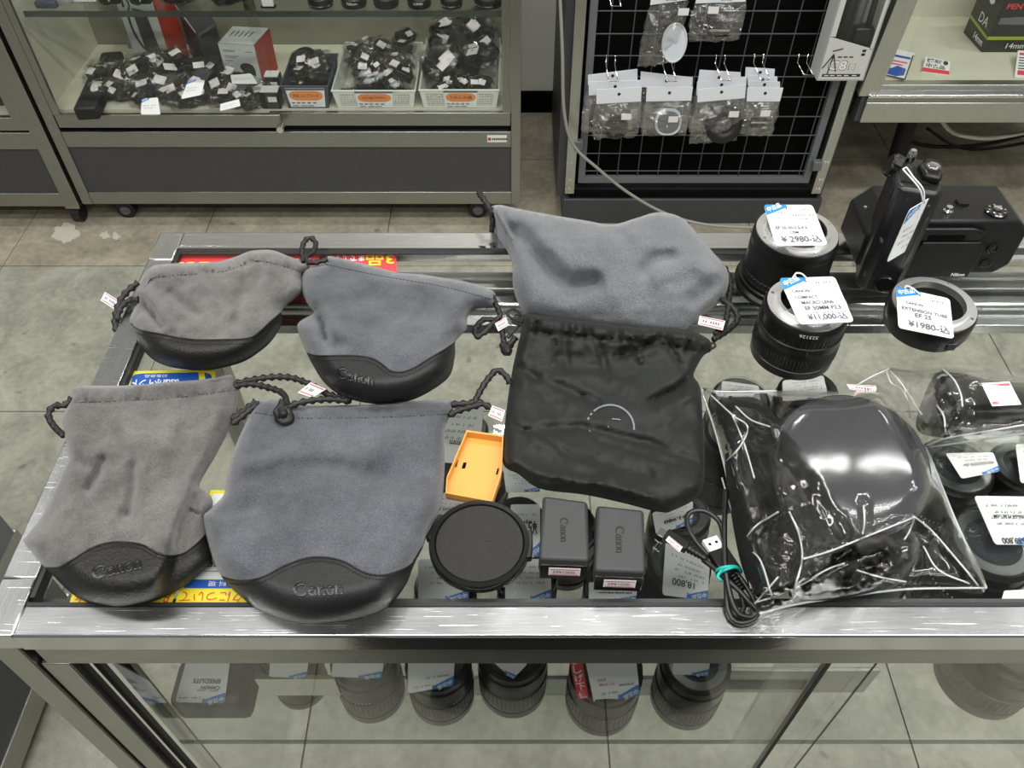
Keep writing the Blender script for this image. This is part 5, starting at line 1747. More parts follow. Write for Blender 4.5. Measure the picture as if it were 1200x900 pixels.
price_tag('white hang tag hanging in front of the motor drive grip', [(1039, 308), (1077, 285), (1095, 229), (1066, 246)], [.955, .955, 1.015, 1.015],
          (), group='hang tags on the used goods', scr=[(.1, .7, .55, .05, K), (.15, .9, .42, .05, K), (.1, .8, .30, .05, K), (.3, .9, .15, .05, K), (.5, .9, .7, .04, INKR)], seed=4,
          loop=[(1082, 237, 1.016), (1078, 222, 1.03), (1066, 207, 1.04), (1058, 198, 1.045), (1062, 196, 1.045), (1070, 207, 1.04), (1082, 222, 1.03), (1083, 238, 1.015)])

# ================================================================== signs under the glass top
def sign(name, label, quad, z, mat, group=None):
    q = [P(u, v, z) for u, v in quad]
    T = thing(name, label, 'sign', q[0].lerp(q[2], .5), 0, group)
    obj('board', MB().plate(q, .0012), mat, T, world=True)
    f = bilinear(q, .0003)
    return T, (lambda x, y: f(1 - x, 1 - y)), (lambda x, y: f(1 - x, 1 - y) + Vector((0, 0, .0002)))


ZG = .8915
T, g, g2 = sign('paper_sign', 'red paper sign with yellow figure three, upside down under the glass between two pouches', [(380, 323), (465, 321), (464, 292), (382, 292)], ZG, RED, 'red signs under the rear glass')
m = MB()
write(m, '3品', g2, .03, .20, .40, .46, bold=True)
obj('yellow_lettering', m, SYEL, T, world=True)
m = MB()
write(m, 'までです。', g2, .45, .26, .48, .24, bold=True)
obj('white_lettering', m, WHITE, T, world=True)
T, g, g2 = sign('paper_sign', 'wide red paper sign, upside down under the glass behind the small taupe pouch', [(196, 322), (376, 322), (373, 291), (204, 295)], ZG, RED, 'red signs under the rear glass')
m = MB()
for x, w in ((.56, .08), (.66, .05), (.74, .07), (.84, .05), (.91, .06)):
    m.quad(g2(x, .48), g2(x + w, .48), g2(x + w, .62), g2(x, .62))
obj('yellow_lettering', m, SYEL, T, world=True)
m = MB()
write(m, 'です。', g2, .04, .40, .12, .2, bold=True)
obj('white_lettering', m, WHITE, T, world=True)

T, g, g2 = sign('point_card', 'blue card with a yellow rim and yellow emblem, upside down behind the left taupe pouch', [(144, 470), (258, 470), (251, 433), (152, 435)], ZG, SYEL)
m = MB()
k = rounded(.91, .86, .12, 4, .5, .52)
m.add([g(x, y) for x, y in k], [tuple(range(len(k)))])
obj('blue_field', m, SBLUE, T, world=True)
m = MB()
write(m, 'ixstarポイント', g2, .42, .30, .52, .26, bold=True)
write(m, '対象商品', g2, .55, .14, .26, .10)
obj('white_lettering', m, WHITE, T, world=True)
m = MB()
m.add([g2(.12, .10), g2(.19, .10), g2(.19, .26), g2(.155, .22), g2(.12, .26)], [(0, 1, 2, 3, 4)])
m.quad(g2(.12, .26), g2(.155, .22), g2(.155, .38), g2(.12, .42))
m.quad(g2(.155, .22), g2(.19, .26), g2(.19, .42), g2(.155, .38))
obj('emblem', m, SYEL, T, world=True)

T, g, g2 = sign('rank_sign', 'white sign with blue band and red-on-yellow heading, upside down between the two front pouches', [(204, 710.5), (345, 710.5), (352, 577), (247, 574)], ZG, SYEL, 'rank signs at the front edge')
m = MB()
m.quad(g(.04, .035), g(.96, .035), g(.96, .785), g(.04, .785))
obj('white_field', m, PAPER, T, world=True)
m = MB()
m.quad(g2(.04, .79), g2(.965, .79), g2(.965, .86), g2(.04, .86))
obj('blue_band', m, SBLUE, T, world=True)
m = MB()
write(m, 'ランクについて', g2, .22, .885, .75, .085)
obj('red_lettering', m, RED, T, world=True)
m = MB()
write(m, '料 現', lambda x, y: g2(x, y) + Vector((0, 0, .0002)), .60, .803, .16, .042)
obj('band_lettering', m, WHITE, T, world=True)
m = MB()
write(m, '新品 同様', g2, .56, .64, .26, .05, bold=True)
for y in (.50, .72):
    m.quad(g2(.04, y), g2(.96, y), g2(.96, y + .004), g2(.04, y + .004))
obj('black_lettering', m, INKB, T, world=True)
T, g, g2 = sign('rank_sign', 'yellow sign edge reading Rank of, upside down under the left front pouch', [(80, 710.5), (199, 710.5), (214, 674), (92, 674)], ZG, SYEL, 'rank signs at the front edge')
m = MB()
m.quad(g(.03, .30), g(.97, .30), g(.97, .48), g(.03, .48))
obj('blue_band', m, SBLUE, T, world=True)
m = MB()
write(m, 'Rank of', g2, .035, .58, .40, .32)
write(m, 'goods', g2, .66, .55, .30, .35)
obj('red_lettering', m, RED, T, world=True)

# ================================================================== lenses on the glass shelf inside the counter
_ln = {'n': 0}
DULLM = plain('dull_mount_metal', (.22, .22, .22), .3, 1.0)


def shelf_lens(u, v, ztop, rpx, label, cap='clear', base=None, world=None, taper=1.0):
    """u, v: photo pixel of the middle of its top face at height ztop (or world=(x, y, r))"""
    if world:
        x, y, r = world
    else:
        c = P(u, v, ztop)
        x, y, r = c.x, c.y, px_r(c, rpx)
    z0 = ZS + .0005
    T = thing('shelf_lens', label, 'lens', (x, y, z0), RNG.uniform(0, 6), 'lenses on the glass shelf')
    h = ztop - z0
    rb = r * taper
    k = _ln['n'] = _ln['n'] + 1
    q = [(.96, 0), (1, .02), (1, .13), (.97, .14), (.97, .20), (1, .21), (1, .47), (.965, .48), (.965, .56), (.99, .57), (.99, .78), (.95, .80), (.95, .9), (.88, .92), (.86, .93)]
    obj('barrel', MB().lathe([((rb + (r - rb) * t) * a, h * t) for a, t in q], 48, cap1=True), BPLAST, T, smooth=True, auto=30)
    obj('focus_ring', MB().lathe([(r * .985, h * .22), (r * 1.012, h * .225), (r * 1.012, h * .455), (r * .985, h * .46)], 96, cap0=False, cap1=False, ridges={1: .0009, 2: .0009}), RUBBER, T)
    m = MB()
    for j in range(14):
        a = j * .11
        m.add([Vector((r * .972 * math.cos(a + s), r * .972 * math.sin(a + s), z)) for s, z in ((0, h * .50), (.03, h * .50), (.03, h * .52), (0, h * .52))], [(0, 1, 2, 3)])
    obj('scale_marks', m, PAPER_G, T)
    if cap == 'clear':
        obj('rear_cap', MB().lathe([(r * .84, h * .90), (r * .84, h * .985), (r * .80, h), (r * .55, h), (r * .53, h * .985), (.001, h * .985)], 48, cap0=False), CLEARCAP, T, smooth=True, auto=40)
        obj('mount_ring', MB().lathe([(r * .82, h * .935), (r * .60, h * .94), (r * .58, h * .90)], 40, cap0=False, cap1=False), DULLM, T, smooth=True, auto=40)
        obj('rear_glass', MB().lathe([(r * .5, h * .932), (r * .25, h * .95), (.001, h * .955)], 32, cap0=False), LENSG, T, smooth=True)
    else:
        obj('rear_cap', MB().lathe([(r * .86, h * .90), (r * .86, h * .985), (r * .82, h), (r * .62, h), (r * .61, h * .975), (.001, h * .975)], 48, cap0=False, ridges={0: .0008, 1: .0008}), BPLAST, T, smooth=True, auto=30)
    return T


Z2 = .735
for a in (
    (540, 497, Z2, 34, 'capped lens under the glass, partly behind the cord right of the largest pouch', 'clear'),
    (560, 560, Z2 - .02, 36, 'black lens under the amber battery cover', 'black'),
    (520, 680, Z2, 38, 'lens under the glass below the left side of the lens cap', 'clear'),
    (618, 668, Z2 - .01, 37, 'lens under the glass below the right side of the lens cap', 'black'),
    (608, 606, Z2 - .02, 35, 'black lens under the glass left of the batteries', 'black'),
    (722, 676, Z2 - .02, 37, 'lens under the glass below the right battery', 'clear'),
    (798, 655, Z2, 40, 'lens with a clear cap under the glass, beside the usb plugs', 'clear'),
    (800, 596, Z2, 37, 'lens with a shiny clear cap under the glass, below the cable loop', 'clear'),
    (862, 500, Z2, 36, 'lens under the glass at the left of the bagged round cover', 'clear'),
    (870, 462, Z2 - .03, 36, 'lens under the glass left of the macro lens foot', 'clear'),
    (950, 456, Z2 - .02, 38, 'lens under the glass behind the foot of the macro lens', 'black'),
    (1125, 540, Z2, 46, 'lens with bright rear element under the glass, below the bagged hood', 'clear'),
    (1205, 540, Z2, 40, 'lens under the glass cut by the right edge, upper one', 'clear'),
    (1168, 630, Z2, 54, 'wide black lens under the glass at the right edge, biggest there', 'clear'),
    (1040, 640, Z2 - .03, 44, 'black lens under the glass beneath the bagged round cover', 'black'),
    (668, 610, Z2 - .03, 34, 'black lens under the glass beneath the left battery', 'black'),
):
    shelf_lens(*a)
# front row, seen through the front pane
for u, v, rpx, zt, label, cap in (
    (434, 849, 38, .705, 'lens in the front pane row, second from the left, its right half in dark reflection', 'clear'),
    (517, 852, 38, .700, 'lens in the front pane row carrying a tilted tag', 'black'),
    (601, 843, 40, .705, 'ribbed lens in the front pane row with only a blue tag tip showing', 'black'),
    (706, 864, 42, .70, 'lens in the front pane row with a red and white sticker strip', 'black'),
    (806, 857, 40, .70, 'lens in the front pane row in front of the slotted bracket', 'clear'),
    (1165, 845, 52, .70, 'wide lens in the front pane row at the right edge', 'black'),
    (350, 833, 31, .70, 'small lens in the front pane row behind the short riser bar', 'clear'),
):
    f = P(u, v, ZS)
    # the lowest visible point of the base ring is its front edge
    r = px_r(f, rpx)
    shelf_lens(0, 0, zt, 0, label, cap, world=(f.x, f.y + r, r))

# flash unit lying at the left end of the shelf
TS_ = thing('flash_unit', 'dark flash unit standing at the left end of the front pane row', 'flash', P(262, 845, ZS))
fb_ = P(262, 850, ZS)
obj('head', MB().box(fb_.x - .045, fb_.x + .03, fb_.y + .004, fb_.y + .05, ZS + .0005, ZS + .045), BMATTE, TS_, world=True, bevel=.008)
obj('neck', MB().box(fb_.x - .01, fb_.x + .045, fb_.y + .03, fb_.y + .065, ZS + .03, ZS + .075), BPLAST, TS_, world=True, bevel=.006)
obj('body', MB().box(fb_.x - .012, fb_.x + .05, fb_.y + .035, fb_.y + .07, ZS + .06, ZS + .15), BMATTE, TS_, world=True, bevel=.006)


def u_tag(label, quad, z, seed, lines=(), scr=True, blue=True):
    r = random.Random(seed)
    sc = [(.10, .60 + r.random() * .3, .56, .05, K), (.10, .5 + r.random() * .4, .44, .05, K if seed % 2 else INKR), (.2, .7, .32, .05, INKR if seed % 3 == 0 else K), (.15, .85, .18, .05, K)] if scr else ()
    return price_tag(label, quad, [z] * 4 if not isinstance(z, (list, tuple)) else z, lines, flip=True, group='tags on the lenses in the counter', scr=sc, seed=seed, blue=blue, cardmat=PAPER_G)


ZT2 = .741
u_tag('tag on the lens behind the cord end, right of the largest pouch', [(499, 540), (560, 545), (567, 478), (524, 474)], ZT2, 5, [('EF50mm', .15, .62, .5, None, INKB)])
u_tag('tag below the front corner of the amber battery cover', [(487, 615), (548, 612), (552, 582), (503, 575)], ZT2, 6, [('EF28-90mm F4-5.6', .06, .5, .8, None, INKB)])
u_tag('tag between amber battery cover and black nylon pouch', [(593, 577), (633, 576), (630, 556), (590, 551)], ZT2, 7)
u_tag('tag with printed price right of the lens cap, blue strip at its end', [(603, 652), (633, 652), (633, 591), (598, 591)], ZT2 - .012, 8, [('¥5,98', .10, .30, .70, None, INKB)])
u_tag('tag under the lower left rim of the lens cap', [(490, 704), (549, 704), (549, 657), (490, 655)], ZT2, 9)
u_tag('tag under the lower right rim of the lens cap', [(592, 704), (646, 704), (646, 655), (592, 655)], ZT2, 10)
u_tag('tag under the front end of the right battery', [(690, 704), (746, 704), (746, 682), (690, 682)], ZT2, 11, [('EF-S18-55mm', .1, .55, .7, None, INKB)])
u_tag('tag above the shiny cap, below the black nylon pouch', [(769, 626), (812, 613), (812, 587), (764, 601)], ZT2, 12, [('¥3,980', .15, .5, .6, None, INKB)])
u_tag('tag with blue corner beside the usb plug, at the front edge', [(776, 697), (829, 704), (832, 660), (780, 634)], ZT2 + .002, 13, [('18,800', .3, .62, .5, None, K)])
u_tag('tag under the glass at the left end of the bagged cover top', [(845, 470), (891, 470), (889, 452), (846, 446)], ZT2, 14, [('¥2,980-', .2, .4, .6, None, K)], blue=False)
u_tag('tag under the foot of the macro lens', [(917, 470), (971, 466), (965, 440), (917, 446)], ZT2, 15)
u_tag('tag with torn blue corner below the bagged hood', [(1127, 561), (1172, 552), (1164, 530), (1108, 531)], ZT2, 16, [('EF24-70mm F2.8L USM', .08, .5, .7, None, INKB)])
u_tag('tag with price in the fifty thousands on the wide lens at the right edge', [(1166, 638), (1215, 638), (1206, 582), (1141, 581)], ZT2, 17, [('¥59,800', .25, .85, .55, None, INKB), ('EF100mm F2.8L USM', .08, .4, .7, None, INKB)], scr=True)
u_tag('narrow tag at the right edge beside the bagged hood', [(1196, 566), (1240, 566), (1240, 520), (1190, 520)], ZT2, 18, blue=False)
u_tag('tag lying at the front right corner', [(1173, 705), (1225, 705), (1225, 690), (1177, 692)], ZT2 - .01, 19, blue=False)
# tags hanging in front of the front row, seen through the front pane
yq = CY0 + .036


def f_tag(label, quad, seed, lines=(), scr=None):
    q = [V(u, v, yq) for u, v in quad]
    px = [(u, v) for u, v in quad]
    return price_tag(label, px, [p.z for p in q], lines, flip=True, group='tags on the lenses in the counter', seed=seed, cardmat=PAPER_G, scr=scr if scr is not None else [(.10, .6, .66, .05, K), (.5, .9, .84, .05, K)])


f_tag('hang tag with pencil lines on the flash unit behind the front pane', [(205, 823), (263, 824), (270, 772), (219, 772)], 21, [('CANON', .14, .58, .4, None, K), ('SPEEDLITE', .14, .42, .6, None, K)])
f_tag('hang tag seen just below the rail above the riser bar', [(315, 793), (359, 795), (363, 762), (318, 762)], 22, scr=())
f_tag('hang tag just below the rail on the lens left of the scrawled tag', [(388, 793), (447, 795), (452, 760), (392, 760)], 23, scr=())
f_tag('hang tag with pencil scrawl tilted on the third lens', [(478, 813), (531, 803), (534, 757), (478, 760)], 24)
f_tag('hang tag showing only its blue tip below the rail', [(578, 776), (601, 796), (618, 778), (596, 758)], 25, scr=())
f_tag('hang tag beside the red sticker strip', [(696, 824), (750, 815), (744, 760), (684, 765)], 26, scr=[(.10, .45, .66, .06, K), (.5, .8, .60, .06, INKR), (.5, .8, .5, .06, INKR), (.4, .8, .8, .05, K)])
f_tag('hang tag just below the rail at the slotted bracket', [(788, 790), (830, 792), (834, 760), (790, 760)], 27, scr=())
q = [V(u, v, yq - .002) for u, v in ((677, 820), (690, 818), (680, 765), (666, 767))]
TR = thing('price_strip', 'red sticker strip with white characters beside a tag in the front pane row', 'sticker', q[0].lerp(q[2], .5), 0)
obj('strip', MB().plate(q, .0005), RED, TR, world=True)
m = MB()
f = bilinear(q, .0004)
for k, chx in enumerate('値下げしま'):
    write(m, chx, lambda x, y: f(x, y), .14, .03 + k * .19, .72, .17, bold=True)
obj('lettering', m, WHITE, TR, world=True)

# ================================================================== goods in the show cabinet across the aisle
ZF = .3465


def up_to(p, z):
    return Vector((p.x, p.y, z))


def carton(name, label, cat, fl_, fr_, br_, bl_, h, mats, zf=ZF, group=None):
    """box from four floor pixels; mats: front, right side, top"""
    q = [P(*p, zf + .0005) for p in (fl_, fr_, br_, bl_)]
    t = [up_to(p, zf + h) for p in q]
    T = thing(name, label, cat, (q[0] + q[2]) / 2, 0, group)
    c = (q[0] + q[1] + q[2] + q[3]) / 4

    def ins(p, s=.985):
        return Vector((c.x + (p.x - c.x) * s, c.y + (p.y - c.y) * s, p.z))
    obj('carton', MB().hexa([ins(p) for p in q], [ins(p) - Vector((0, 0, .001)) for p in t]), mats[0], T, world=True)
    obj('front_face', MB().plate([q[0], q[1], t[1], t[0]], .001), mats[0], T, world=True)
    obj('side_face', MB().plate([q[1], q[2], t[2], t[1]], .001), mats[1], T, world=True)
    obj('left_face', MB().plate([q[3], q[0], t[0], t[3]], .001), mats[0], T, world=True)
    obj('top_flap', MB().plate([t[0], t[1], t[2], t[3]], .001), mats[2], T, world=True)
    f = bilinear([q[0], q[1], t[1], t[0]], .0006)
    s = bilinear([q[1], q[2], t[2], t[1]], .0006)
    l = bilinear([q[3], q[0], t[0], t[3]], .0006)
    tp = bilinear([t[0], t[1], t[2], t[3]], .0006)
    return T, f, s, l, tp


# tall white and red carton with a picture of a speaker on a strap
T, f, s, l, tp = carton('product_carton', 'white and red carton picturing a dark speaker with strap, in the cabinet', 'box', (161, 73), (203, 79), (222, 66), (176, 62), .21, (BOXWHT, BOXRED, BOXWHT))
m = MB()
m.add([f(x, y) for x, y in ((.38, .20), (.80, .18), (.72, .72), (.36, .74))], [(0, 1, 2, 3)])
obj('speaker_picture', m, PANEL, T, world=True)
m = MB()
pts = [f(x, y) for x, y in ((.16, .74), (.18, .86), (.28, .88), (.33, .76), (.22, .66), (.20, .5), (.24, .36), (.36, .22), (.60, .17), (.98, .17))]
m.tube(pts, .003, 6, step=.01)
obj('strap_picture', m, INKB, T, world=True, smooth=True)
# white carton with a small webcam picture
hS = V(258, 50, P(268, 98, ZF).y).z - ZF
T, f, s, l, tp = carton('product_carton', 'white carton with red side and small black picture, near the slate box', 'box', (268, 98), (309, 101), (326, 80), (284, 78), hS, (BOXWHT, BOXRED, BOXWHT))
m = MB()
write(m, 'SONY', f, .10, .80, .34, .055, bold=True)
for k in range(5):
    m.quad(tp(.14 + k * .13, .40 + .06 * (k % 2)), tp(.17 + k * .13, .40), tp(.19 + k * .13, .74), tp(.15 + k * .13, .74))
for x0, x1, y in ((.10, .5, .70), (.10, .4, .66), (.10, .3, .58), (.7, .9, .82)):
    m.quad(f(x0, y), f(x1, y), f(x1, y + .014), f(x0, y + .014))
obj('lettering', m, INK, T, world=True)
m = MB()
cx, cy = .66, .44
m.add([f(cx + .20 * math.cos(a), cy + .115 * math.sin(a)) for a in [k * .3927 for k in range(16)]], [tuple(range(16))])
m.quad(f(.66, .30), f(.86, .24), f(.88, .42), f(.76, .42))
obj('product_picture', m, INKB, T, world=True)
# dark pentagonal case inside a bag
q = [P(u, v, ZF + .0005) for u, v in ((243, 84), (266, 76), (258, 62), (224, 66))]
T = thing('lens_case', 'dark angular case in clear wrap between the two cartons in the cabinet', 'case', q[0].lerp(q[2], .5))
obj('case_body', MB().hexa(q, [up_to(q[0], ZF + .10), up_to(q[1], ZF + .115), up_to(q[2], ZF + .12), up_to(q[3], ZF + .12)]), PANEL, T, world=True, bevel=.006)
obj('clear_wrap', MB().tube([q[0] + Vector((0, -.004, .11)), q[3] + Vector((-.01, 0, .16)), q[2] + Vector((0, 0, .16))], .0015, 6), FILM_EDGE, T, world=True)


def lattice(m, f, n, nx, ny, x0, x1, y0, y1, th, bar=.45):
    """pierced wall: bars across f between x0..x1, y0..y1, everything else solid"""
    def slab(a, b, c, d):
        p = [f(a, c), f(b, c), f(b, d), f(a, d)]
        m.hexa([k - n * th for k in p], p)
    slab(0, 1, 0, y0)
    slab(0, 1, y1, 1)
    if x0 > 0:
        slab(0, x0, y0, y1)
    if x1 < 1:
        slab(x1, 1, y0, y1)
    cw, chh = (x1 - x0) / nx, (y1 - y0) / ny
    for i in range(nx + 1):
        c = x0 + i * cw
        slab(max(0, c - cw * bar / 2), min(1, c + cw * bar / 2), y0, y1)
    for j in range(ny + 1):
        c = y0 + j * chh
        slab(x0, x1, c - chh * bar / 2, c + chh * bar / 2)


def bin_(name, label, fl_, fr_, depth, h, mat, pierced, lab):
    a, b = P(*fl_, ZF + .001), P(*fr_, ZF + .001)
    a.y = b.y = max(a.y, KY + .03)
    x0, x1, y0, y1 = a.x, b.x, a.y, a.y + depth
    T = thing(name, label, 'basket' if pierced else 'box', ((x0 + x1) / 2, (y0 + y1) / 2, ZF))
    fl = .008
    B = [Vector((x0 + fl, y0 + fl * .6, ZF + .001)), Vector((x1 - fl, y0 + fl * .6, ZF + .001)), Vector((x1 - fl, y1 - fl, ZF + .001)), Vector((x0 + fl, y1 - fl, ZF + .001))]
    U = [Vector((x0, y0, ZF + h)), Vector((x1, y0, ZF + h)), Vector((x1, y1, ZF + h)), Vector((x0, y1, ZF + h))]
    for k in range(4):
        j = (k + 1) % 4
        f = bilinear([B[k], B[j], U[j], U[k]], 0)
        n = (B[j] - B[k]).cross(U[k] - B[k]).normalized()
        m = MB()
        if pierced and k == 0:
            lattice(m, lambda x, y: f(x * .5, y), n, 6, 5, .14, .58, .16, .80, .0022)
            lattice(m, lambda x, y: f(.5 + x * .5, y), n, 6, 5, .42, .86, .16, .80, .0022)
        else:
            p = [f(0, 0), f(1, 0), f(1, 1), f(0, 1)]
            m.hexa([q_ - n * .0022 for q_ in p], p)
        obj('wall', m, mat, T, world=True)
    obj('bottom', MB().hexa([p for p in B], [p + Vector((0, 0, .002)) for p in B]), mat, T, world=True)
    ring = [Vector((p.x, p.y, ZF + h)) for p in U]
    obj('rim', MB().tube([ring[0], ring[1], ring[2], ring[3]], .003, 6, closed=True), mat, T, world=True)
    # price label at the front
    f = bilinear([B[0], B[1], U[1], U[0]], .0012)
    x0_, x1_, y0_, y1_ = lab[:4]
    o = obj('price_label', MB().plate([f(x0_, y0_), f(x1_, y0_), f(x1_, y1_), f(x0_, y1_)], .0005), PAPER, T, world=True, label='white price label with an orange lozenge')
    f = bilinear([f(x0_, y0_), f(x1_, y0_), f(x1_, y1_), f(x0_, y1_)], .0004)
    k = rounded(.90, .50, .22, 4, .5, .60)
    m = MB()
    m.add([f(x, y) for x, y in k], [tuple(range(len(k)))])
    obj('orange_lozenge', m, ORANGE, o, world=True)
    m = MB()
    f2 = lambda x, y: f(x, y) + Vector((0, -.0006, 0))
    write(m, lab[4], f2, .16, .52, .68, .18, bold=True)
    m.quad(f2(0, .90), f2(1, .90), f2(1, 1), f2(0, 1))
    for x in (.06, .2, .34, .5, .66):
        m.quad(f2(x, .20), f2(x + .1, .20), f2(x + .1, .26), f2(x, .26))
    for x in (.06, .3, .5):
        m.quad(f2(x, .06), f2(x + .18, .06), f2(x + .18, .10), f2(x, .10))
    obj('lettering', m, INK, o, world=True)
    return x0, x1, y0, y1


bA = bin_('storage_box', 'slate blue box with an orange price label, round caps inside, left of the baskets', (332, 134), (387, 134), .17, .062, NAVY, False, (.08, .92, .06, .94, '中古 レンズフード'))
bB = bin_('white_basket', 'left white pierced basket full of bagged small parts', (390, 136), (487, 136), .26, .050, BASKET, True, (.27, .73, .04, 1.0, 'あれこれ品 アクセサリー'))
bC = bin_('white_basket', 'right white pierced basket full of bagged black pouches', (492, 136), (585, 136), .28, .052, BASKET, True, (.30, .73, .04, 1.0, 'あれこれ品'))

# --- small wrapped accessories: prototypes, then copies
_proto = {}


def crumple(rx, ry, rz, seed, spike=.30):
    r = random.Random(seed)
    bm = bmesh.new()
    bmesh.ops.create_icosphere(bm, subdivisions=3, radius=1)
    me = MB()
    off = Vector((r.random() * 9, r.random() * 9, seed))
    for v in bm.verts:
        d = v.co.normalized()
        s = 1 + spike * mnoise.noise(d * 2.3 + off) + spike * .5 * abs(mnoise.noise(d * 6 + off))
        me.v.append((d.x * rx * s, d.y * ry * s, max(-rz * .75, d.z * rz * s)))
    me.f = [tuple(v.index for v in f.verts) for f in bm.faces]
    bm.free()
    return me


def wrapped(kind, label, loc, rot, sc_, group, seed=0):
    if kind not in _proto:
        T = thing('wrapped_accessory', None, None)
        r = random.Random(len(_proto))
        if kind == 'cap':
            obj('cap', MB().lathe([(.020, -.004), (.024, -.003), (.024, .003), (.021, .004), (.018, .002)], 28), BPLAST, T, smooth=True, auto=30)
        elif kind == 'ring':
            obj('hood', MB().lathe([(.026, -.012), (.027, -.012), (.032, .012), (.030, .012), (.025, -.010)], 30, cap0=False, cap1=False), BMATTE, T, smooth=True, auto=40)
        elif kind == 'box':
            obj('charger', MB().box(-.028, .028, -.02, .02, -.011, .011), BPLAST, T, bevel=.004)
        elif kind == 'strap':
            m = MB()
            for k in range(3):
                m.tube([(math.cos(a) * .026, math.sin(a) * .017, .004 * k - .005 + .004 * math.sin(2 * a + k)) for a in [j * .524 for j in range(12)]], .0042, 8, closed=True)
            obj('coiled_strap', m, BMATTE, T, smooth=True)
        elif kind == 'pouch':
            obj('soft_case', crumple(.030, .022, .016, 3, .2), BLACK_CLOTH, T, smooth=True)
        elif kind == 'tube':
            obj('tube_part', MB().lathe([(.012, -.035), (.014, -.034), (.014, .01), (.017, .012), (.017, .034), (.013, .036)], 24, mat=Matrix.Rotation(math.pi / 2, 4, 'X')), BGLOSS, T, smooth=True, auto=30)
        elif kind == 'clear':
            obj('white_part', crumple(.020, .016, .010, 8, .3), FROST, T, smooth=True)
        obj('clear_wrap', crumple(.037, .029, .020, len(_proto) + 20, .55), FILM_S, T, smooth=False)
        st = obj('price_sticker', MB().plate([(-.010, -.019, .017), (.012, -.019, .018), (.012, -.003, .0215), (-.010, -.003, .0205)], .0004), STICK, T)
        _proto[kind] = T
        T['label'] = label
        T['category'] = 'accessory'
        o = T
    else:
        o = copy_tree(_proto[kind])
        o['label'] = label
    o['group'] = group
    o.location = loc
    o.rotation_euler = rot
    o.scale = (sc_, sc_, sc_)
    return o


rr_ = random.Random(5)
NM = {'cap': 'black cap', 'ring': 'black lens hood', 'box': 'black charger', 'strap': 'coiled black strap', 'pouch': 'soft black case', 'tube': 'black tube part', 'clear': 'whitish part'}


def heap(x0, x1, y0, y1, z0, n, kinds, where, hmax, scl=(.8, 1.2), tilt=.5):
    for k in range(n):
        kd = kinds[rr_.randrange(len(kinds))]
        x, y = rr_.uniform(x0, x1), rr_.uniform(y0, y1)
        t = (y - y0) / max(1e-6, y1 - y0)
        wrapped(kd, NM[kd] + ' in crinkled clear wrap heaped ' + where, (x, y, z0 + .014 + rr_.random() * hmax * (.3 + .7 * t)), (rr_.uniform(-tilt, tilt) + .2, rr_.uniform(-tilt, tilt), rr_.uniform(-.9, .9)), rr_.uniform(*scl), 'wrapped accessories ' + where)


heap(bB[0] + .03, bB[1] - .03, bB[2] + .02, bB[3] - .03, ZF + .024, 30, ['cap', 'strap', 'clear', 'box', 'cap', 'clear', 'strap'], 'in the left white basket', .075, (.7, 1.05))
for b_, n_ in ((bB, 'left'), (bC, 'right')):
    for k in range(7):
        wrapped('box', 'black charger in clear wrap at the bottom front of the %s white basket' % n_, (b_[0] + .035 + (b_[1] - b_[0] - .07) * k / 6, b_[2] + .034 + .006 * (k % 2), ZF + .022), (1.2, 0, rr_.uniform(-.2, .2)), .72, 'wrapped accessories at the bottom of the %s basket' % n_)
heap(bC[0] + .035, bC[1] - .035, bC[2] + .02, bC[2] + .07, ZF + .030, 11, ['box', 'cap', 'box'], 'along the front of the right white basket', .01, (.6, .85), .25)
heap(bC[0] + .035, bC[1] - .035, bC[2] + .09, bC[3] - .02, ZF + .04, 13, ['pouch', 'pouch', 'strap', 'tube'], 'at the back of the right white basket', .10, (1.1, 1.6))
heap(bA[0] + .035, bA[1] - .035, bA[2] + .05, bA[3], ZF + .03, 6, ['ring', 'cap', 'ring'], 'in the slate blue box', .05, (1.0, 1.3))
heap(-1.07, -.64, KY + .045, KY + .10, ZF, 18, ['strap', 'pouch', 'cap', 'strap', 'ring'], 'along the front edge of the cabinet floor', .02, (.9, 1.3), .3)
heap(-1.02, -.72, KY + .10, KY + .19, ZF, 18, ['strap', 'tube', 'pouch', 'strap', 'ring'], 'in the middle of the cabinet floor', .055, (1.0, 1.5), .4)
heap(-1.10, -1.0, KY + .16, KY + .26, ZF, 4, ['tube', 'pouch'], 'at the left rear of the cabinet floor', .02, (1.1, 1.4), .2)
_ord = ['first', 'second', 'third', 'fourth', 'fifth', 'sixth', 'seventh', 'eighth', 'ninth', 'tenth', 'eleventh', 'twelfth']
_by = {}
for o in COL.objects:
    if o.get('category') == 'accessory':
        _by.setdefault(o['label'], []).append(o)
for lb, os_ in _by.items():                      # alike pieces told apart by their order across the heap
    if len(os_) > 1:
        for k, o in enumerate(sorted(os_, key=lambda q: q.location.x)):
            o['label'] = 'wrapped ' + lb.replace('in crinkled clear wrap heaped ', '').replace('in clear wrap at', 'at') + ', %s from the left' % _ord[min(k, 11)]
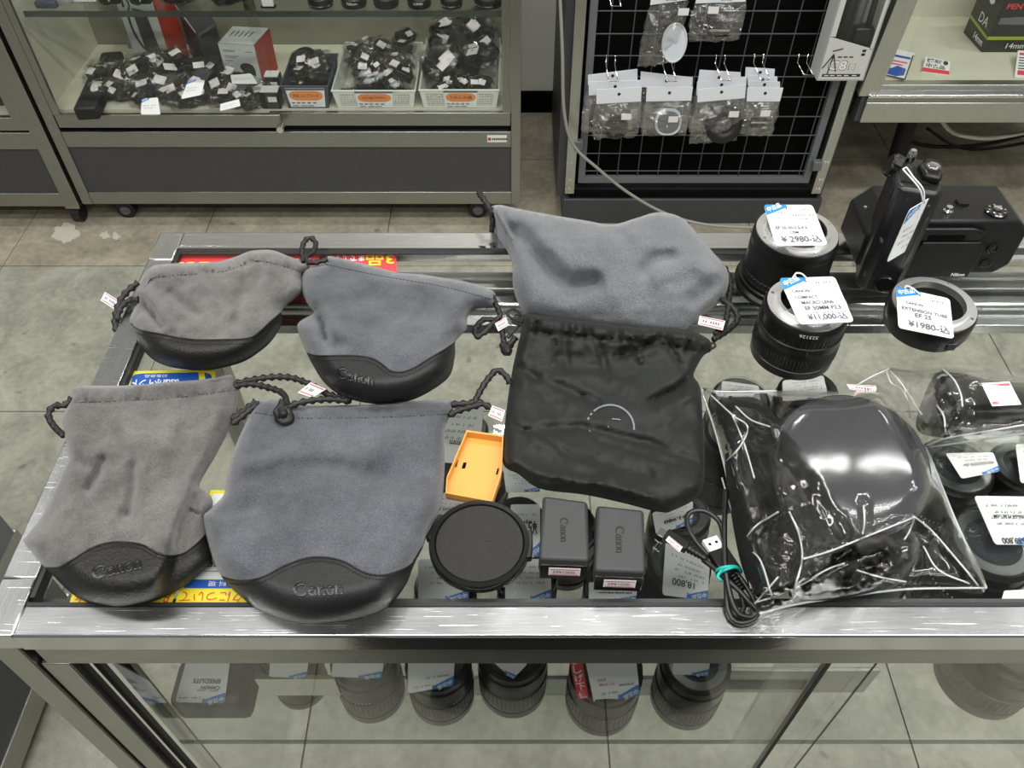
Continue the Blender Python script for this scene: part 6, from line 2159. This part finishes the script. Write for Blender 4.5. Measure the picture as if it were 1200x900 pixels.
# two long slim black cases lying at the left end
for k, (a, b, lab) in enumerate((((101, 133), (121, 88), 'long slim black case lying nearest the left glass of the cabinet'), ((118, 110), (133, 66), 'long slim black case behind the other one at the left glass'))):
    p0, p1 = P(*a, ZF + .02), P(*b, ZF + .02)
    T = thing('slim_case', lab, 'case', p0.lerp(p1, .5))
    d = (p1 - p0)
    n = Vector((-d.y, d.x, 0)).normalized() * .028
    obj('case_body', MB().hexa([p - Vector((0, 0, .0195)) for p in (p0 + n, p0 - n, p1 - n, p1 + n)], [p + Vector((0, 0, .015)) for p in (p0 + n, p0 - n, p1 - n, p1 + n)]), BMATTE, T, world=True, bevel=.006)
    c = p0.lerp(p1, .62) + Vector((.006, 0, .0155))
    obj('sticker', MB().plate([c + Vector((-.012, -.014, 0)), c + Vector((.014, -.014, 0)), c + Vector((.014, .008, .002)), c + Vector((-.012, .008, .002))], .0004), STICK, T, world=True)
# two little black boxes with white tops beside the slate box
for k, (a, w, h, lab) in enumerate((((306, 133), 22, .045, 'small black box with a white label at the front, left of the slate box'), ((313, 112), 18, .05, 'small black box with white lid behind the front one, left of the slate box'))):
    p = P(*a, ZF)
    p.y = max(p.y, KY + .03)
    ww = w * .0022
    T = thing('small_box', lab, 'box', p)
    obj('body', MB().box(p.x, p.x + ww, p.y, p.y + .035, ZF + .0005, ZF + h), BPLAST, T, world=True, bevel=.002)
    obj('lid', MB().box(p.x + .002, p.x + ww - .002, p.y + .002, p.y + .033, ZF + h, ZF + h + .002), STICK, T, world=True)
    obj('sticker', MB().box(p.x + ww * .4, p.x + ww * .85, p.y - .0008, p.y, ZF + h * .45, ZF + h * .75), STICK, T, world=True)
# big tags lying on the front goods
for k, (qd, lab) in enumerate((([(165, 134), (188, 134), (185, 114), (166, 116)], 'white hang tag with a blue corner at the front of the cabinet heap'), ([(212, 116), (236, 111), (240, 94), (221, 93)], 'white hang tag propped in the middle of the cabinet heap'), ([(258, 130), (282, 124), (280, 116), (258, 122)], 'long white slip at the front right of the cabinet heap'), ([(272, 98), (302, 98), (294, 86), (270, 88)], 'white slip on the dark bag before the white carton'))):
    z = ZF + (.055, .085, .05, .075)[k]
    price_tag(lab, qd, [z] * 4, (), group='tags in the cabinet heap', blue=k < 2, seed=50 + k, scr=[(.1, .8, .5, .05, K), (.1, .6, .35, .05, K)])
# goods on the upper glass shelf: only their feet show
for k, (u, rpx, cap) in enumerate(((375, 15, 1), (414, 15, 0), (452, 15, 0), (491, 14, 0), (529, 13, 1), (572, 17, 1))):
    p = P(u, 9, .595)
    p.y += .012
    r = px_r(p, rpx)
    p.y = max(p.y, KY + .04 + r)
    T = thing('shelf_lens', ('first', 'second', 'third', 'fourth', 'fifth', 'sixth')[k] + ' black lens from the left on the upper cabinet shelf', 'lens', (p.x, p.y, .5945), 0, 'lenses on the upper cabinet shelf')
    obj('barrel', MB().lathe([(r * .95, 0), (r, .004), (r, .02), (r * .95, .022), (r * .95, .03), (r * 1.03, .032), (r * 1.03, .055), (r * .9, .06), (r * .9, .08)], 36), BPLAST, T, smooth=True, auto=30)
    obj('ring', MB().lathe([(r * 1.005, .005), (r * 1.005, .008)], 36, cap0=False, cap1=False), CHROME if cap else RUBBER, T)
    if k in (1, 3):
        m = MB()
        write(m, 'Nikon' if k == 1 else 'LUMIX', lambda x, y: Vector((r * 1.004 * math.sin((x - .5) * .8), -r * 1.004 * math.cos((x - .5) * .8), .011 + y * .006)), 0, 0, 1, 1)
        obj('lettering', m, WHITE, T)
for k, (u, w, lab) in enumerate(((126, 24, 'small black camera at the left on the upper cabinet shelf'), (162, 24, 'black camera with a lens on the upper cabinet shelf, second from the left'))):
    p = P(u, 10, .595)
    ww = px_r(p, w) / 2
    T = thing('compact_camera', lab, 'camera', (p.x, p.y + .02, .5945), 0)
    obj('body', MB().box(-ww, ww, 0, .035, .0005, .06), BPLAST, T, bevel=.004)
    obj('lens', MB().lathe([(.017, 0), (.017, .018), (.013, .02), (.012, .015)], 26, (0, 0, .024), mat=Matrix.Rotation(math.pi / 2, 4, 'X')), BGLOSS, T, smooth=True, auto=30)
    obj('lens_ring', MB().lathe([(.0135, .0195), (.010, .0205)], 26, (0, 0, .024), mat=Matrix.Rotation(math.pi / 2, 4, 'X'), cap0=False, cap1=False), CHROME, T)
for k, (u0, u1, mt, lab) in enumerate(((64, 108, PAPER_G, 'whitish boxed item in film at the left end of the upper cabinet shelf'), (180, 230, BMATTE, 'dark wrapped bundle on the upper cabinet shelf near its middle'), (238, 290, BMATTE, 'dark wrapped bundle with white slip on the upper cabinet shelf'))):
    a, b = P(u0, 9, .595), P(u1, 9, .595)
    T = thing('wrapped_bundle', lab, 'bundle', ((a.x + b.x) / 2, a.y + .04, .5945), 0, 'bundles on the upper cabinet shelf')
    w = (b.x - a.x) / 2
    if k == 0:
        obj('carton', MB().box(-w, w, -.01, .05, .0005, .035), mt, T, bevel=.002)
    else:
        obj('contents', MB().add(*(lambda q: ([(x, y, z + .022) for x, y, z in q.v], q.f))(crumple(w * .8, .032, .028, 60 + k, .3))), mt, T, smooth=True)
    obj('clear_wrap', MB().add(*(lambda q: ([(x, y, z + .027) for x, y, z in q.v], q.f))(crumple(w * 1.05, .042, .034, 70 + k, .3))), FILM_S, T)
    obj('slip', MB().plate([(-w * .4, -.036, .03), (w * .4, -.036, .03), (w * .35, -.018, .055), (-w * .3, -.018, .055)], .0004), STICK, T)
for k, (u, lab) in enumerate(((314, 'white price card standing between bundle and first lens on the upper cabinet shelf'),)):
    p = P(u, 9, .595)
    T = thing('price_card', lab, 'price card', p)
    obj('card', MB().box(p.x - .012, p.x + .014, p.y, p.y + .008, .5945, .612), STICK, T, world=True)
    obj('holder', MB().box(p.x - .016, p.x + .018, p.y - .002, p.y + .012, .5945, .598), BPLAST, T, world=True)
# white cloth bundle and dark clip at the left upper corner
p = P(38, 14, .60)
T = thing('white_bundle', 'white plastic bundle at the upper left corner of the cabinet', 'bundle', (p.x + .03, KY + .09, .5945))
obj('bundle', MB().add(*(lambda q: ([(x, y, z + .03) for x, y, z in q.v], q.f))(crumple(.045, .04, .04, 81, .3))), BOXWHT, T, smooth=True)
obj('dark_clip', MB().box(-.03, .02, -.052, -.038, .004, .02), NAVY, T, bevel=.003)

# ================================================================== packs hanging on the grid rack


def hook(x, z, y1=RY - .075):
    return MB().tube([(x - .011, RY + .024, z + .02), (x - .011, RY + .018, z), (x - .011, y1, z + .002), (x + .011, y1, z + .002), (x + .011, RY + .018, z), (x + .011, RY + .024, z + .02)], .0014, 6)


def pack(label, card, v_bot, y, item, seed, group='packs on the grid rack', shown=True, lean=0.0):
    """card: header card photo pixels LL, LR, UR, UL; the film hangs down to v_bot"""
    q = [V(u, v, y) for u, v in card]
    T = thing('hanging_pack', label, 'pack', q[0].lerp(q[2], .5), 0, group)
    obj('header_card', MB().plate(q, .0016), PAPER_B, T, world=True)
    c = q[0].lerp(q[2], .5)
    obj('punch_hole', MB().lathe([(.004, 0), (.004, .0004)], 12, (c.x, c.y - .0003, c.z + .004), mat=Matrix.Rotation(math.pi / 2, 4, 'X')), INKB, T, world=True)
    zb = V(600, v_bot, y).z
    a, b = q[0], q[1]
    W, Hh_ = (b.x - a.x), a.z - zb
    nx, ny = 9, 10
    r = random.Random(seed)
    m = MB()
    for side in (0, 1):
        vs = []
        for j in range(ny + 1):
            for i in range(nx + 1):
                s, t = i / nx, j / ny
                bul = math.sin(math.pi * s) ** .6 * math.sin(math.pi * min(1, t * .95 + .02)) ** .6
                yo = -(.016 if side == 0 else -.006) * bul + r.uniform(-.004, .004) * (1 if 0 < j < ny else .3)
                spread = 1 + .10 * math.sin(math.pi * t)
                vs.append((a.x + W * (.5 + (s - .5) * spread) + lean * t + r.uniform(-.003, .003), y + yo - .001 + (0 if side == 0 else .003), q[0].z + (q[1].z - q[0].z) * s - Hh_ * t + r.uniform(-.004, .003)))
        m.add(vs, [(j * (nx + 1) + i, j * (nx + 1) + i + 1, (j + 1) * (nx + 1) + i + 1, (j + 1) * (nx + 1) + i) for j in range(ny) for i in range(nx)])
    obj('film_bag', m, FILM_P, T, world=True)
    if item:
        kind, (iu, iv), ir = item
        p = V(iu, iv, y - .004)
        R = px_r(p, ir)
        MI = Matrix.Translation(p) @ Matrix.Rotation(math.radians(74), 4, 'X')
        if kind == 'cap':
            obj('lens_cap', MB().lathe([(R, -.004), (R, .003), (R * .93, .0045), (R * .88, .003), (.001, .003)], 36, mat=MI), BMATTE, T, world=True, smooth=True, auto=30)
        elif kind == 'grey':
            obj('lens_cap', MB().prism(rounded(R * 1.9, R * 1.9, R * .75), -.004, .003, MI), FROST, T, world=True, bevel=.001)
            obj('cap_face', MB().prism(rounded(R * 1.6, R * 1.6, R * .7), .003, .0042, MI), MIDGREY, T, world=True)
        elif kind == 'ring':
            obj('rubber_hood', MB().lathe([(R * .42, .004), (R * .5, .010), (R * .8, .009), (R, .002), (R, -.004), (R * .42, -.006)], 44, mat=MI, cap0=False, cap1=False), RUBBER, T, world=True, smooth=True)
            obj('clear_centre', MB().lathe([(R * .4, .004), (R * .3, .012), (.001, .013)], 24, mat=MI, cap0=False), CLEARCAP, T, world=True, smooth=True)
        elif kind == 'oval':
            obj('diffuser_cap', MB().prism([(R * math.cos(a) * .82, R * math.sin(a) * 1.25) for a in [k * .196 for k in range(32)]], -.006, .004, MI), FROST, T, world=True, bevel=.002)
            obj('diffuser_rim', MB().tube([MI @ Vector((R * math.cos(a) * .82, R * math.sin(a) * 1.25, .004)) for a in [k * .196 for k in range(32)]], .0022, 6, closed=True), BOXWHT, T, world=True, smooth=True)
        elif kind == 'part':
            obj('metal_part', MB().box(p.x - R, p.x + R, p.y - .006, p.y + .004, p.z - R * .5, p.z + R * .5), BPLAST, T, world=True, bevel=.003)
            obj('steel_bar', MB().box(p.x - R * .9, p.x + R * .9, p.y - .010, p.y - .006, p.z + R * .1, p.z + R * .3), CHROME, T, world=True)
    return T


def pack_sticker(T, u, v, y):
    p = V(u, v, y)
    obj('price_sticker', MB().plate([p + Vector((-.012, 0, -.008)), p + Vector((.012, 0, -.008)), p + Vector((.012, 0, .008)), p + Vector((-.012, 0, .008))], .0005), STICK, T, world=True)


ya, yb, yc = RY - .015, RY - .035, RY - .055
pack('rearmost pack of the left bunch on the grid rack', [(689, 100), (747, 95), (747, 81), (689, 88)], 150, ya, None, 1)
pack('middle pack of the left bunch on the grid rack', [(690, 112), (752, 108), (752, 94), (690, 96)], 155, yb, ('cap', (700, 140), 10), 2, lean=-.012)
T = pack('front pack of the left bunch on the grid rack, dark brown cap inside', [(699, 122), (751, 119), (752, 102), (699, 105)], 162, yc, ('cap', (722, 149), 14), 3)
pack_sticker(T, 734, 137, yc - .02)
pack('rear pack of the second bunch on the grid rack', [(750, 102), (811, 106), (812, 91), (751, 84)], 150, ya, None, 4)
T = pack('front pack of the second bunch on the grid rack, grey frosted square cap', [(757, 119), (810, 118), (812, 102), (758, 102)], 158, yc, ('grey', (783, 143), 16), 5)
pack_sticker(T, 789, 140, yc - .02)
pack('rearmost pack of the third bunch on the grid rack', [(817, 100), (868, 98), (868, 85), (820, 82)], 150, ya, None, 6)
pack('middle pack of the third bunch on the grid rack', [(816, 112), (874, 106), (875, 90), (817, 96)], 155, yb, None, 7)
T = pack('front pack of the third bunch on the grid rack, black rubber ring inside', [(817, 120), (873, 115), (874, 99), (818, 105)], 168, yc, ('ring', (848, 146), 22), 8)
pack_sticker(T, 860, 134, yc - .02)
for k, (qd, y) in enumerate((([(873, 92), (907, 93), (908, 81), (874, 79)], ya + .004), ([(876, 100), (911, 100), (911, 90), (876, 88)], yb + .012), ([(877, 106), (914, 106), (914, 96), (877, 95)], yb))):
    pack(('rearmost', 'second', 'third')[k] + ' pack of the right bunch on the grid rack', qd, 140, y, None, 9 + k)
T = pack('front pack of the right bunch on the grid rack, small steel part inside', [(875, 119), (914, 119), (918, 103), (876, 103)], 158, yc, ('part', (888, 143), 10), 13)
pack_sticker(T, 897, 133, yc - .02)
T = pack('upper pack with an oval frosted cap above the second bunch', [(762, 6), (806, 0), (804, -14), (764, -12)], 78, yb, ('oval', (790, 50), 17), 14, lean=-.012)
pack_sticker(T, 801, 14, yb - .02)
T = pack('upper pack with a small dark part above the third bunch', [(815, 4), (874, 2), (872, -14), (818, -12)], 48, yb, ('part', (842, 36), 13), 15)
pack_sticker(T, 836, 12, yb - .02)
for k, (u, v) in enumerate(((716, 80), (783, 80), (845, 79), (890, 78), (782, -14), (845, -14), (720, -2), (942, 78))):
    p = V(u, v, RY)
    n = ('left bunch', 'second bunch', 'third bunch', 'right bunch', 'oval cap pack', 'upper right pack')[k] if k < 6 else ('empty place at the top left', 'empty place beside the tripod box')[k - 6]
    tag(obj('wire_hook', hook(p.x, p.z, RY - (.068 if k < 6 else .045)), CHROME, smooth=True), 'bright wire hook on the grid for the ' + n, 'hook', 'wire hooks on the grid rack')

# ================================================================== boxed tripod hanging beside the rack
T = thing('tripod_carton', 'white carton with a window and large gold-outlined lettering, hanging beside the rack', 'box', (.775, 1.86, .47))
by = 1.85
bx0, bx1 = V(957, 95, by).x, V(1012, 92, by).x
zb_, zt_ = V(980, 94, by).z, .86
zl, zr = V(964, 43, by).z, V(1018, 58, by).z
obj('back', MB().box(bx0, bx1, by + .058, by + .06, zb_, zt_), BOXWHT, T, world=True)
obj('side', MB().box(bx0 - .001, bx0 + .001, by, by + .058, zb_, zt_), BOXWHT, T, world=True)
obj('side', MB().box(bx1 - .001, bx1 + .001, by, by + .058, zb_, zt_), BOXWHT, T, world=True)
obj('bottom', MB().box(bx0, bx1, by, by + .058, zb_ - .001, zb_ + .001), BOXWHT, T, world=True)
obj('front_panel', MB().hexa([(bx0, by, zb_), (bx1, by, zb_), (bx1, by + .002, zb_), (bx0, by + .002, zb_)], [(bx0, by, zl), (bx1, by, zr), (bx1, by + .002, zr), (bx0, by + .002, zl)]), BOXWHT, T, world=True)
obj('front_strip', MB().box(bx0, bx0 + .014, by, by + .002, zl, zt_), BOXWHT, T, world=True)
obj('front_strip', MB().box(bx1 - .008, bx1, by, by + .002, zr, zt_), BOXWHT, T, world=True)
obj('window', MB().quad((bx0, by + .001, zr), (bx1, by + .001, zr), (bx1, by + .001, zt_), (bx0, by + .001, zt_)), FILM, T, world=True)
xm = (bx0 + bx1) / 2
obj('tripod_leg', MB().tube([(xm - .018, by + .03, zb_ + .01), (xm - .016, by + .03, zt_)], .013, 14), BMATTE, T, world=True, smooth=True)
obj('tripod_leg', MB().tube([(xm + .014, by + .04, zb_ + .01), (xm + .012, by + .04, zt_)], .011, 14), MIDGREY, T, world=True, smooth=True)
obj('tripod_head', MB().box(xm + .004, xm + .05, by + .010, by + .045, zr + .002, zr + .045), BPLAST, T, world=True, bevel=.006)
obj('pan_handle', MB().tube([(xm + .034, by + .02, zr + .04), (xm + .030, by + .015, zr + .10), (xm + .022, by + .015, zt_)], .007, 10), RUBBER, T, world=True, smooth=True)
H_ = zr - zb_
ft = lambda x, y: Vector((bx0 + x * (bx1 - bx0), by - .0005, zb_ + y * H_))
ft2 = lambda x, y: Vector((bx0 + x * (bx1 - bx0), by - .0009, zb_ + y * H_))
m = MB()
write(m, 'C8', ft, .14, .32, .42, .34, bold=True)
write(m, 'N', ft, .60, .34, .13, .20, bold=True)
obj('gold_lettering', m, GOLD, T, world=True)
m = MB()
write(m, 'C8', ft2, .16, .345, .38, .29)
write(m, 'N', ft2, .615, .36, .10, .16)
obj('white_lettering', m, WHITE, T, world=True)
m = MB()
m.quad(ft(.08, .12), ft(.90, .12), ft(.90, .21), ft(.08, .21))
for y in (.68, .80, .92):
    m.quad(ft(.78, y), ft(.86, y), ft(.86, y + .08), ft(.78, y + .08)) if y > .7 else None
for a, b in (((.04, .40), (.20, .85)), ((.20, .85), (.18, .2)), ((.2, .85), (.34, .3)), ((.16, .95), (.36, 1.03))):
    pa, pb = ft(*a), ft(*b)
    m.tube([pa, pb], .0014, 5)
for x0 in (.30, .42, .54):
    m.quad(ft(x0, .74), ft(x0 + .09, .74), ft(x0 + .09, .78), ft(x0, .78))
obj('black_print', m, INKB, T, world=True)
m = MB()
for x0 in (.12, .25, .40, .55, .72):
    m.quad(ft2(x0, .15), ft2(x0 + .10, .15), ft2(x0 + .10, .175), ft2(x0, .175))
obj('strip_lettering', m, WHITE, T, world=True)

# ================================================================== goods in the right display case
ZC = .4245
T, f, s, l, tp = carton('lens_carton', 'black lens carton with a lime stripe in the display case at the upper right', 'box', (1150, 61), (1236, 61), (1225, 34), (1129, 38), .16, (BOXBLK, BOXBLK, BOXBLK), zf=ZC)
m = MB()
m.quad(f(0, .205), f(1, .205), f(1, .26), f(0, .26))
m.quad(l(.0, .26), l(1, .205), l(1, .25), l(.0, .31))
obj('lime_stripe', m, GREENBOX, T, world=True)
m = MB()
write(m, 'PENTAX', f, .08, .70, .44, .085, bold=True)
m.quad(f(.16, .90), f(.30, .90), f(.26, .97), f(.18, .97))
obj('red_lettering', m, RED, T, world=True)
m = MB()
write(m, 'DA', l, .38, .33, .42, .15)
write(m, '14mm F2.8', f, .30, .06, .50, .09)
write(m, '14mm', l, .45, .06, .45, .11, bold=True)
write(m, 'smc', f, .66, .38, .16, .05)
write(m, 'DA', f, .62, .27, .28, .12)
m.add([l(.60 + .12 * math.cos(a), .72 + .06 * math.sin(a)) for a in [k * .785 for k in range(8)]], [tuple(range(8))])
obj('white_lettering', m, WHITE, T, world=True)
m = MB()
m.add([f(x, y) for x, y in ((.06, .46), (.42, .45), (.75, .50), (.88, .56), (.66, .56), (.40, .58), (.06, .56))], [tuple(range(7))])
obj('grey_picture', m, MIDGREY, T, world=True)


def card(name, label, quad, zs, mats, group='cards in the right display case'):
    q = [P(u, v, z) for (u, v), z in zip(quad, zs)]
    T = thing(name, label, 'price card', q[0].lerp(q[1], .5), 0, group)
    obj('card', MB().plate(q, .003), PAPER, T, world=True)
    f = bilinear(q, .0004)
    return T, f


T, f = card('price_card', 'white price card with a blue picture, leftmost in the right display case', [(1034, 88), (1061, 93), (1072, 62), (1043, 56)], [ZC + .003, ZC + .003, ZC + .02, ZC + .02], None)
m = MB()
m.add([f(x, y) for x, y in ((.1, .08), (.55, .04), (.88, .12), (.88, .36), (.5, .42), (.3, .3), (.1, .3))], [tuple(range(7))])
m.quad(f(.08, .72), f(.92, .72), f(.92, .80), f(.08, .80))
obj('blue_picture', m, SBLUE, T, world=True)
m = MB()
m.quad(f(.1, .55), f(.85, .55), f(.85, .60), f(.1, .60))
m.quad(f(.2, .44), f(.7, .44), f(.7, .49), f(.2, .49))
obj('red_rules', m, PINK, T, world=True)
m = MB()
m.quad(f(0, 0), f(.95, -.04), f(.95, .02), f(0, .04))
m.quad(f(.95, -.02), f(1, -.02), f(1, .9), f(.95, .9))
obj('dark_rim', m, INKB, T, world=True)
T, f = card('price_card', 'small white card with a red band in the middle of the right display case', [(1080, 84), (1112, 88), (1114, 72), (1085, 66)], [ZC + .003, ZC + .003, ZC + .012, ZC + .012], None)
m = MB()
m.quad(f(0, .02), f(1, .02), f(1, .28), f(0, .28))
obj('red_band', m, RED, T, world=True)
m = MB()
write(m, '状態良好', f, .08, .66, .60, .28, bold=True)
write(m, '中古品', f, .10, .32, .72, .28, bold=True)
m.add([f(.82 + .10 * math.cos(a), .80 + .16 * math.sin(a)) for a in [k * .785 for k in range(8)]], [tuple(range(8))])
obj('black_lettering', m, INKB, T, world=True)
T, f = card('price_card', 'price card with red print cut by the right edge in front of the black carton', [(1189, 90), (1216, 92), (1216, 60), (1193, 59)], [ZC + .003, ZC + .003, ZC + .022, ZC + .022], None)
m = MB()
for y in (.82, .16, .08):
    m.quad(f(.1, y), f(.9, y), f(.9, y + .09), f(.1, y + .09))
obj('red_print', m, RED, T, world=True)
m = MB()
for y in (.70, .6, .5, .4, .3):
    m.quad(f(.1, y), f(.8, y), f(.8, y + .04), f(.1, y + .04))
obj('print_lines', m, INKB, T, world=True)

# ================================================================== the photographer, seen only as a dark reflection in the front rail
def skinned(name, joints, edges, mat, parent, sub=1):
    """one continuous limb surface: joints {name: (point, radius)}"""
    ids = {k: i for i, k in enumerate(joints)}
    bm = bmesh.new()
    ly = bm.verts.layers.skin.verify()
    vs = [bm.verts.new(j[0]) for j in joints.values()]
    for a, b in edges:
        bm.edges.new((vs[ids[a]], vs[ids[b]]))
    for i, j in enumerate(joints.values()):
        vs[i][ly].radius = j[1] if isinstance(j[1], tuple) else (j[1], j[1])
        vs[i][ly].use_root = (i == 0)
    me = bpy.data.meshes.new(name)
    bm.to_mesh(me)
    bm.free()
    me.materials.append(mat)
    o = bpy.data.objects.new(name, me)
    COL.objects.link(o)
    o.parent = parent
    sk = o.modifiers.new('skin', 'SKIN')
    sk.use_smooth_shade = True
    ss = o.modifiers.new('sub', 'SUBSURF')
    ss.levels = ss.render_levels = sub
    return o


PX, PY = .10, -.17
TP = thing('person', 'person in an ankle-long black coat, mirrored darkly in the front rail', 'person', (PX, PY, 0))
J = {'pelvis': ((0, 0, .95), (.15, .11)), 'waist': ((0, .01, 1.08), (.14, .10)), 'chest': ((0, .0, 1.28), (.16, .115)), 'collar': ((0, -.01, 1.42), (.10, .08)),
     'neck': ((-.01, .02, 1.49), .052), 'head0': ((-.03, .05, 1.57), (.066, .082)), 'head1': ((-.04, .055, 1.66), (.074, .092)), 'crown': ((-.045, .04, 1.735), (.048, .06))}
E_ = [('pelvis', 'waist'), ('waist', 'chest'), ('chest', 'collar'), ('collar', 'neck'), ('neck', 'head0'), ('head0', 'head1'), ('head1', 'crown')]
for s_, nm in ((-1, 'l'), (1, 'r')):
    J[nm + 'hip'] = ((.10 * s_, 0, .90), .10)
    J[nm + 'knee'] = ((.15 * s_, .03, .50), .066)
    J[nm + 'calf'] = ((.165 * s_, .0, .34), .058)
    J[nm + 'ankle'] = ((.18 * s_, -.01, .09), .045)
    J[nm + 'heel'] = ((.18 * s_, -.03, .045), .040)
    J[nm + 'toe'] = ((.20 * s_, .15, .034), .036)
    J[nm + 'shoulder'] = ((.18 * s_, -.01, 1.40), .068)
    J[nm + 'elbow'] = ((.24 * s_ - .03, .08, 1.15), .050)
    J[nm + 'wrist'] = ((.075 * s_ - .10, .125, 1.375), .031)
    E_ += [('pelvis', nm + 'hip'), (nm + 'hip', nm + 'knee'), (nm + 'knee', nm + 'calf'), (nm + 'calf', nm + 'ankle'), (nm + 'ankle', nm + 'heel'), (nm + 'heel', nm + 'toe'),
           ('collar', nm + 'shoulder'), (nm + 'shoulder', nm + 'elbow'), (nm + 'elbow', nm + 'wrist')]
skinned('body', J, E_, CLOTHES, TP, 2)
# head over the collar: skin, hair, face
hd = MB()
rings = [(.012, -.112), (.045, -.105), (.058, -.085), (.066, -.05), (.074, 0), (.076, .04), (.066, .08), (.04, .105), (.004, .115)]
MH = Matrix.Translation((-.04, .062, 1.645)) @ Matrix.Rotation(math.radians(-24), 4, 'X') @ Matrix.Scale(1.22, 4, (0, 1, 0))
hd.lathe(rings, 28, mat=MH)
obj('face', hd, SKIN, TP, smooth=True)
hr = MB()
hr.lathe([(.070, -.045), (.080, 0), (.083, .04), (.073, .085), (.045, .112), (.004, .123)], 28, mat=MH @ Matrix.Translation((0, -.018, .004)))
obj('hair', hr, BMATTE, TP, smooth=True)
f_ = MB()
f_.lathe([(.014, -.02), (.010, 0), (.004, .022)], 10, mat=MH @ Matrix.Translation((0, .072, -.02)))
obj('nose', f_, SKIN, TP, smooth=True)
for s_ in (-1, 1):
    obj('eye', MB().lathe([(.002, -.008), (.010, -.004), (.012, 0), (.010, .004), (.002, .008)], 12, mat=MH @ Matrix.Translation((.028 * s_, .058, .006))), WHITE, TP, smooth=True)
    obj('ear', MB().lathe([(.006, -.026), (.012, -.01), (.013, .012), (.006, .026)], 10, mat=MH @ Matrix.Translation((.077 * s_, 0, -.008))), SKIN, TP, smooth=True)
obj('mouth', MB().box(-.022, .022, -.004, .004, -.003, .003), plain('lips', (.35, .13, .11), .5), TP).matrix_local = MH @ Matrix.Translation((0, .062, -.062))
# knee-long open coat
ct_ = MB()
ct_.lathe([(.40, .10), (.385, .35), (.33, .60), (.25, .90), (.205, 1.06), (.215, 1.25), (.20, 1.38), (.11, 1.46), (.085, 1.49)], 36, mat=Matrix.Scale(.46, 4, (0, 1, 0)), cap0=False, cap1=False)
obj('coat', ct_, CLOTHES, TP, smooth=True)
for s_, nm in ((-1, 'l'), (1, 'r')):
    w = Vector(J[nm + 'wrist'][0])
    e = Vector(J[nm + 'elbow'][0])
    obj('coat_sleeve', MB().tube([Vector(J[nm + 'shoulder'][0]), e, e.lerp(w, .9)], .058, 16, step=.03, taper=(1.15, .62)), CLOTHES, TP, smooth=True)
    d = (w - e).normalized()
    pj = {'palm0': (tuple(w), (.024, .016)), 'palm1': (tuple(w + d * .05), (.036, .014))}
    pe = [('palm0', 'palm1')]
    for k in range(4):
        b_ = w + d * .072 + Vector((.018 * (k - 1.5), 0, 0))
        L = (.058, .066, .062, .050)[k]
        pj['f%da' % k] = (tuple(b_), .0092)
        pj['f%db' % k] = (tuple(b_ + Vector((-.010 * s_, .006, L * .5))), .0085)
        pj['f%dc' % k] = (tuple(b_ + Vector((-.026 * s_, .000, L * .85))), .0075)
        pe += [('palm1', 'f%da' % k), ('f%da' % k, 'f%db' % k), ('f%db' % k, 'f%dc' % k)]
    t0 = w + d * .025 + Vector((-.026 * s_, -.008, .006))
    pj['t0'] = (tuple(t0), .011)
    pj['t1'] = (tuple(t0 + Vector((-.018 * s_, -.012, .026))), .009)
    pe += [('palm0', 't0'), ('t0', 't1')]
    skinned('hand', pj, pe, SKIN, TP, 2)
for s_ in (-1, 1):
    obj('shoe', MB().tube([(.178 * s_, -.05, .044), (.186 * s_, .05, .046), (.205 * s_, .18, .036)], .043, 14, step=.03, taper=(1, .85)), BPLAST, TP, smooth=True)
# the telephone the picture is taken with, just behind the viewpoint
TT = thing('telephone', 'dark mobile telephone held up over the counter by the person in the black coat', 'telephone', (-.01, -.022, 1.472))
MP = Matrix.Rotation(-PITCH, 4, 'X')
obj('case_body', MB().prism(rounded(.148, .074, .010), -.004, .004, MP @ Matrix.Rotation(math.pi / 2, 4, 'X')), BGLOSS, TT)
obj('screen', MB().prism(rounded(.142, .068, .008), .0041, .0043, MP @ Matrix.Rotation(math.pi / 2, 4, 'X')), LENSG, TT)
